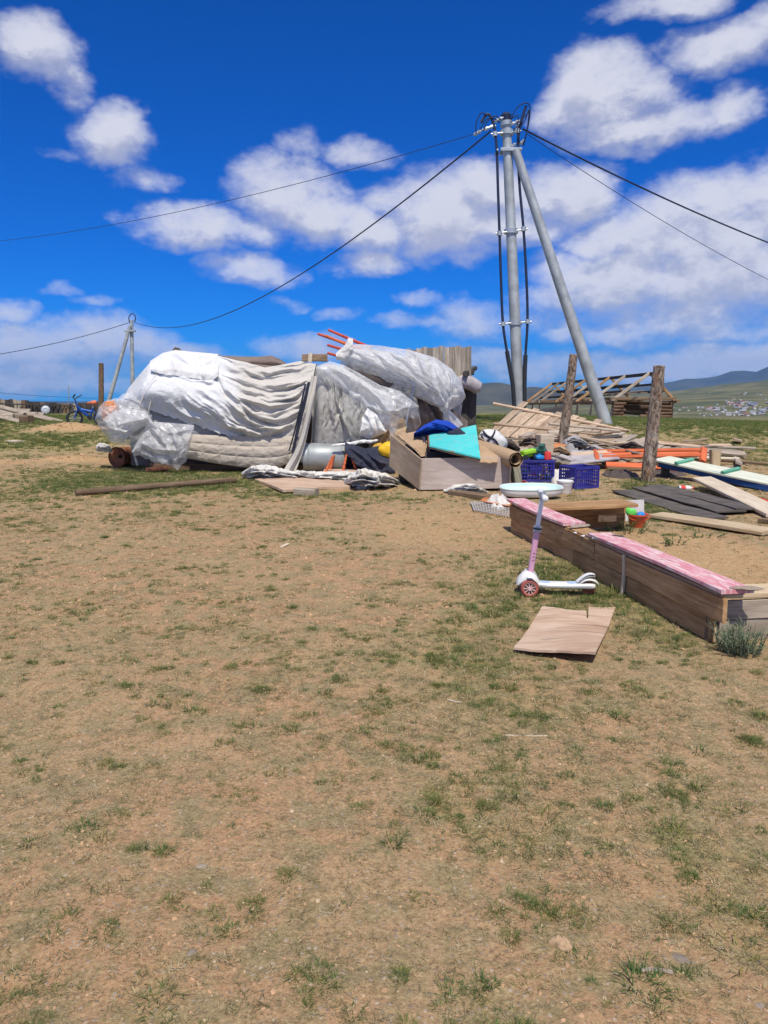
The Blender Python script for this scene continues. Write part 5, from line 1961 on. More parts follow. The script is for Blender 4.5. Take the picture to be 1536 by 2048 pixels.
put('film', drape('film', 190, 304, 90, 70, [(190, 838), (197, 815), (208, 803), (232, 796), (262, 802), (288, 815), (304, 830)], [(190, 842), (205, 862), (220, 884), (245, 892), (275, 884), (304, 862)], LY - .02, lambda U, t: .30 * np.sin(t * PI) ** .7 * np.sin(np.clip(U, 0, 1) * PI) ** .6, [([(200, 815), (225, 840), (245, 885)], 4, .05), ([(235, 800), (250, 840), (250, 885)], 4, .05), ([(280, 815), (270, 845), (255, 885)], 4, .05), ([(215, 808), (240, 830), (290, 840)], 4, .04)], .03, .04, 3., 0, 6, hem=5), M_['clear_film'], None, bagp)
put('wrappers', blob([(206, 826), (214, 808), (229, 807), (234, 816), (226, 834), (209, 838)], LY - .04, .12, 5., .55, 60, 40), M_['copper_stuff'], None, bagp)
put('wrappers', blob([(245, 822), (262, 816), (282, 826), (282, 860), (255, 876), (238, 856)], LY + .05, .18, 6., .25, 40, 24), M_['grey_rag'], None, bagp)
# loose hanging sheets
put('plastic_sheet', drape('sheet', 262, 388, 110, 90, [(262, 905), (275, 882), (300, 843), (345, 846), (388, 850)], [(262, 908), (290, 916), (320, 926), (358, 938), (372, 920), (388, 862)], LY - .32, lambda U, t: .10 * np.sin(t * PI), [([(300, 850), (330, 890), (345, 930)], 4, .05), ([(335, 850), (350, 880), (362, 930)], 4, .05), ([(280, 885), (320, 900), (360, 905)], 5, .05), ([(315, 850), (335, 865), (380, 860)], 4, .04), ([(300, 860), (318, 880), (330, 915)], 3, .04), ([(360, 860), (368, 885), (366, 920)], 3, .04)], .022, .035, 4.2, .0, px0b=268, hem=5), M_['haze_film'], None, None, 'square sheet of shiny clear polythene hanging to the grass below the white canvas', 'plastic sheet')
put('plastic_sheet', drape('sheet2', 206, 312, 90, 70, [(206, 838), (228, 822), (255, 818), (290, 822), (312, 850)], [(206, 842), (222, 880), (245, 886), (262, 868), (290, 850), (312, 856)], LY - .34, lambda U, t: .10 * np.sin(t * PI), [([(215, 838), (240, 850), (300, 832)], 4, .05), ([(225, 860), (250, 862), (280, 846)], 3, .04), ([(232, 830), (238, 850), (240, 878)], 3, .04)], .022, .04, 8.2, hem=6), M_['haze_film'], None, None, 'grey torn polythene drooping over the grey metal box', 'plastic sheet')
put('plastic_sheet', drape('sheet3', 232, 292, 60, 40, [(232, 800), (245, 788), (262, 786), (280, 800), (292, 812)], [(232, 812), (262, 812), (292, 818)], LY + .1, lambda U, t: .10 * np.sin(t * PI), [], .03, .07, 1.2), M_['clear_film'], None, None, 'clear polythene peak standing above the bag of wrappers', 'plastic sheet')
# grey metal box with a round hole
sx0 = G(272, 934)
stove = thing('metal_box', 'grey sheet-metal box with a round hole, tilted under the plastic', 'box', sx0)
Ms = frame(At(273, 868, LY - .05), Vector((.86, .25, .30)), (0, -1, .2))
put('body', MB().box((0, 0, -.15), (.24, .46, .3), None, .012).mesh('b'), M_['plaster_grey'], Ms @ RZ(-.18), stove)
put('flue_hole', MB().lathe([(.045, .012), (.045, -.02), (.034, -.02), (.034, .012), (.045, .012)], 16).mesh('h', 40), M_['dark_hole'], Ms @ RZ(-.18) @ T((.02, .1, .0)), stove)
put('hole_floor', MB().lathe([(.04, .0), (.001, .0)], 16).mesh('h', 40), M_['dark_hole'], Ms @ RZ(-.18) @ T((.02, .1, .003)), stove)
put('leg', MB().box((0, 0, 0), (.03, .4, .03)).mesh('l'), M_['plaster_grey'], frame(At(268, 908, LY), (0, 1, 0), (0, 0, 1)) @ RX(1.3), stove)
# rusty drum seen end on
dp = G(232, 938)
drum = thing('rusty_drum', 'small rusty steel drum lying end-on in the grass', 'drum', dp)
Mc = T(Vector((dp.x, dp.y + .1, dp.z + .19))) @ RZ(-.35) @ RX(PI / 2)
put('shell', MB().lathe([(.185, 0), (.19, .01), (.19, -.0), (.175, -.06), (.18, -.14), (.172, -.3)], 28, None, False).mesh('s', 40), M_['rust'], Mc, drum)
lid = put('lid', MB().lathe([(.178, .012), (.17, .004), (.165, -.004), (.08, .002), (.001, .002)], 28).mesh('l', 40), M_['rust'], Mc, drum)
put('bung', MB().lathe([(.034, .0), (.034, .02), (.02, .022), (.018, .004), (.001, .004)], 14).mesh('b', 40), M_['dark_hole'], Mc @ T((.075, .02, .002)), lid)
put('end_plate', MB().lathe([(.172, -.3), (.001, -.3)], 28).mesh('e', 40), M_['black_rubber'], Mc, drum)
q = G(203, 892)
put('white_bag', cloth_strip([(193, 897, 5), (200, 894, 9), (208, 895, 9), (218, 899, 6), (224, 902, 3)], 13.7, 2., .5), M_['white_cloth'], None, None, 'small white carrier bag beside the rusty drum', 'bag')
put('clay_pipe', MB().lathe([(.045, 0), (.045, .36), (.034, .36), (.034, 0), (.045, 0)], 14).mesh('p', 40), M_['rust'], T(G(292, 946) + Vector((0, 0, .04))) @ RZ(.4) @ RY(PI / 2 - .05), None, 'short rusty pipe end lying in the grass below the polythene sheet', 'pipe')
put('stone', log_mesh(.26, .08, .06, 8, 4, .2, .01, 77), M_['stone'], frame(G(362, 938) + Vector((0, -.02, .05)), (1, .4, 0), (0, 0, 1)), None, 'grey stone holding down the tent edge by the polythene', 'stone')

# ---------------------------------------------------------------- bicycle
bp0 = At(151, 861, 22.6)
bp0.z = gz(bp0.x, bp0.y)
bike = thing('bicycle', 'blue child bicycle with black tyres and orange saddle behind the soil heap', 'bicycle', bp0)
R_ = .235


def wheel(c, steer):
    M = T(c) @ RZ(steer) @ RX(PI / 2)
    w = put('wheel', MB().lathe([(R_ - .036 + .036 * math.cos(a), .036 * math.sin(a)) for a in np.linspace(0, 2 * PI, 11)], 36).mesh('tyre', 60), M_['black_rubber'], M, bike)
    b = MB().lathe([(R_ - .05, -.012), (R_ - .04, 0), (R_ - .05, .012)], 30)
    put('rim', b.mesh('rim', 60), M_['galvanised'], M, w)
    b = MB()
    for k in range(10):
        a = k * PI / 5
        b.tube([(.02 * math.cos(a), .02 * math.sin(a), .01 * (-1) ** k), ((R_ - .05) * math.cos(a), (R_ - .05) * math.sin(a), 0)], .006, 4)
    b.tube([(0, 0, -.05), (0, 0, .05)], .025, 8)
    put('spokes', b.mesh('spokes'), M_['galvanised'], M, w)
    return c


fw = bp0 + Vector((0, 0, R_))
rw = bp0 + Vector((.74, .12, 0))
rw.z = gz(rw.x, rw.y) + R_
wheel(fw, .35)
wheel(rw, .16)
head = fw + Vector((.10, 0, .33))
bb = fw + Vector((.43, .06, .02))
st = fw + Vector((.52, .08, .30))
f_ = MB()
f_.tube([head, head.lerp(bb, .5) + Vector((0, 0, -.02)), bb], .045, 8).tube([bb, st], .032, 8).tube([head + Vector((0, 0, -.05)), st + Vector((-.02, 0, -.12))], .036, 8)
f_.tube([bb, rw + Vector((0, -.05, 0))], .016, 6).tube([bb, rw + Vector((0, .05, 0))], .016, 6).tube([st + Vector((0, 0, -.1)), rw + Vector((0, -.05, 0))], .014, 6)
put('frame', f_.mesh('frame', 60), M_['bike_blue'], None, bike)
put('fork', MB().tube([fw + Vector((0, -.05, 0)), head + Vector((0, -.05, -.1)), head + Vector((0, 0, -.08))], .016, 6).tube([fw + Vector((0, .05, 0)), head + Vector((0, .05, -.1)), head + Vector((0, 0, -.08))], .016, 6).tube([head + Vector((.01, 0, -.1)), head + Vector((-.04, 0, .16))], .024, 8).mesh('fork', 60), M_['bike_blue'], None, bike)
hb = head + Vector((-.06, 0, .20))
put('handlebar', MB().tube([head + Vector((-.04, 0, .14)), hb], .016, 6).tube([hb + Vector((.10, -.26, .14)), hb + Vector((.0, -.14, .06)), hb, hb + Vector((0, .14, .06)), hb + Vector((.10, .26, .14))], .014, 6).tube([hb + Vector((.12, -.27, .15)), hb + Vector((.04, -.2, .10))], .022, 6).mesh('bar', 60), M_['black_rubber'], None, bike)
put('saddle', MB().tube([st + Vector((-.16, 0, .13)), st + Vector((-.06, 0, .145)), st + Vector((.04, 0, .15)), st + Vector((.12, 0, .15))], [.025, .045, .075, .05], 10).mesh('saddle', 60), M_['saddle_orange'], None, bike)
put('seat_post', MB().tube([st + Vector((0, 0, -.02)), st + Vector((.01, 0, .13))], .015, 6).mesh('sp', 60), M_['galvanised'], None, bike)
put('crank', MB().lathe([(.07, -.012), (.07, .012), (.01, .012), (.01, -.012), (.07, -.012)], 18, T(bb + Vector((0, -.05, 0))) @ RX(PI / 2)).box(bb + Vector((.06, -.08, -.07)), (.08, .06, .02)).mesh('crank', 40), M_['black_rubber'], None, bike)
put('pale_offcut', plank_mesh(.42, .22, .04), M_['pale_wood'], T(G(30, 884) + Vector((0, 0, .02))) @ RZ(-.6), None, 'pale offcut lying alone on the green lawn at left', 'offcut')

# ---------------------------------------------------------------- beam on the grass
A_, B_ = G(152, 994), G(472, 967)
A_.z += .035
B_.z += .06
put('ground_beam', log_mesh((B_ - A_).length, .047, .05, 8, 9, .05, .008, 31), M_['brown_wood'], frame(A_, B_ - A_, (0, 0, 1)), None, 'long dark beam lying on the grass before the tent', 'beam')

# ---------------------------------------------------------------- tank, stool and cloths at the doorway
tk = G(650, 946)
tank = thing('galvanised_tank', 'dull galvanised steel tank lying on its side at the doorway', 'tank', tk)
r_ = .245
Mt = T(Vector((At(608, 915, tk.y + r_).x, tk.y + r_ - .05, tk.z + r_ + .02))) @ RZ(.03) @ RY(PI / 2)
put('shell', MB().lathe([(r_, .0), (r_ + .008, .008), (r_, .02), (r_, .09), (r_ + .007, .1), (r_, .11), (r_, .66), (r_ + .007, .67), (r_, .69), (r_ * .97, .71)], 36).mesh('shell', 40), M_['tank_metal'], Mt, tank)
put('end_cap', MB().lathe([(r_, .004), (r_ - .012, .03), (.001, .03)], 36).mesh('end', 40), M_['tank_metal'], Mt, tank)
put('end_cap', MB().lathe([(r_ * .97, .708), (.1, .74), (.001, .745)], 36).mesh('end', 40), M_['tank_metal'], Mt, tank)

sp_ = G(680, 947)
stool = thing('upturned_stool', 'upturned stool with orange turned legs in front of the tank', 'stool', sp_)
yS = sp_.y - .12
c_ = At(683, 941, yS)
c_.z = gz(c_.x, yS) + .045
put('seat', MB().box((0, 0, 0), (.62, .42, .05), None, .012).mesh('seat'), M_['plywood'], T(c_) @ RY(0), stool)
for (a, b, dy) in (((652, 943), (665, 913), -.16), ((686, 943), (693, 909), -.14), ((712, 938), (703, 912), .12), ((660, 935), (668, 910), .14)):
    A_ = At(a[0], a[1], yS + dy)
    A_.z = c_.z + .02
    B_ = At(b[0], b[1], yS + dy)
    pts = [A_.lerp(B_, t) for t in np.linspace(0, 1, 13)]
    rs = [.026 * (1 + .28 * math.cos(t * 26)) * (1 - .35 * t) for t in np.linspace(0, 1, 13)]
    put('leg', MB().tube(pts, rs, 10).mesh('leg', 60), M_['orange_paint_wood'], None, stool)

put('dark_blanket', drape('blanket', 690, 790, 70, 46, [(690, 884), (705, 886), (730, 897), (755, 892), (772, 896), (790, 905)], [(690, 905), (715, 932), (745, 945), (790, 946)], 13.05, lambda U, t: .16 * np.sin((1 - t) * PI * .6), [([(700, 890), (730, 915), (760, 942)], 3, .05), ([(735, 902), (752, 918), (775, 930)], 3, .04), ([(762, 896), (757, 915), (768, 938)], 3, .04)], .025, .06, 5., .35, 8, hem=3), M_['navy_cloth'], None, None, 'dark navy blanket slumped between the tank and the plywood box', 'blanket')
put('yellow_bag', blob([(742, 896), (752, 888), (770, 888), (768, 904), (750, 908)], 13.25, .12, 3., .12, 36, 20), M_['ochre_cloth'], None, None, 'dull ochre bag half hidden behind the dark blanket', 'bag')
put('yellow_container', blob([(756, 898), (765, 889), (790, 888), (792, 912), (772, 914)], 13.0, .12, 4., .05, 36, 20), M_['yellow_plastic'], None, None, 'bright yellow container peeking out left of the plywood box', 'container')

# sheet on the ground with cloth along it
poly = [G(a, b) for a, b in [(496, 957), (540, 976), (566, 987), (600, 985), (640, 978), (702, 975), (705, 955), (600, 950)]]
b_ = MB().prism([(p.x, p.y) for p in poly], gz(poly[2].x, poly[2].y) + .012, gz(poly[2].x, poly[2].y) + .045, None, lambda x, y: .02 * math.sin(x * 3))
put('board_sheet', b_.mesh('sheet', 30), M_['plywood'], None, None, 'brown board lying flat under the crumpled white cloth', 'board')
put('timber_offcut', plank_mesh(.34, .12, .10, 3, .01, .1), M_['grey_wood'], frame(G(612, 988) + Vector((0, 0, .05)), (.8, -.35, 0), (0, 0, 1)), None, 'grey timber offcut at the front edge of the brown board', 'offcut')
put('white_cloth', cloth_strip([(484, 951, 7), (505, 946, 14), (530, 945, 15), (565, 951, 13), (610, 955, 13), (650, 957, 13), (690, 958, 15), (714, 960, 12)], 12.55, 3., 1.0), M_['white_cloth'], None, None, 'long strip of dirty white cloth trailed along the brown board', 'cloth')
put('white_cloth', cloth_strip([(688, 970, 7), (704, 963, 18), (726, 960, 23), (750, 965, 20), (772, 967, 18), (792, 969, 14), (806, 976, 9), (818, 983, 4)], 11.9, 8., 1.2), M_['white_cloth'], None, None, 'crumpled pile of bright white cloth left of the plywood box', 'cloth')

# ================================================================ plywood box with its contents
n0 = G(838, 984)
bz = n0.z + .02
p_fl = Vector((n0.x, n0.y, bz))                      # front left bottom corner
fr = G(1022, 985)
p_fr = Vector((fr.x, n0.y + .05, bz + .02))
p_bl = At(778, 932, 11.95)
hgt_f = At(842, 917, n0.y).z - bz
hgt_b = At(784, 868, 11.95).z - p_bl.z
box = thing('plywood_box', 'open plywood box with one end raised, full of cardboard and boards', 'box', on_ground(n0))


def quad_panel(name, a, b, h1, h2, th, mat, inward, parent):
    """board standing on the line a-b, h1/h2 high at its ends"""
    a, b = Vector(a), Vector(b)
    L_ = (b - a).length
    x = (b - a).normalized()
    up_ = Vector((0, 0, 1))
    zz = (up_ - x * up_.dot(x)).normalized()
    Mx = frame(a, x, zz)
    y_ = Mx.to_3x3().col[1]
    s = 1 if y_.dot(Vector(inward)) > 0 else -1
    m = MB()
    vs_ = []
    for (xx, hh_) in ((0, h1), (L_, h2)):
        for yy in (0, s * th):
            vs_ += [(xx, yy, 0), (xx, yy, hh_)]
    m._add(vs_, [(0, 1, 5, 4), (2, 6, 7, 3), (0, 4, 6, 2), (1, 3, 7, 5), (0, 2, 3, 1), (4, 5, 7, 6)])
    me = m.mesh(name)
    bm = bmesh.new()
    bm.from_mesh(me)
    bmesh.ops.recalc_face_normals(bm, faces=bm.faces[:])
    bmesh.ops.bevel(bm, geom=bm.edges[:], offset=.004, segments=1, affect='EDGES')
    bm.to_mesh(me)
    bm.free()
    return put(name, me, M_[mat], Mx, parent)


p_br = p_fr + (p_bl - p_fl)
quad_panel('front_panel', p_fl + Vector((.02, 0, 0)), p_fr, hgt_f, hgt_f, .02, 'box_board', (0, 1, 0), box)
quad_panel('end_panel', p_fl, p_bl, hgt_f, hgt_b, .02, 'box_end', (1, 0, 0), box)
quad_panel('end_panel', p_fr + Vector((0, .03, 0)), p_br, hgt_f, hgt_b, .02, 'box_end', (-1, 0, 0), box)
quad_panel('back_panel', p_bl + Vector((.02, 0, 0)), p_br, hgt_b, hgt_b, .02, 'box_end', (0, -1, 0), box)
fl = MB()
dn = Vector((0, 0, .02))
fl._add([p_fl + Vector((.03, .03, .03)), p_fr + Vector((-.03, .03, .03)), p_br + Vector((-.03, -.03, .03)), p_bl + Vector((.03, -.03, .03))], [(0, 1, 2, 3)])
put('floor_panel', fl.mesh('floor'), M_['box_end'], None, box)
board('edge_strip', p_fr + Vector((-.012, -.012, .01)), p_fr + Vector((-.012, -.012, hgt_f)), .025, .02, M_['pale_wood'], box, (0, -1, 0))
ins = box
board('support_plank', on_ground(n0, .02) + Vector((-.05, .25, .0)), on_ground(fr, .02) + Vector((-.1, .3, 0)), .14, .045, M_['dark_wood'], None, (0, 0, 1), label='dark plank under the front of the plywood box', cat='plank')
for (a, b) in (((804, 930, 12.4), (835, 972, 11.4)), ((790, 930, 12.7), (815, 962, 11.6))):
    pass
put('support_crate', MB().box((0, 0, 0), (.9, .5, .26), None, .01).mesh('s'), M_['dark_wood'], T((p_bl.x + .6, 11.85, p_bl.z - .155)), None, 'dark crate holding up the raised end of the plywood box', 'crate')

# cardboard inside
def slab(name, corners, th, mat, label=None, cat=None, parent=None, wob=.0, nx=10, ny=8, seed=1.):
    """a sheet with thickness through four world corners (a,b,c,d round)"""
    a, b, c, d = [np.array(tuple(p)) for p in corners]
    nrm = np.cross(b - a, d - a)
    nrm = nrm / np.linalg.norm(nrm)
    if nrm[2] < 0:
        nrm = -nrm
    X = (b - a) / np.linalg.norm(b - a)
    o = (a + b + c + d) / 4
    Mx = frame(o, X, nrm)
    Mi = Mx.inverted()
    u = np.linspace(0, 1, nx)
    v = np.linspace(0, 1, ny)
    U, V = np.meshgrid(u, v, indexing='ij')
    P = (a * ((1 - U) * (1 - V))[..., None] + b * (U * (1 - V))[..., None] + c * (U * V)[..., None] + d * ((1 - U) * V)[..., None])
    P = P + nrm * (wob * fbm(U * 3, V * 3, seed, 3))[..., None]
    ed = np.minimum.reduce([U, 1 - U, V, 1 - V])
    m = MB()
    toL = lambda Q: np.array([[tuple(Mi @ Vector(p)) for p in r] for r in Q])
    tp, bt = toL(P + nrm * th / 2), toL(P - nrm * th / 2)
    m.grid(tp)
    m.grid(bt, True)
    for sl in ((0, slice(None)), (-1, slice(None)), (slice(None), 0), (slice(None), -1)):
        m.grid(np.stack([tp[sl], bt[sl]], 0))
    me = m.mesh(name)
    bm = bmesh.new()
    bm.from_mesh(me)
    bmesh.ops.remove_doubles(bm, verts=bm.verts[:], dist=1e-5)
    bmesh.ops.recalc_face_normals(bm, faces=bm.faces[:])
    bm.to_mesh(me)
    bm.free()
    return put(name, me, M_[mat], Mx, parent, label, cat)


cbd = thing('cardboard_sheets', 'folded brown cardboard stuffed into the left of the plywood box', 'cardboard', on_ground((.45, 11.4)))
slab('cardboard_flap', [At(794, 871, 11.8), At(842, 862, 11.9), At(852, 892, 11.2), At(828, 899, 11.15)], .02, 'cardboard', None, None, cbd, .03, 12, 8, 2.)
slab('cardboard_flap', [At(828, 898, 11.16), At(852, 891, 11.2), At(852, 912, 11.1), At(842, 914, 11.1)], .015, 'cardboard', None, None, cbd, .02, 8, 6, 5.)
slab('cardboard_flap', [At(838, 862, 11.85), At(858, 864, 11.8), At(860, 905, 11.15), At(848, 892, 11.2)], .02, 'cardboard', None, None, cbd, .03, 6, 6, 6.)
ribbon([(845, 866), (850, 885), (853, 900), (858, 916)], [5, 6, 6, 4], lambda t: 11.5 - .45 * t, 5, 'navy_cloth', 'strap', cbd)
slab('rag_filling', [At(1000, 905, 11.1), At(850, 905, 11.0), At(850, 925, 10.95), At(1010, 925, 10.95)], .02, 'dark_rag', 'dark brown filling under the turquoise lid in the box', 'rags', None, .03, 10, 6, 3.)

teal = thing('turquoise_board', 'chipped turquoise painted board lying aslant on the plywood box', 'board', on_ground((.9, 11)))
tc4 = [At(857, 872, 11.45), At(952, 851, 11.65), At(961, 917, 10.55), At(858, 892, 10.68)]
slab('painted_face', tc4, .022, 'teal_paint', None, None, teal, .006, 14, 8, 3.)
off = Vector((0, .01, -.022))
slab('rotten_core', [p + off for p in tc4], .024, 'brown_wood', None, None, teal, .012, 14, 8, 5.)
b_ = MB()
b_.tube([tc4[0], tc4[3]], .016, 6)
put('red_edge', b_.mesh('e', 60), M_['rust'], None, teal)

put('blue_jacket', drape('jacket', 828, 938, 80, 36, [(828, 866), (848, 850), (872, 839), (898, 842), (915, 854), (928, 863), (938, 867)], [(828, 868), (850, 865), (872, 860), (890, 864), (905, 871), (925, 873), (938, 869)], 11.55, lambda U, t: .14 * np.sin(t * PI * .9), [([(835, 866), (870, 850), (905, 862)], 2.5, .05), ([(850, 858), (880, 858), (925, 872)], 2.5, .05), ([(860, 845), (890, 848), (915, 862)], 2.5, .04)], .03, .08, 3., .25, 6), M_['blue_cloth'], None, None, 'bright blue jacket thrown over the turquoise board', 'jacket')
put('dark_sleeve', blob([(893, 866), (905, 861), (925, 862), (932, 868), (926, 874), (905, 873)], 11.38, .07, 3., .08, 30, 16), M_['navy_cloth'], None, None, 'navy sleeve end lying on the turquoise board', 'sleeve')

# rolled cardboard
rp = [At(958, 898, 11.45), At(985, 905, 11.2), At(1012, 913, 10.85), At(1032, 920, 10.5)]
cr2 = thing('cardboard_roll', 'roll of brown cardboard sticking out over the right of the plywood box', 'cardboard', on_ground((1.8, 11)))
put('outer_layer', MB().tube(rp, [.13, .125, .115, .105], 20, False, lambda i, k: 1 + .04 * math.sin(k * 1.7 + i)).mesh('r', 60), M_['cardboard'], None, cr2)
put('inner_layer', MB().tube([p + Vector((0, 0, .01)) for p in rp], [.085, .085, .08, .075], 18, False).mesh('r', 60), M_['stained_canvas'], None, cr2)
slab('flap', [At(958, 880, 11.5), At(1000, 893, 11.2), At(995, 925, 10.58), At(960, 925, 10.6)], .012, 'cardboard', None, None, cr2, .03, 10, 8, 4.)

# white strapped bundle
wb = thing('strapped_bundle', 'round white bundle tied with black straps behind the turquoise board', 'bundle', on_ground((1.7, 12.3)))
wbc = At(984, 878, 12.3)
put('bundle_body', blob([(958, 874), (966, 861), (985, 860), (1003, 870), (1014, 882), (1012, 896), (990, 902), (966, 896)], 12.3, .22, 6., .07, 50, 30), M_['white_canvas'], None, wb)
for pts in ([(966, 862), (975, 872), (990, 880), (1000, 898)], [(960, 890), (972, 884), (985, 872), (990, 861)], [(962, 868), (968, 884), (966, 898)], [(966, 893), (976, 893), (986, 899)]):
    q = smooth_poly(pts, 6)
    put('strap', MB().tube([At(a, b, 12.3 - .235 * math.sqrt(max(.06, 1 - ((a - 985) / 33) ** 2 * .75 - ((b - 880) / 24) ** 2 * .6))) for a, b in q], .015, 6).mesh('s', 60), M_['black_rubber'], None, wb)

# stump beside the box
sB = G(1036, 982)
put('grey_stump', log_mesh(.52, .085, .075, 12, 10, .08, .01, 9), M_['dead_log'], frame(sB - Vector((0, -.06, .05)), At(1030, 922, sB.y + .1) - sB, (0, -1, 0)), None, 'grey-green stump standing at the right end of the plywood box', 'stump')
put('spotted_cloth', cloth_strip([(888, 984, 4), (905, 980, 8), (928, 978, 10), (950, 978, 9), (966, 984, 7), (976, 987, 3)], 10.62, 5., .7), M_['white_cloth'], None, None, 'stained cream rag lying against the front of the plywood box', 'rag')
board('brown_offcut', G(905, 990, .03), G(985, 1003, .03), .16, .06, M_['brown_wood'], None, label='brown plank end lying in front of the plywood box', cat='plank')
# ================================================================ crates, bucket, tray
def crate(base, w, d, h, rz, label, group='blue plastic crates'):
    t = thing('plastic_crate', label, 'crate', base, group)
    M0 = T(base) @ RZ(rz)

    def side_mesh(L_, nv):
        b = MB()
        b.box((0, 0, h - .02), (L_, .022, .04), None, .003)
        b.box((0, 0, .02), (L_, .014, .04), None, .003)
        for k in range(4):
            b.box((0, 0, .06 + (h - .12) * (k + .5) / 4), (L_ * .99, .009, .018))
        for k in range(nv + 1):
            b.box((-L_ / 2 + L_ * k / nv * .985 + L_ * .0075, 0, h / 2), (.012 if 0 < k < nv else .03, .012, h * .96))
        b.box((0, .004, h * .62), (L_ * .34, .005, h * .3))
        return b.mesh('side')
    s1, s2 = side_mesh(w, 12), side_mesh(d, 8)
    for m_ in (s1, s2):
        m_.materials.append(M_['crate_plastic'])
    put('side_panel', s1, None, M0 @ T((0, -d / 2, 0)), t)
    put('side_panel', s1, None, M0 @ T((0, d / 2, 0)) @ RZ(PI), t)
    put('side_panel', s2, None, M0 @ T((-w / 2, 0, 0)) @ RZ(-PI / 2), t)
    put('side_panel', s2, None, M0 @ T((w / 2, 0, 0)) @ RZ(PI / 2), t)
    put('base_panel', MB().box((0, 0, .012), (w * .97, d * .97, .02)).mesh('b'), M_['crate_plastic'], M0, t)
    return t


g1 = G(1073, 964)
c1 = g1 + Vector((0, .2, 0))
crate(on_ground(c1), .54, .38, .345, -.03, 'blue plastic crate heaped with bright toys')
g2 = G(1168, 978)
c2 = g2 + Vector((-.03, .2, 0))
crate(on_ground(c2), .42, .36, .32, .42, 'empty blue plastic crate standing right of the white bucket')
zt = c1.z + .36
tr = thing('toy_truck', 'lime green toy truck on top of the toy crate', 'toy', (c1.x - .12, c1.y, zt))
Mt = T((c1.x - .10, c1.y - .02, zt + .05)) @ RZ(.25) @ RY(-.18)
put('body', MB().box((0, 0, .05), (.22, .15, .07), None, .015).box((-.05, 0, .0), (.26, .10, .05), None, .01).mesh('b'), M_['lime_plastic'], Mt, tr)
for sx in (-.1, .08):
    for sy in (-.075, .075):
        put('wheel', MB().lathe([(.045, -.02), (.05, -.01), (.05, .01), (.045, .02), (.001, .02)], 14).lathe([(.001, -.02), (.045, -.02)], 14).mesh('w', 40), M_['black_rubber'], Mt @ T((sx, sy, -.03)) @ RX(PI / 2), tr)
tr2 = thing('toy_tractor', 'dark green toy tractor behind the lime truck', 'toy', (c1.x + .06, c1.y + .1, zt))
Mt = T((c1.x + .09, c1.y + .10, zt + .07)) @ RZ(-.5) @ RX(.3)
put('body', MB().box((0, 0, .03), (.22, .10, .10), None, .015).box((.05, 0, .11), (.09, .09, .08), None, .01).mesh('b'), M_['toy_green'], Mt, tr2)
for sx in (-.08, .08):
    for sy in (-.06, .06):
        put('wheel', MB().lathe([(.045, -.02), (.05, 0), (.045, .02), (.001, .02)], 14).lathe([(.001, -.02), (.045, -.02)], 14).mesh('w', 40), M_['black_rubber'], Mt @ T((sx, sy, -.02)) @ RX(PI / 2), tr2)
put('toy_block', MB().box((0, 0, 0), (.13, .11, .06), None, .012).lathe([(.03, .03), (.03, .05), (.001, .05)], 12).mesh('b', 40), M_['toy_blue'], T((c1.x + .05, c1.y - .1, zt + .02)) @ RZ(.2), None, 'sky blue toy block at the front of the toy crate', 'toy')
put('toy_cup', MB().lathe([(.001, .11), (.045, .11), (.05, .1), (.062, .0), (.001, .0)], 16).mesh('b', 40), M_['toy_red'], T((c1.x + .19, c1.y - .05, zt - .01)) @ RX(.1), None, 'red toy cup upside down in the toy crate', 'toy')
for k in range(9):
    x_, y_ = random.uniform(-.2, .2), random.uniform(-.13, .13)
    put('toy_piece', MB().box((0, 0, 0), (.10, .09, .08), None, .02).mesh('p'), M_[('toy_green', 'toy_red', 'toy_blue', 'yellow_plastic', 'grey_sheet')[k % 5]], T((c1.x + x_, c1.y + y_, c1.z + .07 + .07 * (k // 4))) @ RZ(random.uniform(0, 3)), None, 'toy piece inside the blue crate seen through its lattice', 'toy', 'toys packed in the crate')

bk = G(1129, 987)
bucket = thing('white_bucket', 'white plastic bucket with lid between the crates and the tray', 'bucket', bk)
put('body', MB().lathe([(.085, 0), (.09, .01), (.10, .12), (.104, .125), (.10, .13), (.103, .15)], 28, T(bk)).mesh('b', 40), M_['white_plastic'], None, bucket)
put('lid', MB().lathe([(.108, .145), (.112, .15), (.112, .178), (.10, .184), (.001, .184)], 28, T(bk)).mesh('l', 40), M_['white_plastic'], None, bucket)
put('carrier_bag', heap('cb', [G(a, b) for a, b in [(1101, 962), (1108, 950), (1122, 948), (1132, 958), (1126, 966), (1110, 967)]], .22, 30, 4., 9., .6, .5), M_['white_cloth'], None, None, 'creamy white carrier bag between the two blue crates', 'bag')
ty = G(1066, 1001)
tray = thing('baby_bath', 'long white plastic tub with mint green inside, tilted behind the pink boards', 'tub', ty)
n_ = 48
rows = []
for (sc, z) in ((.86, 0), (.97, .02), (1.0, .07), (1.0, .10), (1.03, .105), (.98, .10), (.93, .08), (.80, .02), (.0, .015)):
    rows.append([(.41 * sc * math.copysign(abs(math.cos(a)) ** .75, math.cos(a)), .19 * sc * math.copysign(abs(math.sin(a)) ** .75, math.sin(a)), z) for a in np.linspace(0, 2 * PI, n_, endpoint=False)])
tm = T(ty + Vector((0, .16, .045))) @ RZ(.03) @ RX(.14)
P = np.array(rows)
put('shell', grid_mesh('tub', P[:6].transpose(1, 0, 2), True, True), M_['white_plastic'], tm, tray)
put('lining', grid_mesh('tub', P[5:].transpose(1, 0, 2), True, True), M_['mint_plastic'], tm, tray)
put('orange_cup', MB().lathe([(.03, 0), (.04, .08), (.035, .08), (.028, .01), (.001, .01)], 14).mesh('c', 40), M_['toy_orange'], T(G(1046, 972) + Vector((0, 0, .035))) @ RX(1.2), None, 'small orange cup lying between the stump and the toy crate', 'cup')
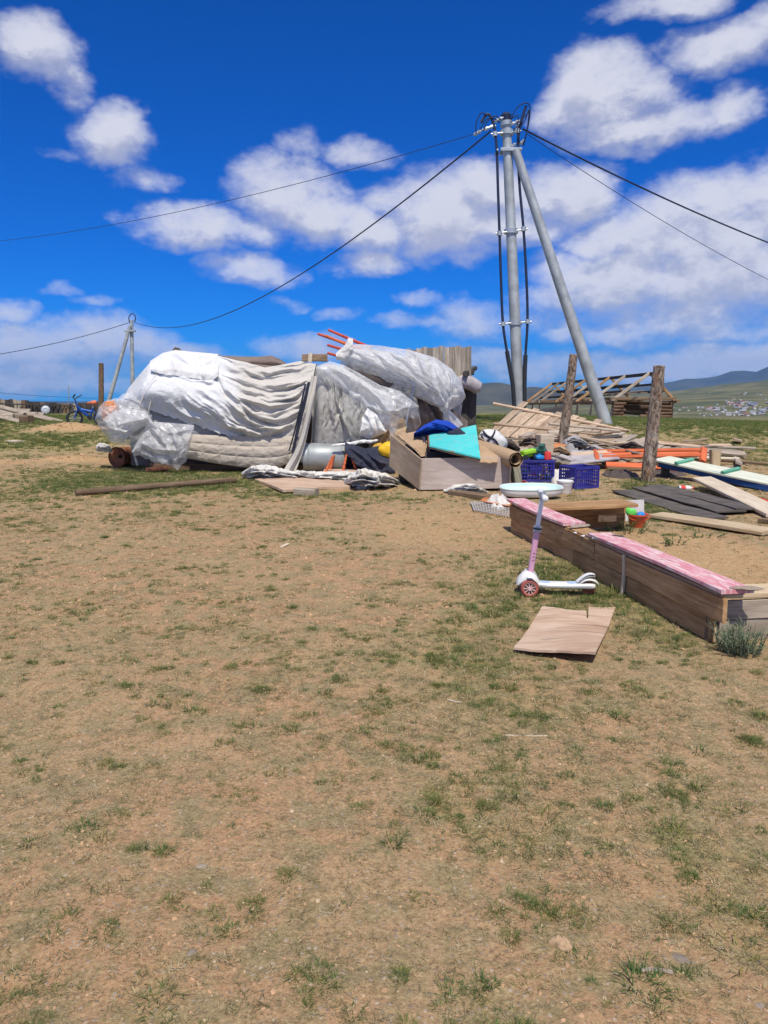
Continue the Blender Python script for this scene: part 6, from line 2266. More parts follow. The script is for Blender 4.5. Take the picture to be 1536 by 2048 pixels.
board('dark_stick', G(1050, 968, .02), G(1088, 974, .02), .03, .03, M_['dark_wood'], None, label='dark stick on the ground before the toy crate', cat='stick')

# wire rack, rusty plate and crumpled bag
rk = [G(a, b) for a, b in [(944, 1012), (975, 1003), (1030, 1016), (1026, 1036), (985, 1031)]]
rack = thing('wire_rack', 'white wire rack lying flat on the bare soil before the box', 'rack', rk[0])
a_, b_, c_, d_ = G(942, 1010, .03), G(1030, 1016, .03), G(1026, 1038, .03), G(948, 1026, .03)
rim = MB().tube([a_, b_, c_, d_, a_], .008, 6)
put('rim', rim.mesh('rim', 60), M_['wire_white'], None, rack)
for i in range(1, 15):
    t = i / 15
    put('wire', MB().tube([a_.lerp(b_, t), d_.lerp(c_, t)], .0045, 5).mesh('w', 60), M_['wire_white'], None, rack)
for i in range(1, 6):
    t = i / 6
    put('wire', MB().tube([a_.lerp(d_, t), b_.lerp(c_, t)], .0045, 5).mesh('w', 60), M_['wire_white'], None, rack)
slab('rust_plate', [G(958, 1010, .045), G(975, 1001, .05), G(1030, 1013, .05), G(1020, 1022, .05)], .006, 'rust_plate', 'orange rusty plate lying on the wire rack', 'plate', None, .01)
put('crumpled_bag', heap('cbg', [G(a, b) for a, b in [(986, 1014), (990, 1006), (1004, 1004), (1014, 1012), (1008, 1020), (992, 1020)]], .17, 30, 6., 10., .6, .5, None), M_['white_cloth'], None, None, 'crumpled white plastic bag on the wire rack', 'bag')

# ================================================================ sandbox frame with pink capping
pA, pB = G(1024, 1064), G(1428, 1284)
SH = .285
sbx = thing('sandbox', 'long low sandbox of brown planks with worn pink capping boards', 'sandbox', pA)
dirp = (pB - pA)
dirp.z = 0
Ld = dirp.length
dp_ = dirp.normalized()
nl = Vector((dp_.y, -dp_.x, 0))           # to the left, outside
if nl.x > 0:
    nl = -nl


def on_wall(t, off, z):
    p = pA + dirp * t + nl * off
    return Vector((p.x, p.y, gz_base(p.x, p.y) + z))


board('side_plank', on_wall(-.0, .0, .075), on_wall(.44, .0, .075), .145, .028, M_['planter_wood'], sbx, nl)
board('side_plank', on_wall(.442, .003, .07), on_wall(.995, .003, .07), .145, .028, M_['planter_wood'], sbx, nl)
board('side_plank', on_wall(-.0, .016, .212), on_wall(.34, .016, .212), .135, .028, M_['planter_wood'], sbx, nl)
board('side_plank', on_wall(.342, .018, .212), on_wall(.56, .018, .212), .135, .028, M_['ochre_wood'] if 0 else M_['planter_wood'], sbx, nl)
board('side_plank', on_wall(.562, .016, .212), on_wall(1.03, .016, .212), .138, .028, M_['planter_wood'], sbx, nl)
board('capping', on_wall(.0, -.06, .292), on_wall(.58, -.06, .292), .16, .022, M_['planter_wood'], sbx)
board('capping', on_wall(.50, -.06, .294), on_wall(1.01, -.06, .294), .16, .022, M_['tan_wood'], sbx)
o1 = board('pink_board', on_wall(-.02, -.055, .322), on_wall(.40, -.05, .322), .20, .026, M_['pink_paint'], sbx, (0, 0, 1), 5, .01)
o1['label'] = 'pink board with white streaks, at the far end'
o2 = board('pink_board', on_wall(.535, -.05, .324), on_wall(1.03, -.055, .324), .19, .026, M_['pink_paint'], sbx, (0, 0, 1), 5, .01)
o2['label'] = 'pink board with white streaks, at the near end'
for t, z in ((.02, .26), (.30, .26), (.545, .26), (.985, .27)):
    p = on_wall(t, -.03, z / 2)
    board('stake', on_wall(t, -.035, -.02), on_wall(t, -.035, z), .05, .04, M_['tan_wood'], sbx, nl)
board('outer_stake', on_wall(.70, .04, -.02), on_wall(.70, .035, .29), .028, .02, M_['pale_wood'], sbx, nl)
board('outer_stake', on_wall(.985, .0, -.02), on_wall(.985, .0, .14), .05, .04, M_['brown_wood'], sbx, nl)
# near end wall, running off to the right
e0 = on_wall(.995, -.03, 0)
e1 = Vector((3.6, e0.y + .22, 0))
for zc_, th_, of in ((.06, .13, .0), (.185, .115, .006)):
    A_ = Vector((e0.x, e0.y - of, zc_ + gz_base(e0.x, e0.y)))
    B_ = Vector((e1.x, e1.y - of, zc_ + gz_base(e1.x, e1.y)))
    board('end_plank', A_, B_, th_, .028, M_['grey_wood'], sbx, (0, -1, 0))
A_ = Vector((e0.x - .03, e0.y + .07, .27))
B_ = Vector((e1.x, e1.y + .07, .27))
board('end_capping', A_, B_, .20, .032, M_['ochre_wood'], sbx)
# far wall with a wide seat board
f0 = on_wall(.03, -.02, 0)
f1 = G(1262, 1062)
f1 = Vector((f1.x, f1.y, 0))
for zc_ in (.07, .20):
    board('back_plank', Vector((f0.x, f0.y + .12, zc_)), Vector((f1.x, f1.y + .22, zc_)), .13, .028, M_['planter_wood'], sbx, (0, -1, 0))
board('seat_board', Vector((f0.x + .02, f0.y + .0, .275)), Vector((f1.x, f1.y + .10, .275)), .36, .032, M_['planter_wood'], sbx, (0, 0, 1), 5, .01)
board('seat_cleat', At(1196, 1036, f1.y - .02), At(1232, 1036, f1.y - .02), .07, .03, M_['ochre_wood'], sbx, (0, -1, 0))
# lumps of plaster and paint on the capping
for (t, o, s, mt, lab) in ((.415, -.07, .085, 'stone', 'grey flat stone on the sandbox wall at the first pink board end'), (.52, -.02, .075, 'stone', 'pale grey stone at the start of the near pink board'), (1.03, -.10, .07, 'stone', 'rough grey stone on the near end of the pink capping'),
                           (.585, -.12, .05, 'dark_rag', 'small dark clump beside the near pink board')):
    p = on_wall(t, o, .337 if t > .9 or .53 < t < .6 else .309)
    me = peb[7].copy()
    me.materials.clear()
    put('stone' if mt == 'stone' else 'dirt_clump', me, M_[mt], T(p) @ RZ(t * 9) @ Matrix.Diagonal((s * 1.1, s * .6, s * .4, 1)), None, lab, 'stone' if mt == 'stone' else 'dirt')
for (t, o, z) in ((.455, .03, .285), (.50, .035, .288), (.56, .04, .31)):
    me = peb[2].copy()
    me.materials.clear()
    put('paint_flake', me, M_['white_plastic'], T(on_wall(t, o - .012, z)) @ Matrix.Diagonal((.035, .018, .012, 1)), sbx)

# ---------------------------------------------------------------- kick scooter
sc0 = G(1062, 1193)
scoot = thing('kick_scooter', 'white child kick scooter with pink stem and red wheels on the grass', 'scooter', sc0)
hd = Vector((-1, .10, 0)).normalized()      # heading
lt = Vector((.10, 1, 0)).normalized()       # across
S0 = Vector((sc0.x, sc0.y + .11, sc0.z))    # ground under the front axle middle


def S(f, l, z):
    return S0 + hd * f + lt * l + Vector((0, 0, z))


MR = Matrix((hd, lt, Vector((0, 0, 1)))).transposed().to_4x4()
for l in (-.11, .11):
    Mw = T(S(.0, l, .064)) @ MR @ RX(PI / 2)
    w = put('wheel', MB().lathe([(.064 - .014 + .014 * math.cos(a), .02 * math.sin(a)) for a in np.linspace(0, 2 * PI, 11)], 30).mesh('tyre', 60), M_['wheel_red'], Mw, scoot)
    b = MB().lathe([(.05, .014), (.042, .018), (.042, -.018), (.05, -.014)], 26)
    for k in range(9):
        a = k * 2 * PI / 9
        b.box((0, 0, 0), (.034, .006, .026), T((.026 * math.cos(a), .026 * math.sin(a), 0)) @ RZ(a))
    b.lathe([(.001, .02), (.013, .02), (.013, -.02), (.001, -.02)], 12)
    put('rim', b.mesh('rim', 40), M_['hub_pink'], Mw, w)
Mw = T(S(-.42, 0, .048)) @ MR @ RX(PI / 2)
w = put('wheel', MB().lathe([(.048 - .014 + .014 * math.cos(a), .02 * math.sin(a)) for a in np.linspace(0, 2 * PI, 11)], 24).lathe([(.035, .012), (.001, .012)], 16).lathe([(.001, -.012), (.035, -.012)], 16).mesh('tyre', 60), M_['wheel_red'], Mw, scoot)
# deck: lofted along the heading
secs = [(-.46, .045, .052, .085), (-.43, .055, .050, .088), (-.36, .058, .050, .086), (-.26, .060, .050, .082), (-.14, .058, .050, .082), (-.06, .050, .052, .088), (.0, .042, .06, .105)]
rows = []
for (f, hw, z0, z1) in secs:
    c = [(-hw, z0 + .008), (-hw * .7, z0), (hw * .7, z0), (hw, z0 + .008), (hw, z1 - .008), (hw * .75, z1), (-hw * .75, z1), (-hw, z1 - .008)]
    rows.append([tuple(S(f, l, z)) for l, z in c])
b = MB()
P = np.array(rows)
A8 = np.concatenate([P, P[:, :1]], 1)
b.grid(A8)
b._add([tuple(p) for p in P[0]], [tuple(range(8))])
b._add([tuple(p) for p in P[-1]], [tuple(reversed(range(8)))])
me = b.mesh('deck', 50)
bm = bmesh.new()
bm.from_mesh(me)
bmesh.ops.remove_doubles(bm, verts=bm.verts[:], dist=1e-5)
bmesh.ops.recalc_face_normals(bm, faces=bm.faces[:])
bm.to_mesh(me)
bm.free()
deck = put('deck', me, M_['white_plastic'], None, scoot)
for f0_, f1_, hw_ in ((-.34, -.27, .034), (-.15, -.07, .032)):
    e = [tuple(S((f0_ + f1_) / 2 + (f1_ - f0_) / 2 * math.cos(a), hw_ * math.sin(a), .0)) for a in np.linspace(0, 2 * PI, 18, endpoint=False)]
    put('grip_patch', MB().prism([(x, y) for x, y, z in e], S0.z + .080, S0.z + .0865).mesh('patch'), M_['pale_blue_plastic'], None, deck)
# rear fender arching over the back wheel
fr_ = []
for i in range(9):
    a = PI * (.12 + .74 * i / 8)
    fr_.append([tuple(S(-.42 - .075 * math.cos(a), l, .055 + .07 * math.sin(a) - .01 * abs(l) * 20)) for l in (-.045, -.03, 0, .03, .045)])
put('rear_fender', grid_mesh('fender', np.array(fr_)), M_['white_plastic'], None, scoot)
# brake tongue
br_ = []
for i in range(8):
    t = i / 7
    br_.append([tuple(S(-.335 - .125 * t, l * (1 - .25 * t), .092 + .062 * math.sin(t * 2.0) )) for l in (-.036, -.02, 0, .02, .036)])
g0 = np.array(br_)
b = MB().grid(g0).grid(g0 - np.array([0, 0, .014]), True)
put('brake', b.mesh('brake', 60), M_['white_plastic'], None, scoot)
# front housing between the two wheels
hs = []
for (f, l_, z0, z1) in ((-.075, .045, .055, .10), (-.05, .06, .06, .135), (-.01, .072, .07, .165), (.03, .072, .075, .16), (.065, .065, .07, .125), (.085, .05, .068, .095)):
    c = [(-l_, z0), (l_, z0), (l_, z1 - .025), (l_ * .6, z1), (-l_ * .6, z1), (-l_, z1 - .025)]
    hs.append([tuple(S(f, l, z)) for l, z in c])
P = np.array(hs)
b = MB().grid(np.concatenate([P, P[:, :1]], 1))
b._add([tuple(p) for p in P[0]], [tuple(range(6))])
b._add([tuple(p) for p in P[-1]], [tuple(reversed(range(6)))])
me = b.mesh('housing', 60)
bm = bmesh.new()
bm.from_mesh(me)
bmesh.ops.remove_doubles(bm, verts=bm.verts[:], dist=1e-5)
bmesh.ops.recalc_face_normals(bm, faces=bm.faces[:])
bmesh.ops.bevel(bm, geom=bm.edges[:], offset=.006, segments=2, affect='EDGES')
bm.to_mesh(me)
bm.free()
me.shade_smooth()
put('front_housing', me, M_['white_plastic'], None, scoot)
# fender arcs over each front wheel
for l in (-.11, .11):
    ar = []
    for i in range(10):
        a = PI * (-.05 + .62 * i / 9)
        ar.append([tuple(S(-.082 * math.cos(a), l + k, .064 + .082 * math.sin(a))) for k in (-.03, -.01, .015, .03)])
    put('front_fender', grid_mesh('ff', np.array(ar)), M_['white_plastic'], None, scoot)
put('axle', MB().tube([S(0, -.11, .064), S(0, .11, .064)], .012, 8).mesh('ax', 60), M_['galvanised'], None, scoot)
sb0 = S(-.012, 0, .15)
stp = At(1085, 990, S0.y)
mid_ = sb0.lerp(stp, .56)
stem = put('stem', MB().tube([sb0, sb0.lerp(mid_, .5), mid_], .0215, 14).mesh('stem', 60), M_['pink_metal'], None, scoot)
put('stem_clamp', MB().tube([sb0.lerp(stp, .53), sb0.lerp(stp, .60)], .030, 12).mesh('cl', 60), M_['galvanised'], None, stem)
put('lock_ring', MB().tube([sb0.lerp(stp, .565), sb0.lerp(stp, .585)], .032, 12).mesh('cl', 60), M_['black_rubber'], None, stem)
put('upper_tube', MB().tube([mid_, stp], .0165, 14).mesh('up', 60), M_['white_plastic'], None, stem)
for t in (.2, .28, .36):
    p = sb0.lerp(mid_, t + .1)
    put('adjust_hole', MB().lathe([(.005, 0), (.001, 0)], 10).mesh('h'), M_['dark_hole'], T(p + Vector((0, -.0222, 0))) @ RX(PI / 2), stem)
hbar = put('handlebar', MB().tube([stp - lt * .16, stp + lt * .16], .013, 12).tube([stp + Vector((0, 0, -.03)), stp + Vector((0, 0, .02))], .024, 12).mesh('hb', 60), M_['galvanised'], None, scoot)
for s in (-1, 1):
    put('grip', MB().tube([stp + lt * s * .08, stp + lt * s * .10, stp + lt * s * .15, stp + lt * s * .185, stp + lt * s * .195], [.017, .019, .018, .022, .016], 14).mesh('g', 60), M_['white_plastic'], None, hbar)

# ---------------------------------------------------------------- warped plywood sheet in the foreground
pp = [(1084, 1219), (1105, 1222), (1130, 1226), (1155, 1226), (1172, 1224), (1173, 1241), (1176, 1241), (1177, 1216), (1205, 1215), (1231, 1215), (1217, 1254), (1203, 1292), (1190, 1328), (1150, 1322), (1120, 1316), (1075, 1310), (1027, 1303), (1046, 1275), (1065, 1247)]
wp = [G(a, b) for a, b in pp]
zb = sum(p.z for p in wp) / len(wp)
c0 = G(1130, 1270)
Mp = T((c0.x, c0.y, 0))


def lift(x, y):
    yy = (y - (-.30)) / .75
    return .045 * max(0, 1 - (y + .55) / .7) ** 1.5 + .012 * math.sin(x * 9 + 1)


bm = bmesh.new()
vs_ = [bm.verts.new((p.x - c0.x, p.y - c0.y, 0)) for p in wp]
fc = bm.faces.new(vs_)
bmesh.ops.triangulate(bm, faces=[fc])
bmesh.ops.subdivide_edges(bm, edges=bm.edges[:], cuts=3, use_grid_fill=True)
ext = bmesh.ops.extrude_face_region(bm, geom=bm.faces[:])
for v in [e for e in ext['geom'] if isinstance(e, bmesh.types.BMVert)]:
    v.co.z += .013
for v in bm.verts:
    v.co.z += zb + .012 + lift(v.co.x, v.co.y) + .004 * float(pn(v.co.x * 9, v.co.y * 9, 1.))
bmesh.ops.recalc_face_normals(bm, faces=bm.faces[:])
me = bpy.data.meshes.new('plywood')
bm.to_mesh(me)
bm.free()
put('plywood_sheet', me, M_['plywood'], Mp, None, 'warped pinkish plywood sheet with a notched edge on the grass', 'plywood')

# ---------------------------------------------------------------- toys and boards beside the sandbox
ob = G(1274, 1052)
tb = thing('toy_bucket', 'orange toy bucket at the far corner of the sandbox', 'bucket', ob)
put('body', MB().lathe([(.07, 0), (.075, .01), (.10, .12), (.112, .13), (.112, .145), (.098, .14), (.07, .02), (.001, .015)], 24, T(ob)).mesh('b', 40), M_['toy_orange'], None, tb)
put('handle', MB().tube([ob + Vector((.115 * math.cos(a), -.05 - .03 * math.sin(a), .13 - .05 * math.sin(a))) for a in np.linspace(0, PI, 12)], .006, 6).mesh('h', 60), M_['toy_orange'], None, tb)
sh = thing('toy_shovel', 'bright green toy shovel stuck in the orange bucket', 'toy', ob + Vector((0, 0, .1)))
put('blade', blob([(1251, 1014), (1262, 1018), (1274, 1026), (1268, 1034), (1254, 1028)], ob.y - .02, .02, 2., .05, 24, 12), M_['leaf_green_plastic'], None, sh)
put('handle', MB().tube([At(1268, 1030, ob.y - .02), At(1280, 1040, ob.y)], .01, 8).mesh('h', 60), M_['leaf_green_plastic'], None, sh)
put('toy_scoop', blob([(1272, 1030), (1290, 1028), (1292, 1036), (1276, 1038)], ob.y - .02, .05, 3., .05, 24, 12), M_['toy_blue'], None, None, 'light blue toy scoop in the orange bucket', 'toy')
slab('leaning_board', [G(1252, 1044, .0) + Vector((0, .12, 0)), G(1296, 1044, .0) + Vector((0, .12, 0)), At(1288, 1000, 8.75), At(1249, 1001, 8.75)], .012, 'grey_sheet', 'grey board standing behind the orange toy bucket', 'board', None, .005)
# dark roofing boards
for k, (a, b, w, lab) in enumerate([((1246, 985), (1430, 1041), .24, 'nearest of the dark roofing boards, its left tip curling'), ((1285, 983), (1462, 1032), .24, 'middle dark roofing board beside the white plank'), ((1308, 976), (1498, 1030), .22, 'farthest dark roofing board, partly under the white plank')]):
    A_, B_ = G(a[0], a[1], .035 + .022 * (k % 2)), G(b[0], b[1], .03 + .015 * k)
    put('roofing_board', plank_mesh((B_ - A_).length, w * 1.45, .018, 8, .02, .10), M_['asphalt_felt'], frame((A_ + B_) / 2, B_ - A_, (0, 0, 1)), None, lab, 'board', 'dark roofing boards')
A_, B_ = G(1402, 977, .10), G(1555, 1040, .05)
A_.z += .05
board('white_plank', A_, B_, .26, .04, M_['pale_wood'], None, (-.1, -.15, 1), label='pale whitish plank with one end propped on the dark boards', cat='plank')
A_, B_ = G(1312, 1034, .03), G(1540, 1070, .035)
board('tan_plank', A_, B_, .30, .04, M_['ochre_wood'], None, label='wide tan plank lying along the back of the sandbox', cat='plank')
bo = G(1358, 983)
bot = thing('drink_bottle', 'small red and white bottle lying above the dark boards', 'bottle', bo)
Mb = T(bo + Vector((0, .02, .04))) @ RZ(.05) @ RY(PI / 2)
put('body', MB().lathe([(.001, 0), (.034, .0), (.036, .01), (.036, .13), (.03, .16), (.014, .19), (.014, .2)], 16).mesh('b', 40), M_['white_plastic'], Mb, bot)
put('label_band', MB().lathe([(.037, .02), (.037, .09)], 16).mesh('l', 40), M_['toy_red'], Mb, bot)
put('cap', MB().lathe([(.018, .195), (.018, .215), (.001, .215)], 12).mesh('c', 40), M_['toy_red'], Mb, bot)
for (a, b, lab, mt) in (((1516, 1004), (1545, 1018), 'reddish stick end at the right edge by the white plank', 'red_paint_wood'), ((1518, 1046), (1546, 1050), 'dark stick at the right edge above the tan plank', 'brown_wood')):
    board('stick', G(a[0], a[1], .03), G(b[0], b[1], .03), .07, .05, M_[mt], None, label=lab, cat='stick')

# ================================================================ boards and frames beyond
# blue-edged cream board
A_ = At(1322, 917, 12.5)
B_ = G(1585, 985, .10)
bd = thing('blue_edged_board', 'long cream painted board with a blue edge and green cleats', 'board', on_ground(B_))
nrm = Vector((.05, -.25, 1)).normalized()
o_ = board('top_face', A_, B_, .42, .03, M_['cream_paint'], bd, nrm, 4, .004)
Mf = WM[o_.name]
wv = Mf.to_3x3().col[1]
if wv.y > 0:
    wv = -wv
board('blue_edge', A_ + wv * .215 + Vector((.1, 0, -.045)), B_ + wv * .215 + Vector((0, 0, -.045)), .115, .03, M_['blue_paint_wood'], bd, (wv.x, wv.y, 0), 4, .003)
board('tip', A_ + wv * .2 + Vector((0, 0, -.03)), A_ + wv * .2 + Vector((.09, -.03, -.045)), .09, .035, M_['ochre_wood'], bd, (wv.x, wv.y, 0))
for t in (.205, .57):
    p = A_.lerp(B_, t)
    board('cleat', p + wv * .22 + Vector((0, 0, .03)), p - wv * .19 + Vector((0, 0, .035)), .06, .05, M_['green_paint_wood'], bd, nrm)
board('prop_block', on_ground(At(1330, 945, 12.45)), At(1330, 926, 12.45), .12, .1, M_['dark_wood'], None, (0, -1, 0), label='dark block propping the blue-edged board', cat='block')

# orange painted frame
of = thing('bedstead', 'flat orange painted wooden bed frame lying among the planks', 'frame', on_ground(At(1320, 935, 13.6)))
a0, a1 = At(1195, 902, 14.2), At(1414, 899, 14.2)
b0, b1 = At(1205, 916, 13.75), At(1405, 912, 13.75)
board('rail', a0, a1, .06, .04, M_['orange_paint_wood'], of, (0, -1, .6))
board('rail', b0 + Vector((0, 0, .02)), b1 + Vector((0, 0, .02)), .06, .04, M_['orange_paint_wood'], of, (0, -1, .6))
board('rail', At(1195, 909, 14.0), At(1400, 906, 14.0), .05, .04, M_['orange_paint_wood'], of, (0, -1, .6))
board('end_post', At(1408, 898, 14.0), At(1405, 924, 13.55), .11, .07, M_['orange_paint_wood'], of, (0, -1, .3))
board('end_post', At(1190, 902, 14.15), At(1195, 922, 13.6), .09, .06, M_['orange_paint_wood'], of, (0, -1, .3))
board('lower_rail', At(1212, 930, 13.3), At(1362, 936, 13.2), .14, .06, M_['orange_paint_wood'], of, (0, -.6, 1))
board('lower_rail', At(1214, 936, 13.25), At(1300, 938, 13.2), .06, .05, M_['brown_wood'], of, (0, -1, .2))
for k, (x_, y_) in enumerate(((1225, 938), (1350, 938), (1400, 925))):
    p = At(x_, y_, 13.45)
    board('foot', p, on_ground(p, -.02), .10, .10, M_['dark_wood'], of, (0, -1, 0))


def panel(name, label, LL, LR, UL, UR, n, width, mat, rails, group=None, gap=.0):
    t = thing(name, label, 'fence panel', on_ground((LL + LR) / 2), group)
    nr = (LR - LL).cross(UL - LL)
    if nr.z < 0:
        nr = -nr
    nr.normalize()
    for i in range(n):
        s = (i + .5) / n
        a = LL.lerp(LR, s) + Vector((random.uniform(-.06, .06), random.uniform(-.05, .05), random.uniform(-.01, .01)))
        b = UL.lerp(UR, s) + (UL - LL).normalized() * random.uniform(-.3, .2) + nr * random.uniform(-.02, .04)
        board('plank', a, b, width * random.uniform(.86, 1.04), .028, mat, t, nr)
    for (s, ex0, ex1, w, up_) in rails:
        a = LL.lerp(UL, s)
        b = LR.lerp(UR, s)
        d = (b - a)
        board('rail', a - d * ex0 + nr * up_, b + d * ex1 + nr * up_, w, .05, M_['tan_wood'], t, nr)
    return t


panel('fence_panel', 'fallen fence panel of tan planks propped up behind the leaning post', At(968, 872, 19), At(1225, 884, 19), At(1040, 806, 21.2), At(1262, 860, 21.2), 15, .20, M_['tan_wood'], [(.30, .02, .0, .09, .04), (.80, .18, .02, .09, .04)], 'fallen fence panels')
panel('fence_panel', 'greyer fence panel lying flat before the steppe, behind the thick post', At(1150, 902, 15.6), At(1395, 912, 15.4), At(1232, 868, 17.6), At(1402, 897, 17.4), 13, .19, M_['grey_wood'], [(.2, .0, .0, .08, -.05), (.75, .02, .0, .08, -.05)], 'fallen fence panels')
for k, (a, b, w, mt, lab) in enumerate([
    ((1128, 868, 16.6), (1262, 893, 15.4), .10, 'tan_wood', 'tan batten lying across the grey fence panel'),
    ((1130, 893, 15.2), (1232, 903, 14.6), .09, 'tan_wood', 'brown batten along the front of the grey panel'),
    ((1398, 900, 15.8), (1492, 910, 15.2), .14, 'grey_wood', 'whitish plank end reaching out past the orange frame'),
    ((1400, 893, 17.0), (1512, 897, 16.6), .10, 'grey_wood', 'thin grey plank farthest out on the grass at right'),
    ((1395, 915, 14.9), (1478, 918, 14.6), .10, 'pale_wood', 'short pale plank beside the tan block at right'),
    ((1120, 915, 14.2), (1200, 922, 13.6), .10, 'grey_wood', 'grey plank under the lilac board'),
    ((1100, 905, 14.0), (1148, 922, 13.5), .12, 'lilac_sheet', 'pale board edge beside the beige carton'),
    ((1098, 848, 17.2), (1240, 862, 17.6), .09, 'grey_wood', 'grey rail lying over the tan fence panel'),
    ((1130, 884, 16.0), (1240, 872, 16.6), .16, 'dark_wood', 'dark board in the gap between the two fence panels'),
    ((1440, 938, 13.6), (1560, 925, 15.2), .12, 'grey_wood', 'weathered plank at the right edge behind the blue-edged board')]):
    board('loose_plank', At(*a), At(*b), w, .04, M_[mt], None, (0, -.3, 1), label=lab, cat='plank', group='loose planks in the wreck')
put('tan_block', plank_mesh(.30, .17, .16, 2, 0, .04), M_['ochre_wood'], frame(At(1430, 916, 14.2), (0, .1, 1), (0, -1, 0)), None, 'tan timber block standing at the right end of the orange frame', 'block')
slab('lilac_board', [At(1143, 902, 14.2), At(1218, 902, 14.3), At(1240, 918, 13.6), At(1140, 930, 13.3)], .02, 'lilac_sheet', 'weathered greyish lilac board lying left of the orange frame', 'board', None, .03, 12, 8, 3.)
slab('lilac_board', [At(1105, 908, 14.3), At(1150, 903, 14.3), At(1150, 920, 13.7), At(1098, 918, 13.7)], .02, 'lilac_sheet', 'small pale board behind the empty crate', 'board', None, .03, 8, 6, 4.)
ct = on_ground(At(1090, 905, 13.9))
put('beige_carton', MB().box((0, 0, 0), (.27, .25, .36), None, .008).mesh('c'), M_['cardboard'] if 0 else M_['pale_wood'], T((At(1090, 889, 13.9).x, 13.95, At(1090, 889, 13.9).z)) @ RZ(.25) @ RY(PI / 2 * 0), None, 'beige carton standing behind the toy crate', 'carton')
slab('rusty_sheet', [At(1106, 884, 14.6), At(1134, 890, 14.4), At(1118, 906, 13.9), At(1104, 905, 14.0)], .01, 'rust_plate', 'rusty triangular sheet leaning right of the beige carton', 'sheet', None, .02)
for k, (cen, r, h, mt, lab) in enumerate([((1140, 893), (34, 9), .35, 'grey_rag', 'grey rag bundle around the foot of the leaning post'), ((1035, 895), (26, 8), .32, 'dark_rag', 'dark brown rags heaped behind the toy crate'), ((1012, 885), (24, 8), .22, 'felt_grey', 'grey rags behind the white strapped bundle'),
                                          ((1240, 950), (34, 7), .10, 'dark_rag', 'dark scraps on the ground left of the thick post'), ((1060, 888), (40, 9), .25, 'felt_brown', 'brown felt scraps behind the beige carton'), ((1165, 905), (50, 9), .14, 'dark_rag', 'dark rags under the grey fence panel'), ((1330, 948), (40, 6), .07, 'dark_rag', 'dark rubbish in the shade below the orange frame')]):
    yq = {0: 14.9, 1: 13.2, 2: 13.4, 3: 12.7, 4: 14.8, 5: 14.9, 6: 12.9}[k]
    c = At(cen[0], cen[1], yq)
    rx = r[0] / ppm(yq)
    pts = [(c.x + rx * math.cos(a), yq + .35 * math.sin(a)) for a in np.linspace(0, 2 * PI, 10, endpoint=False)]
    put('rag_heap', heap('rag', pts, h, 34, 2. + k, 7., .8, .5), M_[mt], None, None, lab, 'rags', 'rags in the wreck')

# ================================================================ plants and single stones
leaf_mat('sage_leaf', [(0, (.20, .25, .15)), (1, (.24, .29, .19))], .3)
leaf_mat('weed_leaf', [(0, (.07, .15, .04)), (1, (.10, .17, .05))], .3)


def plant(name, base, n, h, spread, mat, label, lw=.006, seed=1):
    r_ = random.Random(seed)
    t = thing(name, label, 'plant', base)
    b = MB()
    st_ = MB()
    for i in range(n):
        a = r_.uniform(0, 6.28)
        rr_ = spread * math.sqrt(r_.random()) * .5
        L_ = h * r_.uniform(.55, 1.05)
        p0 = Vector((rr_ * math.cos(a), rr_ * math.sin(a), -.01))
        p1 = p0 + Vector((math.cos(a) * spread * .5 * r_.random(), math.sin(a) * spread * .5 * r_.random(), L_))
        st_.tube([p0, p0.lerp(p1, .5), p1], [.003, .002, .001], 4, False)
        for k in range(int(14 * L_ / .15) + 3):
            q = p0.lerp(p1, r_.uniform(.1, 1))
            blade(b, tuple(q), r_.uniform(.02, .05), lw, r_.uniform(0, 6.28), r_.uniform(.4, 1.2), .4, 2)
    put('leaves', b.mesh('leaves'), M_[mat], T(base), t)
    put('stems', st_.mesh('stems'), M_[mat], T(base), t)


plant('sage_bush', G(1480, 1306), 70, .17, .2, 'sage_leaf', 'grey-green bushy herb against the near end of the sandbox', .005, 3)
plant('weed', G(1346, 1090), 9, .09, .16, 'weed_leaf', 'small bright weed in the sand, farther of two', .012, 4)
plant('weed', G(1368, 1142), 9, .07, .16, 'weed_leaf', 'small weed in the sand close behind the pink board', .010, 5)
plant('weed', G(1400, 1072), 10, .06, .3, 'weed_leaf', 'low green weeds below the tan plank', .010, 6)
plant('weed', G(1250, 1062), 22, .16, .35, 'weed_leaf', 'tall green weeds in the shade under the sandbox seat board', .006, 7)
for k, (x_, y_, s, lab) in enumerate([(1418, 1643, .022, 'flat grey stone on the dry grass, right foreground'), (1405, 1925, .02, 'narrow grey stone near the lower right corner'), (1360, 1912, .026, 'blue-grey flat stone left of the narrow one'), (1520, 1925, .03, 'dark stone at the right edge, lower corner'),
                                      (70, 1782, .02, 'grey stone in the lower left soil'), (405, 1735, .018, 'small dark stone in the left foreground'), (1515, 2010, .034, 'large pale stone sunk in the lower right corner'), (370, 1898, .02, 'white pebble left of the lower centre'), (380, 1912, .018, 'orange pebble next to a white one')]):
    me = peb[6 + k % 3].copy()
    me.materials.clear()
    put('stone', me, M_['stone'], T(G(x_, y_) - Vector((0, 0, s * .35))) @ RZ(k * 1.3) @ Matrix.Diagonal((s, s * .8, s * .55, 1)), None, lab, 'stone', 'single stones on the yard')
put('paper_scrap', heap('scrap', [G(a, b) for a, b in [(1095, 1884), (1120, 1878), (1142, 1882), (1146, 1896), (1132, 1904), (1112, 1890)]], .022, 22, 4., 26., .6, .5), M_['cardboard'], None, None, 'crumpled tan paper scrap in the right foreground', 'paper')
board('pale_stick', G(895, 1401, .006), G(922, 1408, .006), .008, .006, M_['pale_wood'], None, label='tiny pale stick on the soil in the middle of the yard', cat='stick')
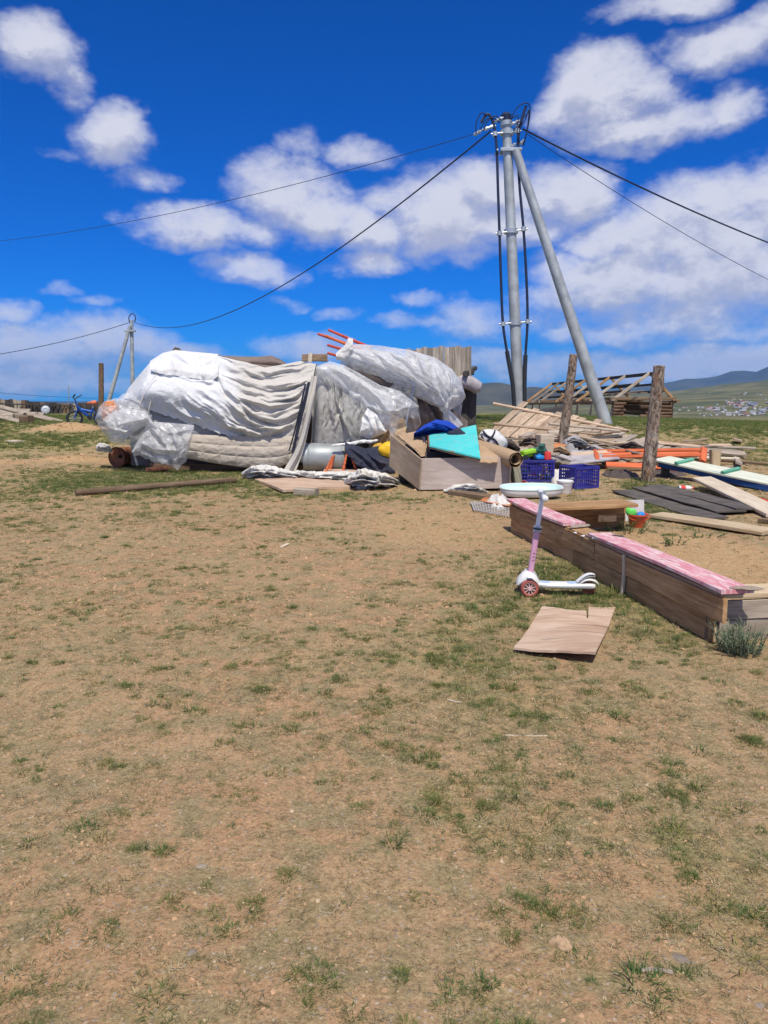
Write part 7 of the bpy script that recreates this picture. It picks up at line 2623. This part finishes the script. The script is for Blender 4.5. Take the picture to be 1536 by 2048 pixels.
board('pale_stick', G(1010, 1470, .006), G(1095, 1471, .006), .007, .006, M_['pale_wood'], None, label='long thin straw stick right of the yard centre', cat='stick')
board('pale_stick', G(1280, 1943, .006), G(1345, 1948, .006), .012, .006, M_['grey_wood'], None, label='grey stick by the stones at lower right', cat='stick')
board('pale_stick', G(562, 1093, .01), G(576, 1087, .01), .03, .012, M_['pale_wood'], None, label='pale wood chip on the soil before the tent', cat='stick')

# ---------------------------------------------------------------- tangle of broken boards and scraps
br_ = random.Random(12)
kinds = [('grey_wood', 'splintered grey board in the tangle between the posts'), ('tan_wood', 'broken tan board in the tangle between the posts'), ('slab_wood', 'weathered slab in the tangle between the posts'), ('brown_wood', 'short brown stick in the tangle between the posts')]
for k in range(72):
    Yq = br_.uniform(13.4, 18.5)
    px_ = br_.uniform(1040, 1250) if k % 3 else br_.uniform(1250, 1500)
    gx = At(px_, 900, Yq).x
    g0 = gz(gx, Yq)
    L_ = br_.uniform(.45, 1.9) * (.55 if k % 4 == 3 else 1)
    a_ = br_.choice((br_.uniform(-.45, .35), br_.uniform(-.45, .35), br_.uniform(.8, 2.2)))
    lift_ = br_.uniform(.03, .30 if px_ < 1240 else .10)
    d_ = Vector((math.cos(a_), math.sin(a_), br_.uniform(-.12, .12))) * L_ / 2
    c_ = Vector((gx, Yq, g0 + lift_ + abs(d_.z) * .4))
    mt, lab = kinds[k % 4]
    board('broken_board', c_ - d_, c_ + d_, br_.uniform(.06, .2) if k % 4 < 3 else .05, br_.uniform(.02, .045), M_[mt], None, (br_.uniform(-.3, .3), br_.uniform(-.5, .1), 1), 3, .012, .12, label=lab, cat='board', group='broken boards in the tangle')
for k, (x_, y_, Yq, w_, h_, mt, lab) in enumerate([(1018, 892, 12.9, 22, 14, 'dark_rag', 'dark cloth lump between the strapped bundle and the carton'), (1062, 884, 14.2, 24, 14, 'felt_brown', 'brown cloth lump left of the beige carton'), (1150, 884, 15.0, 30, 14, 'grey_rag', 'grey torn sheeting around the foot of the leaning post'),
                                                   (1188, 898, 14.6, 26, 9, 'grey_rag', 'pale rag lying on the lilac board'), (1262, 892, 15.2, 30, 9, 'dark_rag', 'dark cloth thrown on the grey fence panel by the thick post'), (1120, 900, 14.0, 20, 10, 'stained_canvas', 'tan cloth between carton and lilac board')]):
    put('cloth_lump', cloth_strip([(x_ - w_, y_ + h_ * .5, 2), (x_ - w_ * .5, y_ + 1, h_ * .6), (x_, y_ - 2, h_ * .75), (x_ + w_ * .5, y_ + 2, h_ * .6), (x_ + w_, y_ + h_ * .5, 2)], Yq, 3. + k, .8), M_[mt], None, None, lab, 'cloth')
# ---------------------------------------------------------------- thin haze over the steppe
hb_ = MB().box((0, 6000, 10), (34000, 13200, 840)).mesh('haze')
hm = bpy.data.materials.new('haze_air')
hm.use_nodes = True
hm.node_tree.nodes.clear()
hn = NT(hm.node_tree)
pv = hn('ShaderNodeVolumePrincipled')
pv.inputs['Color'].default_value = (.22, .50, 1.0, 1)
pv.inputs['Density'].default_value = 4.5e-5
pv.inputs['Anisotropy'].default_value = .0
ho = hn('ShaderNodeOutputMaterial')
hm.node_tree.links.new(pv.outputs[0], ho.inputs['Volume'])
put('haze', hb_, hm, None, None, 'thin blue haze over the far valley and mountains', 'haze', kind='stuff')
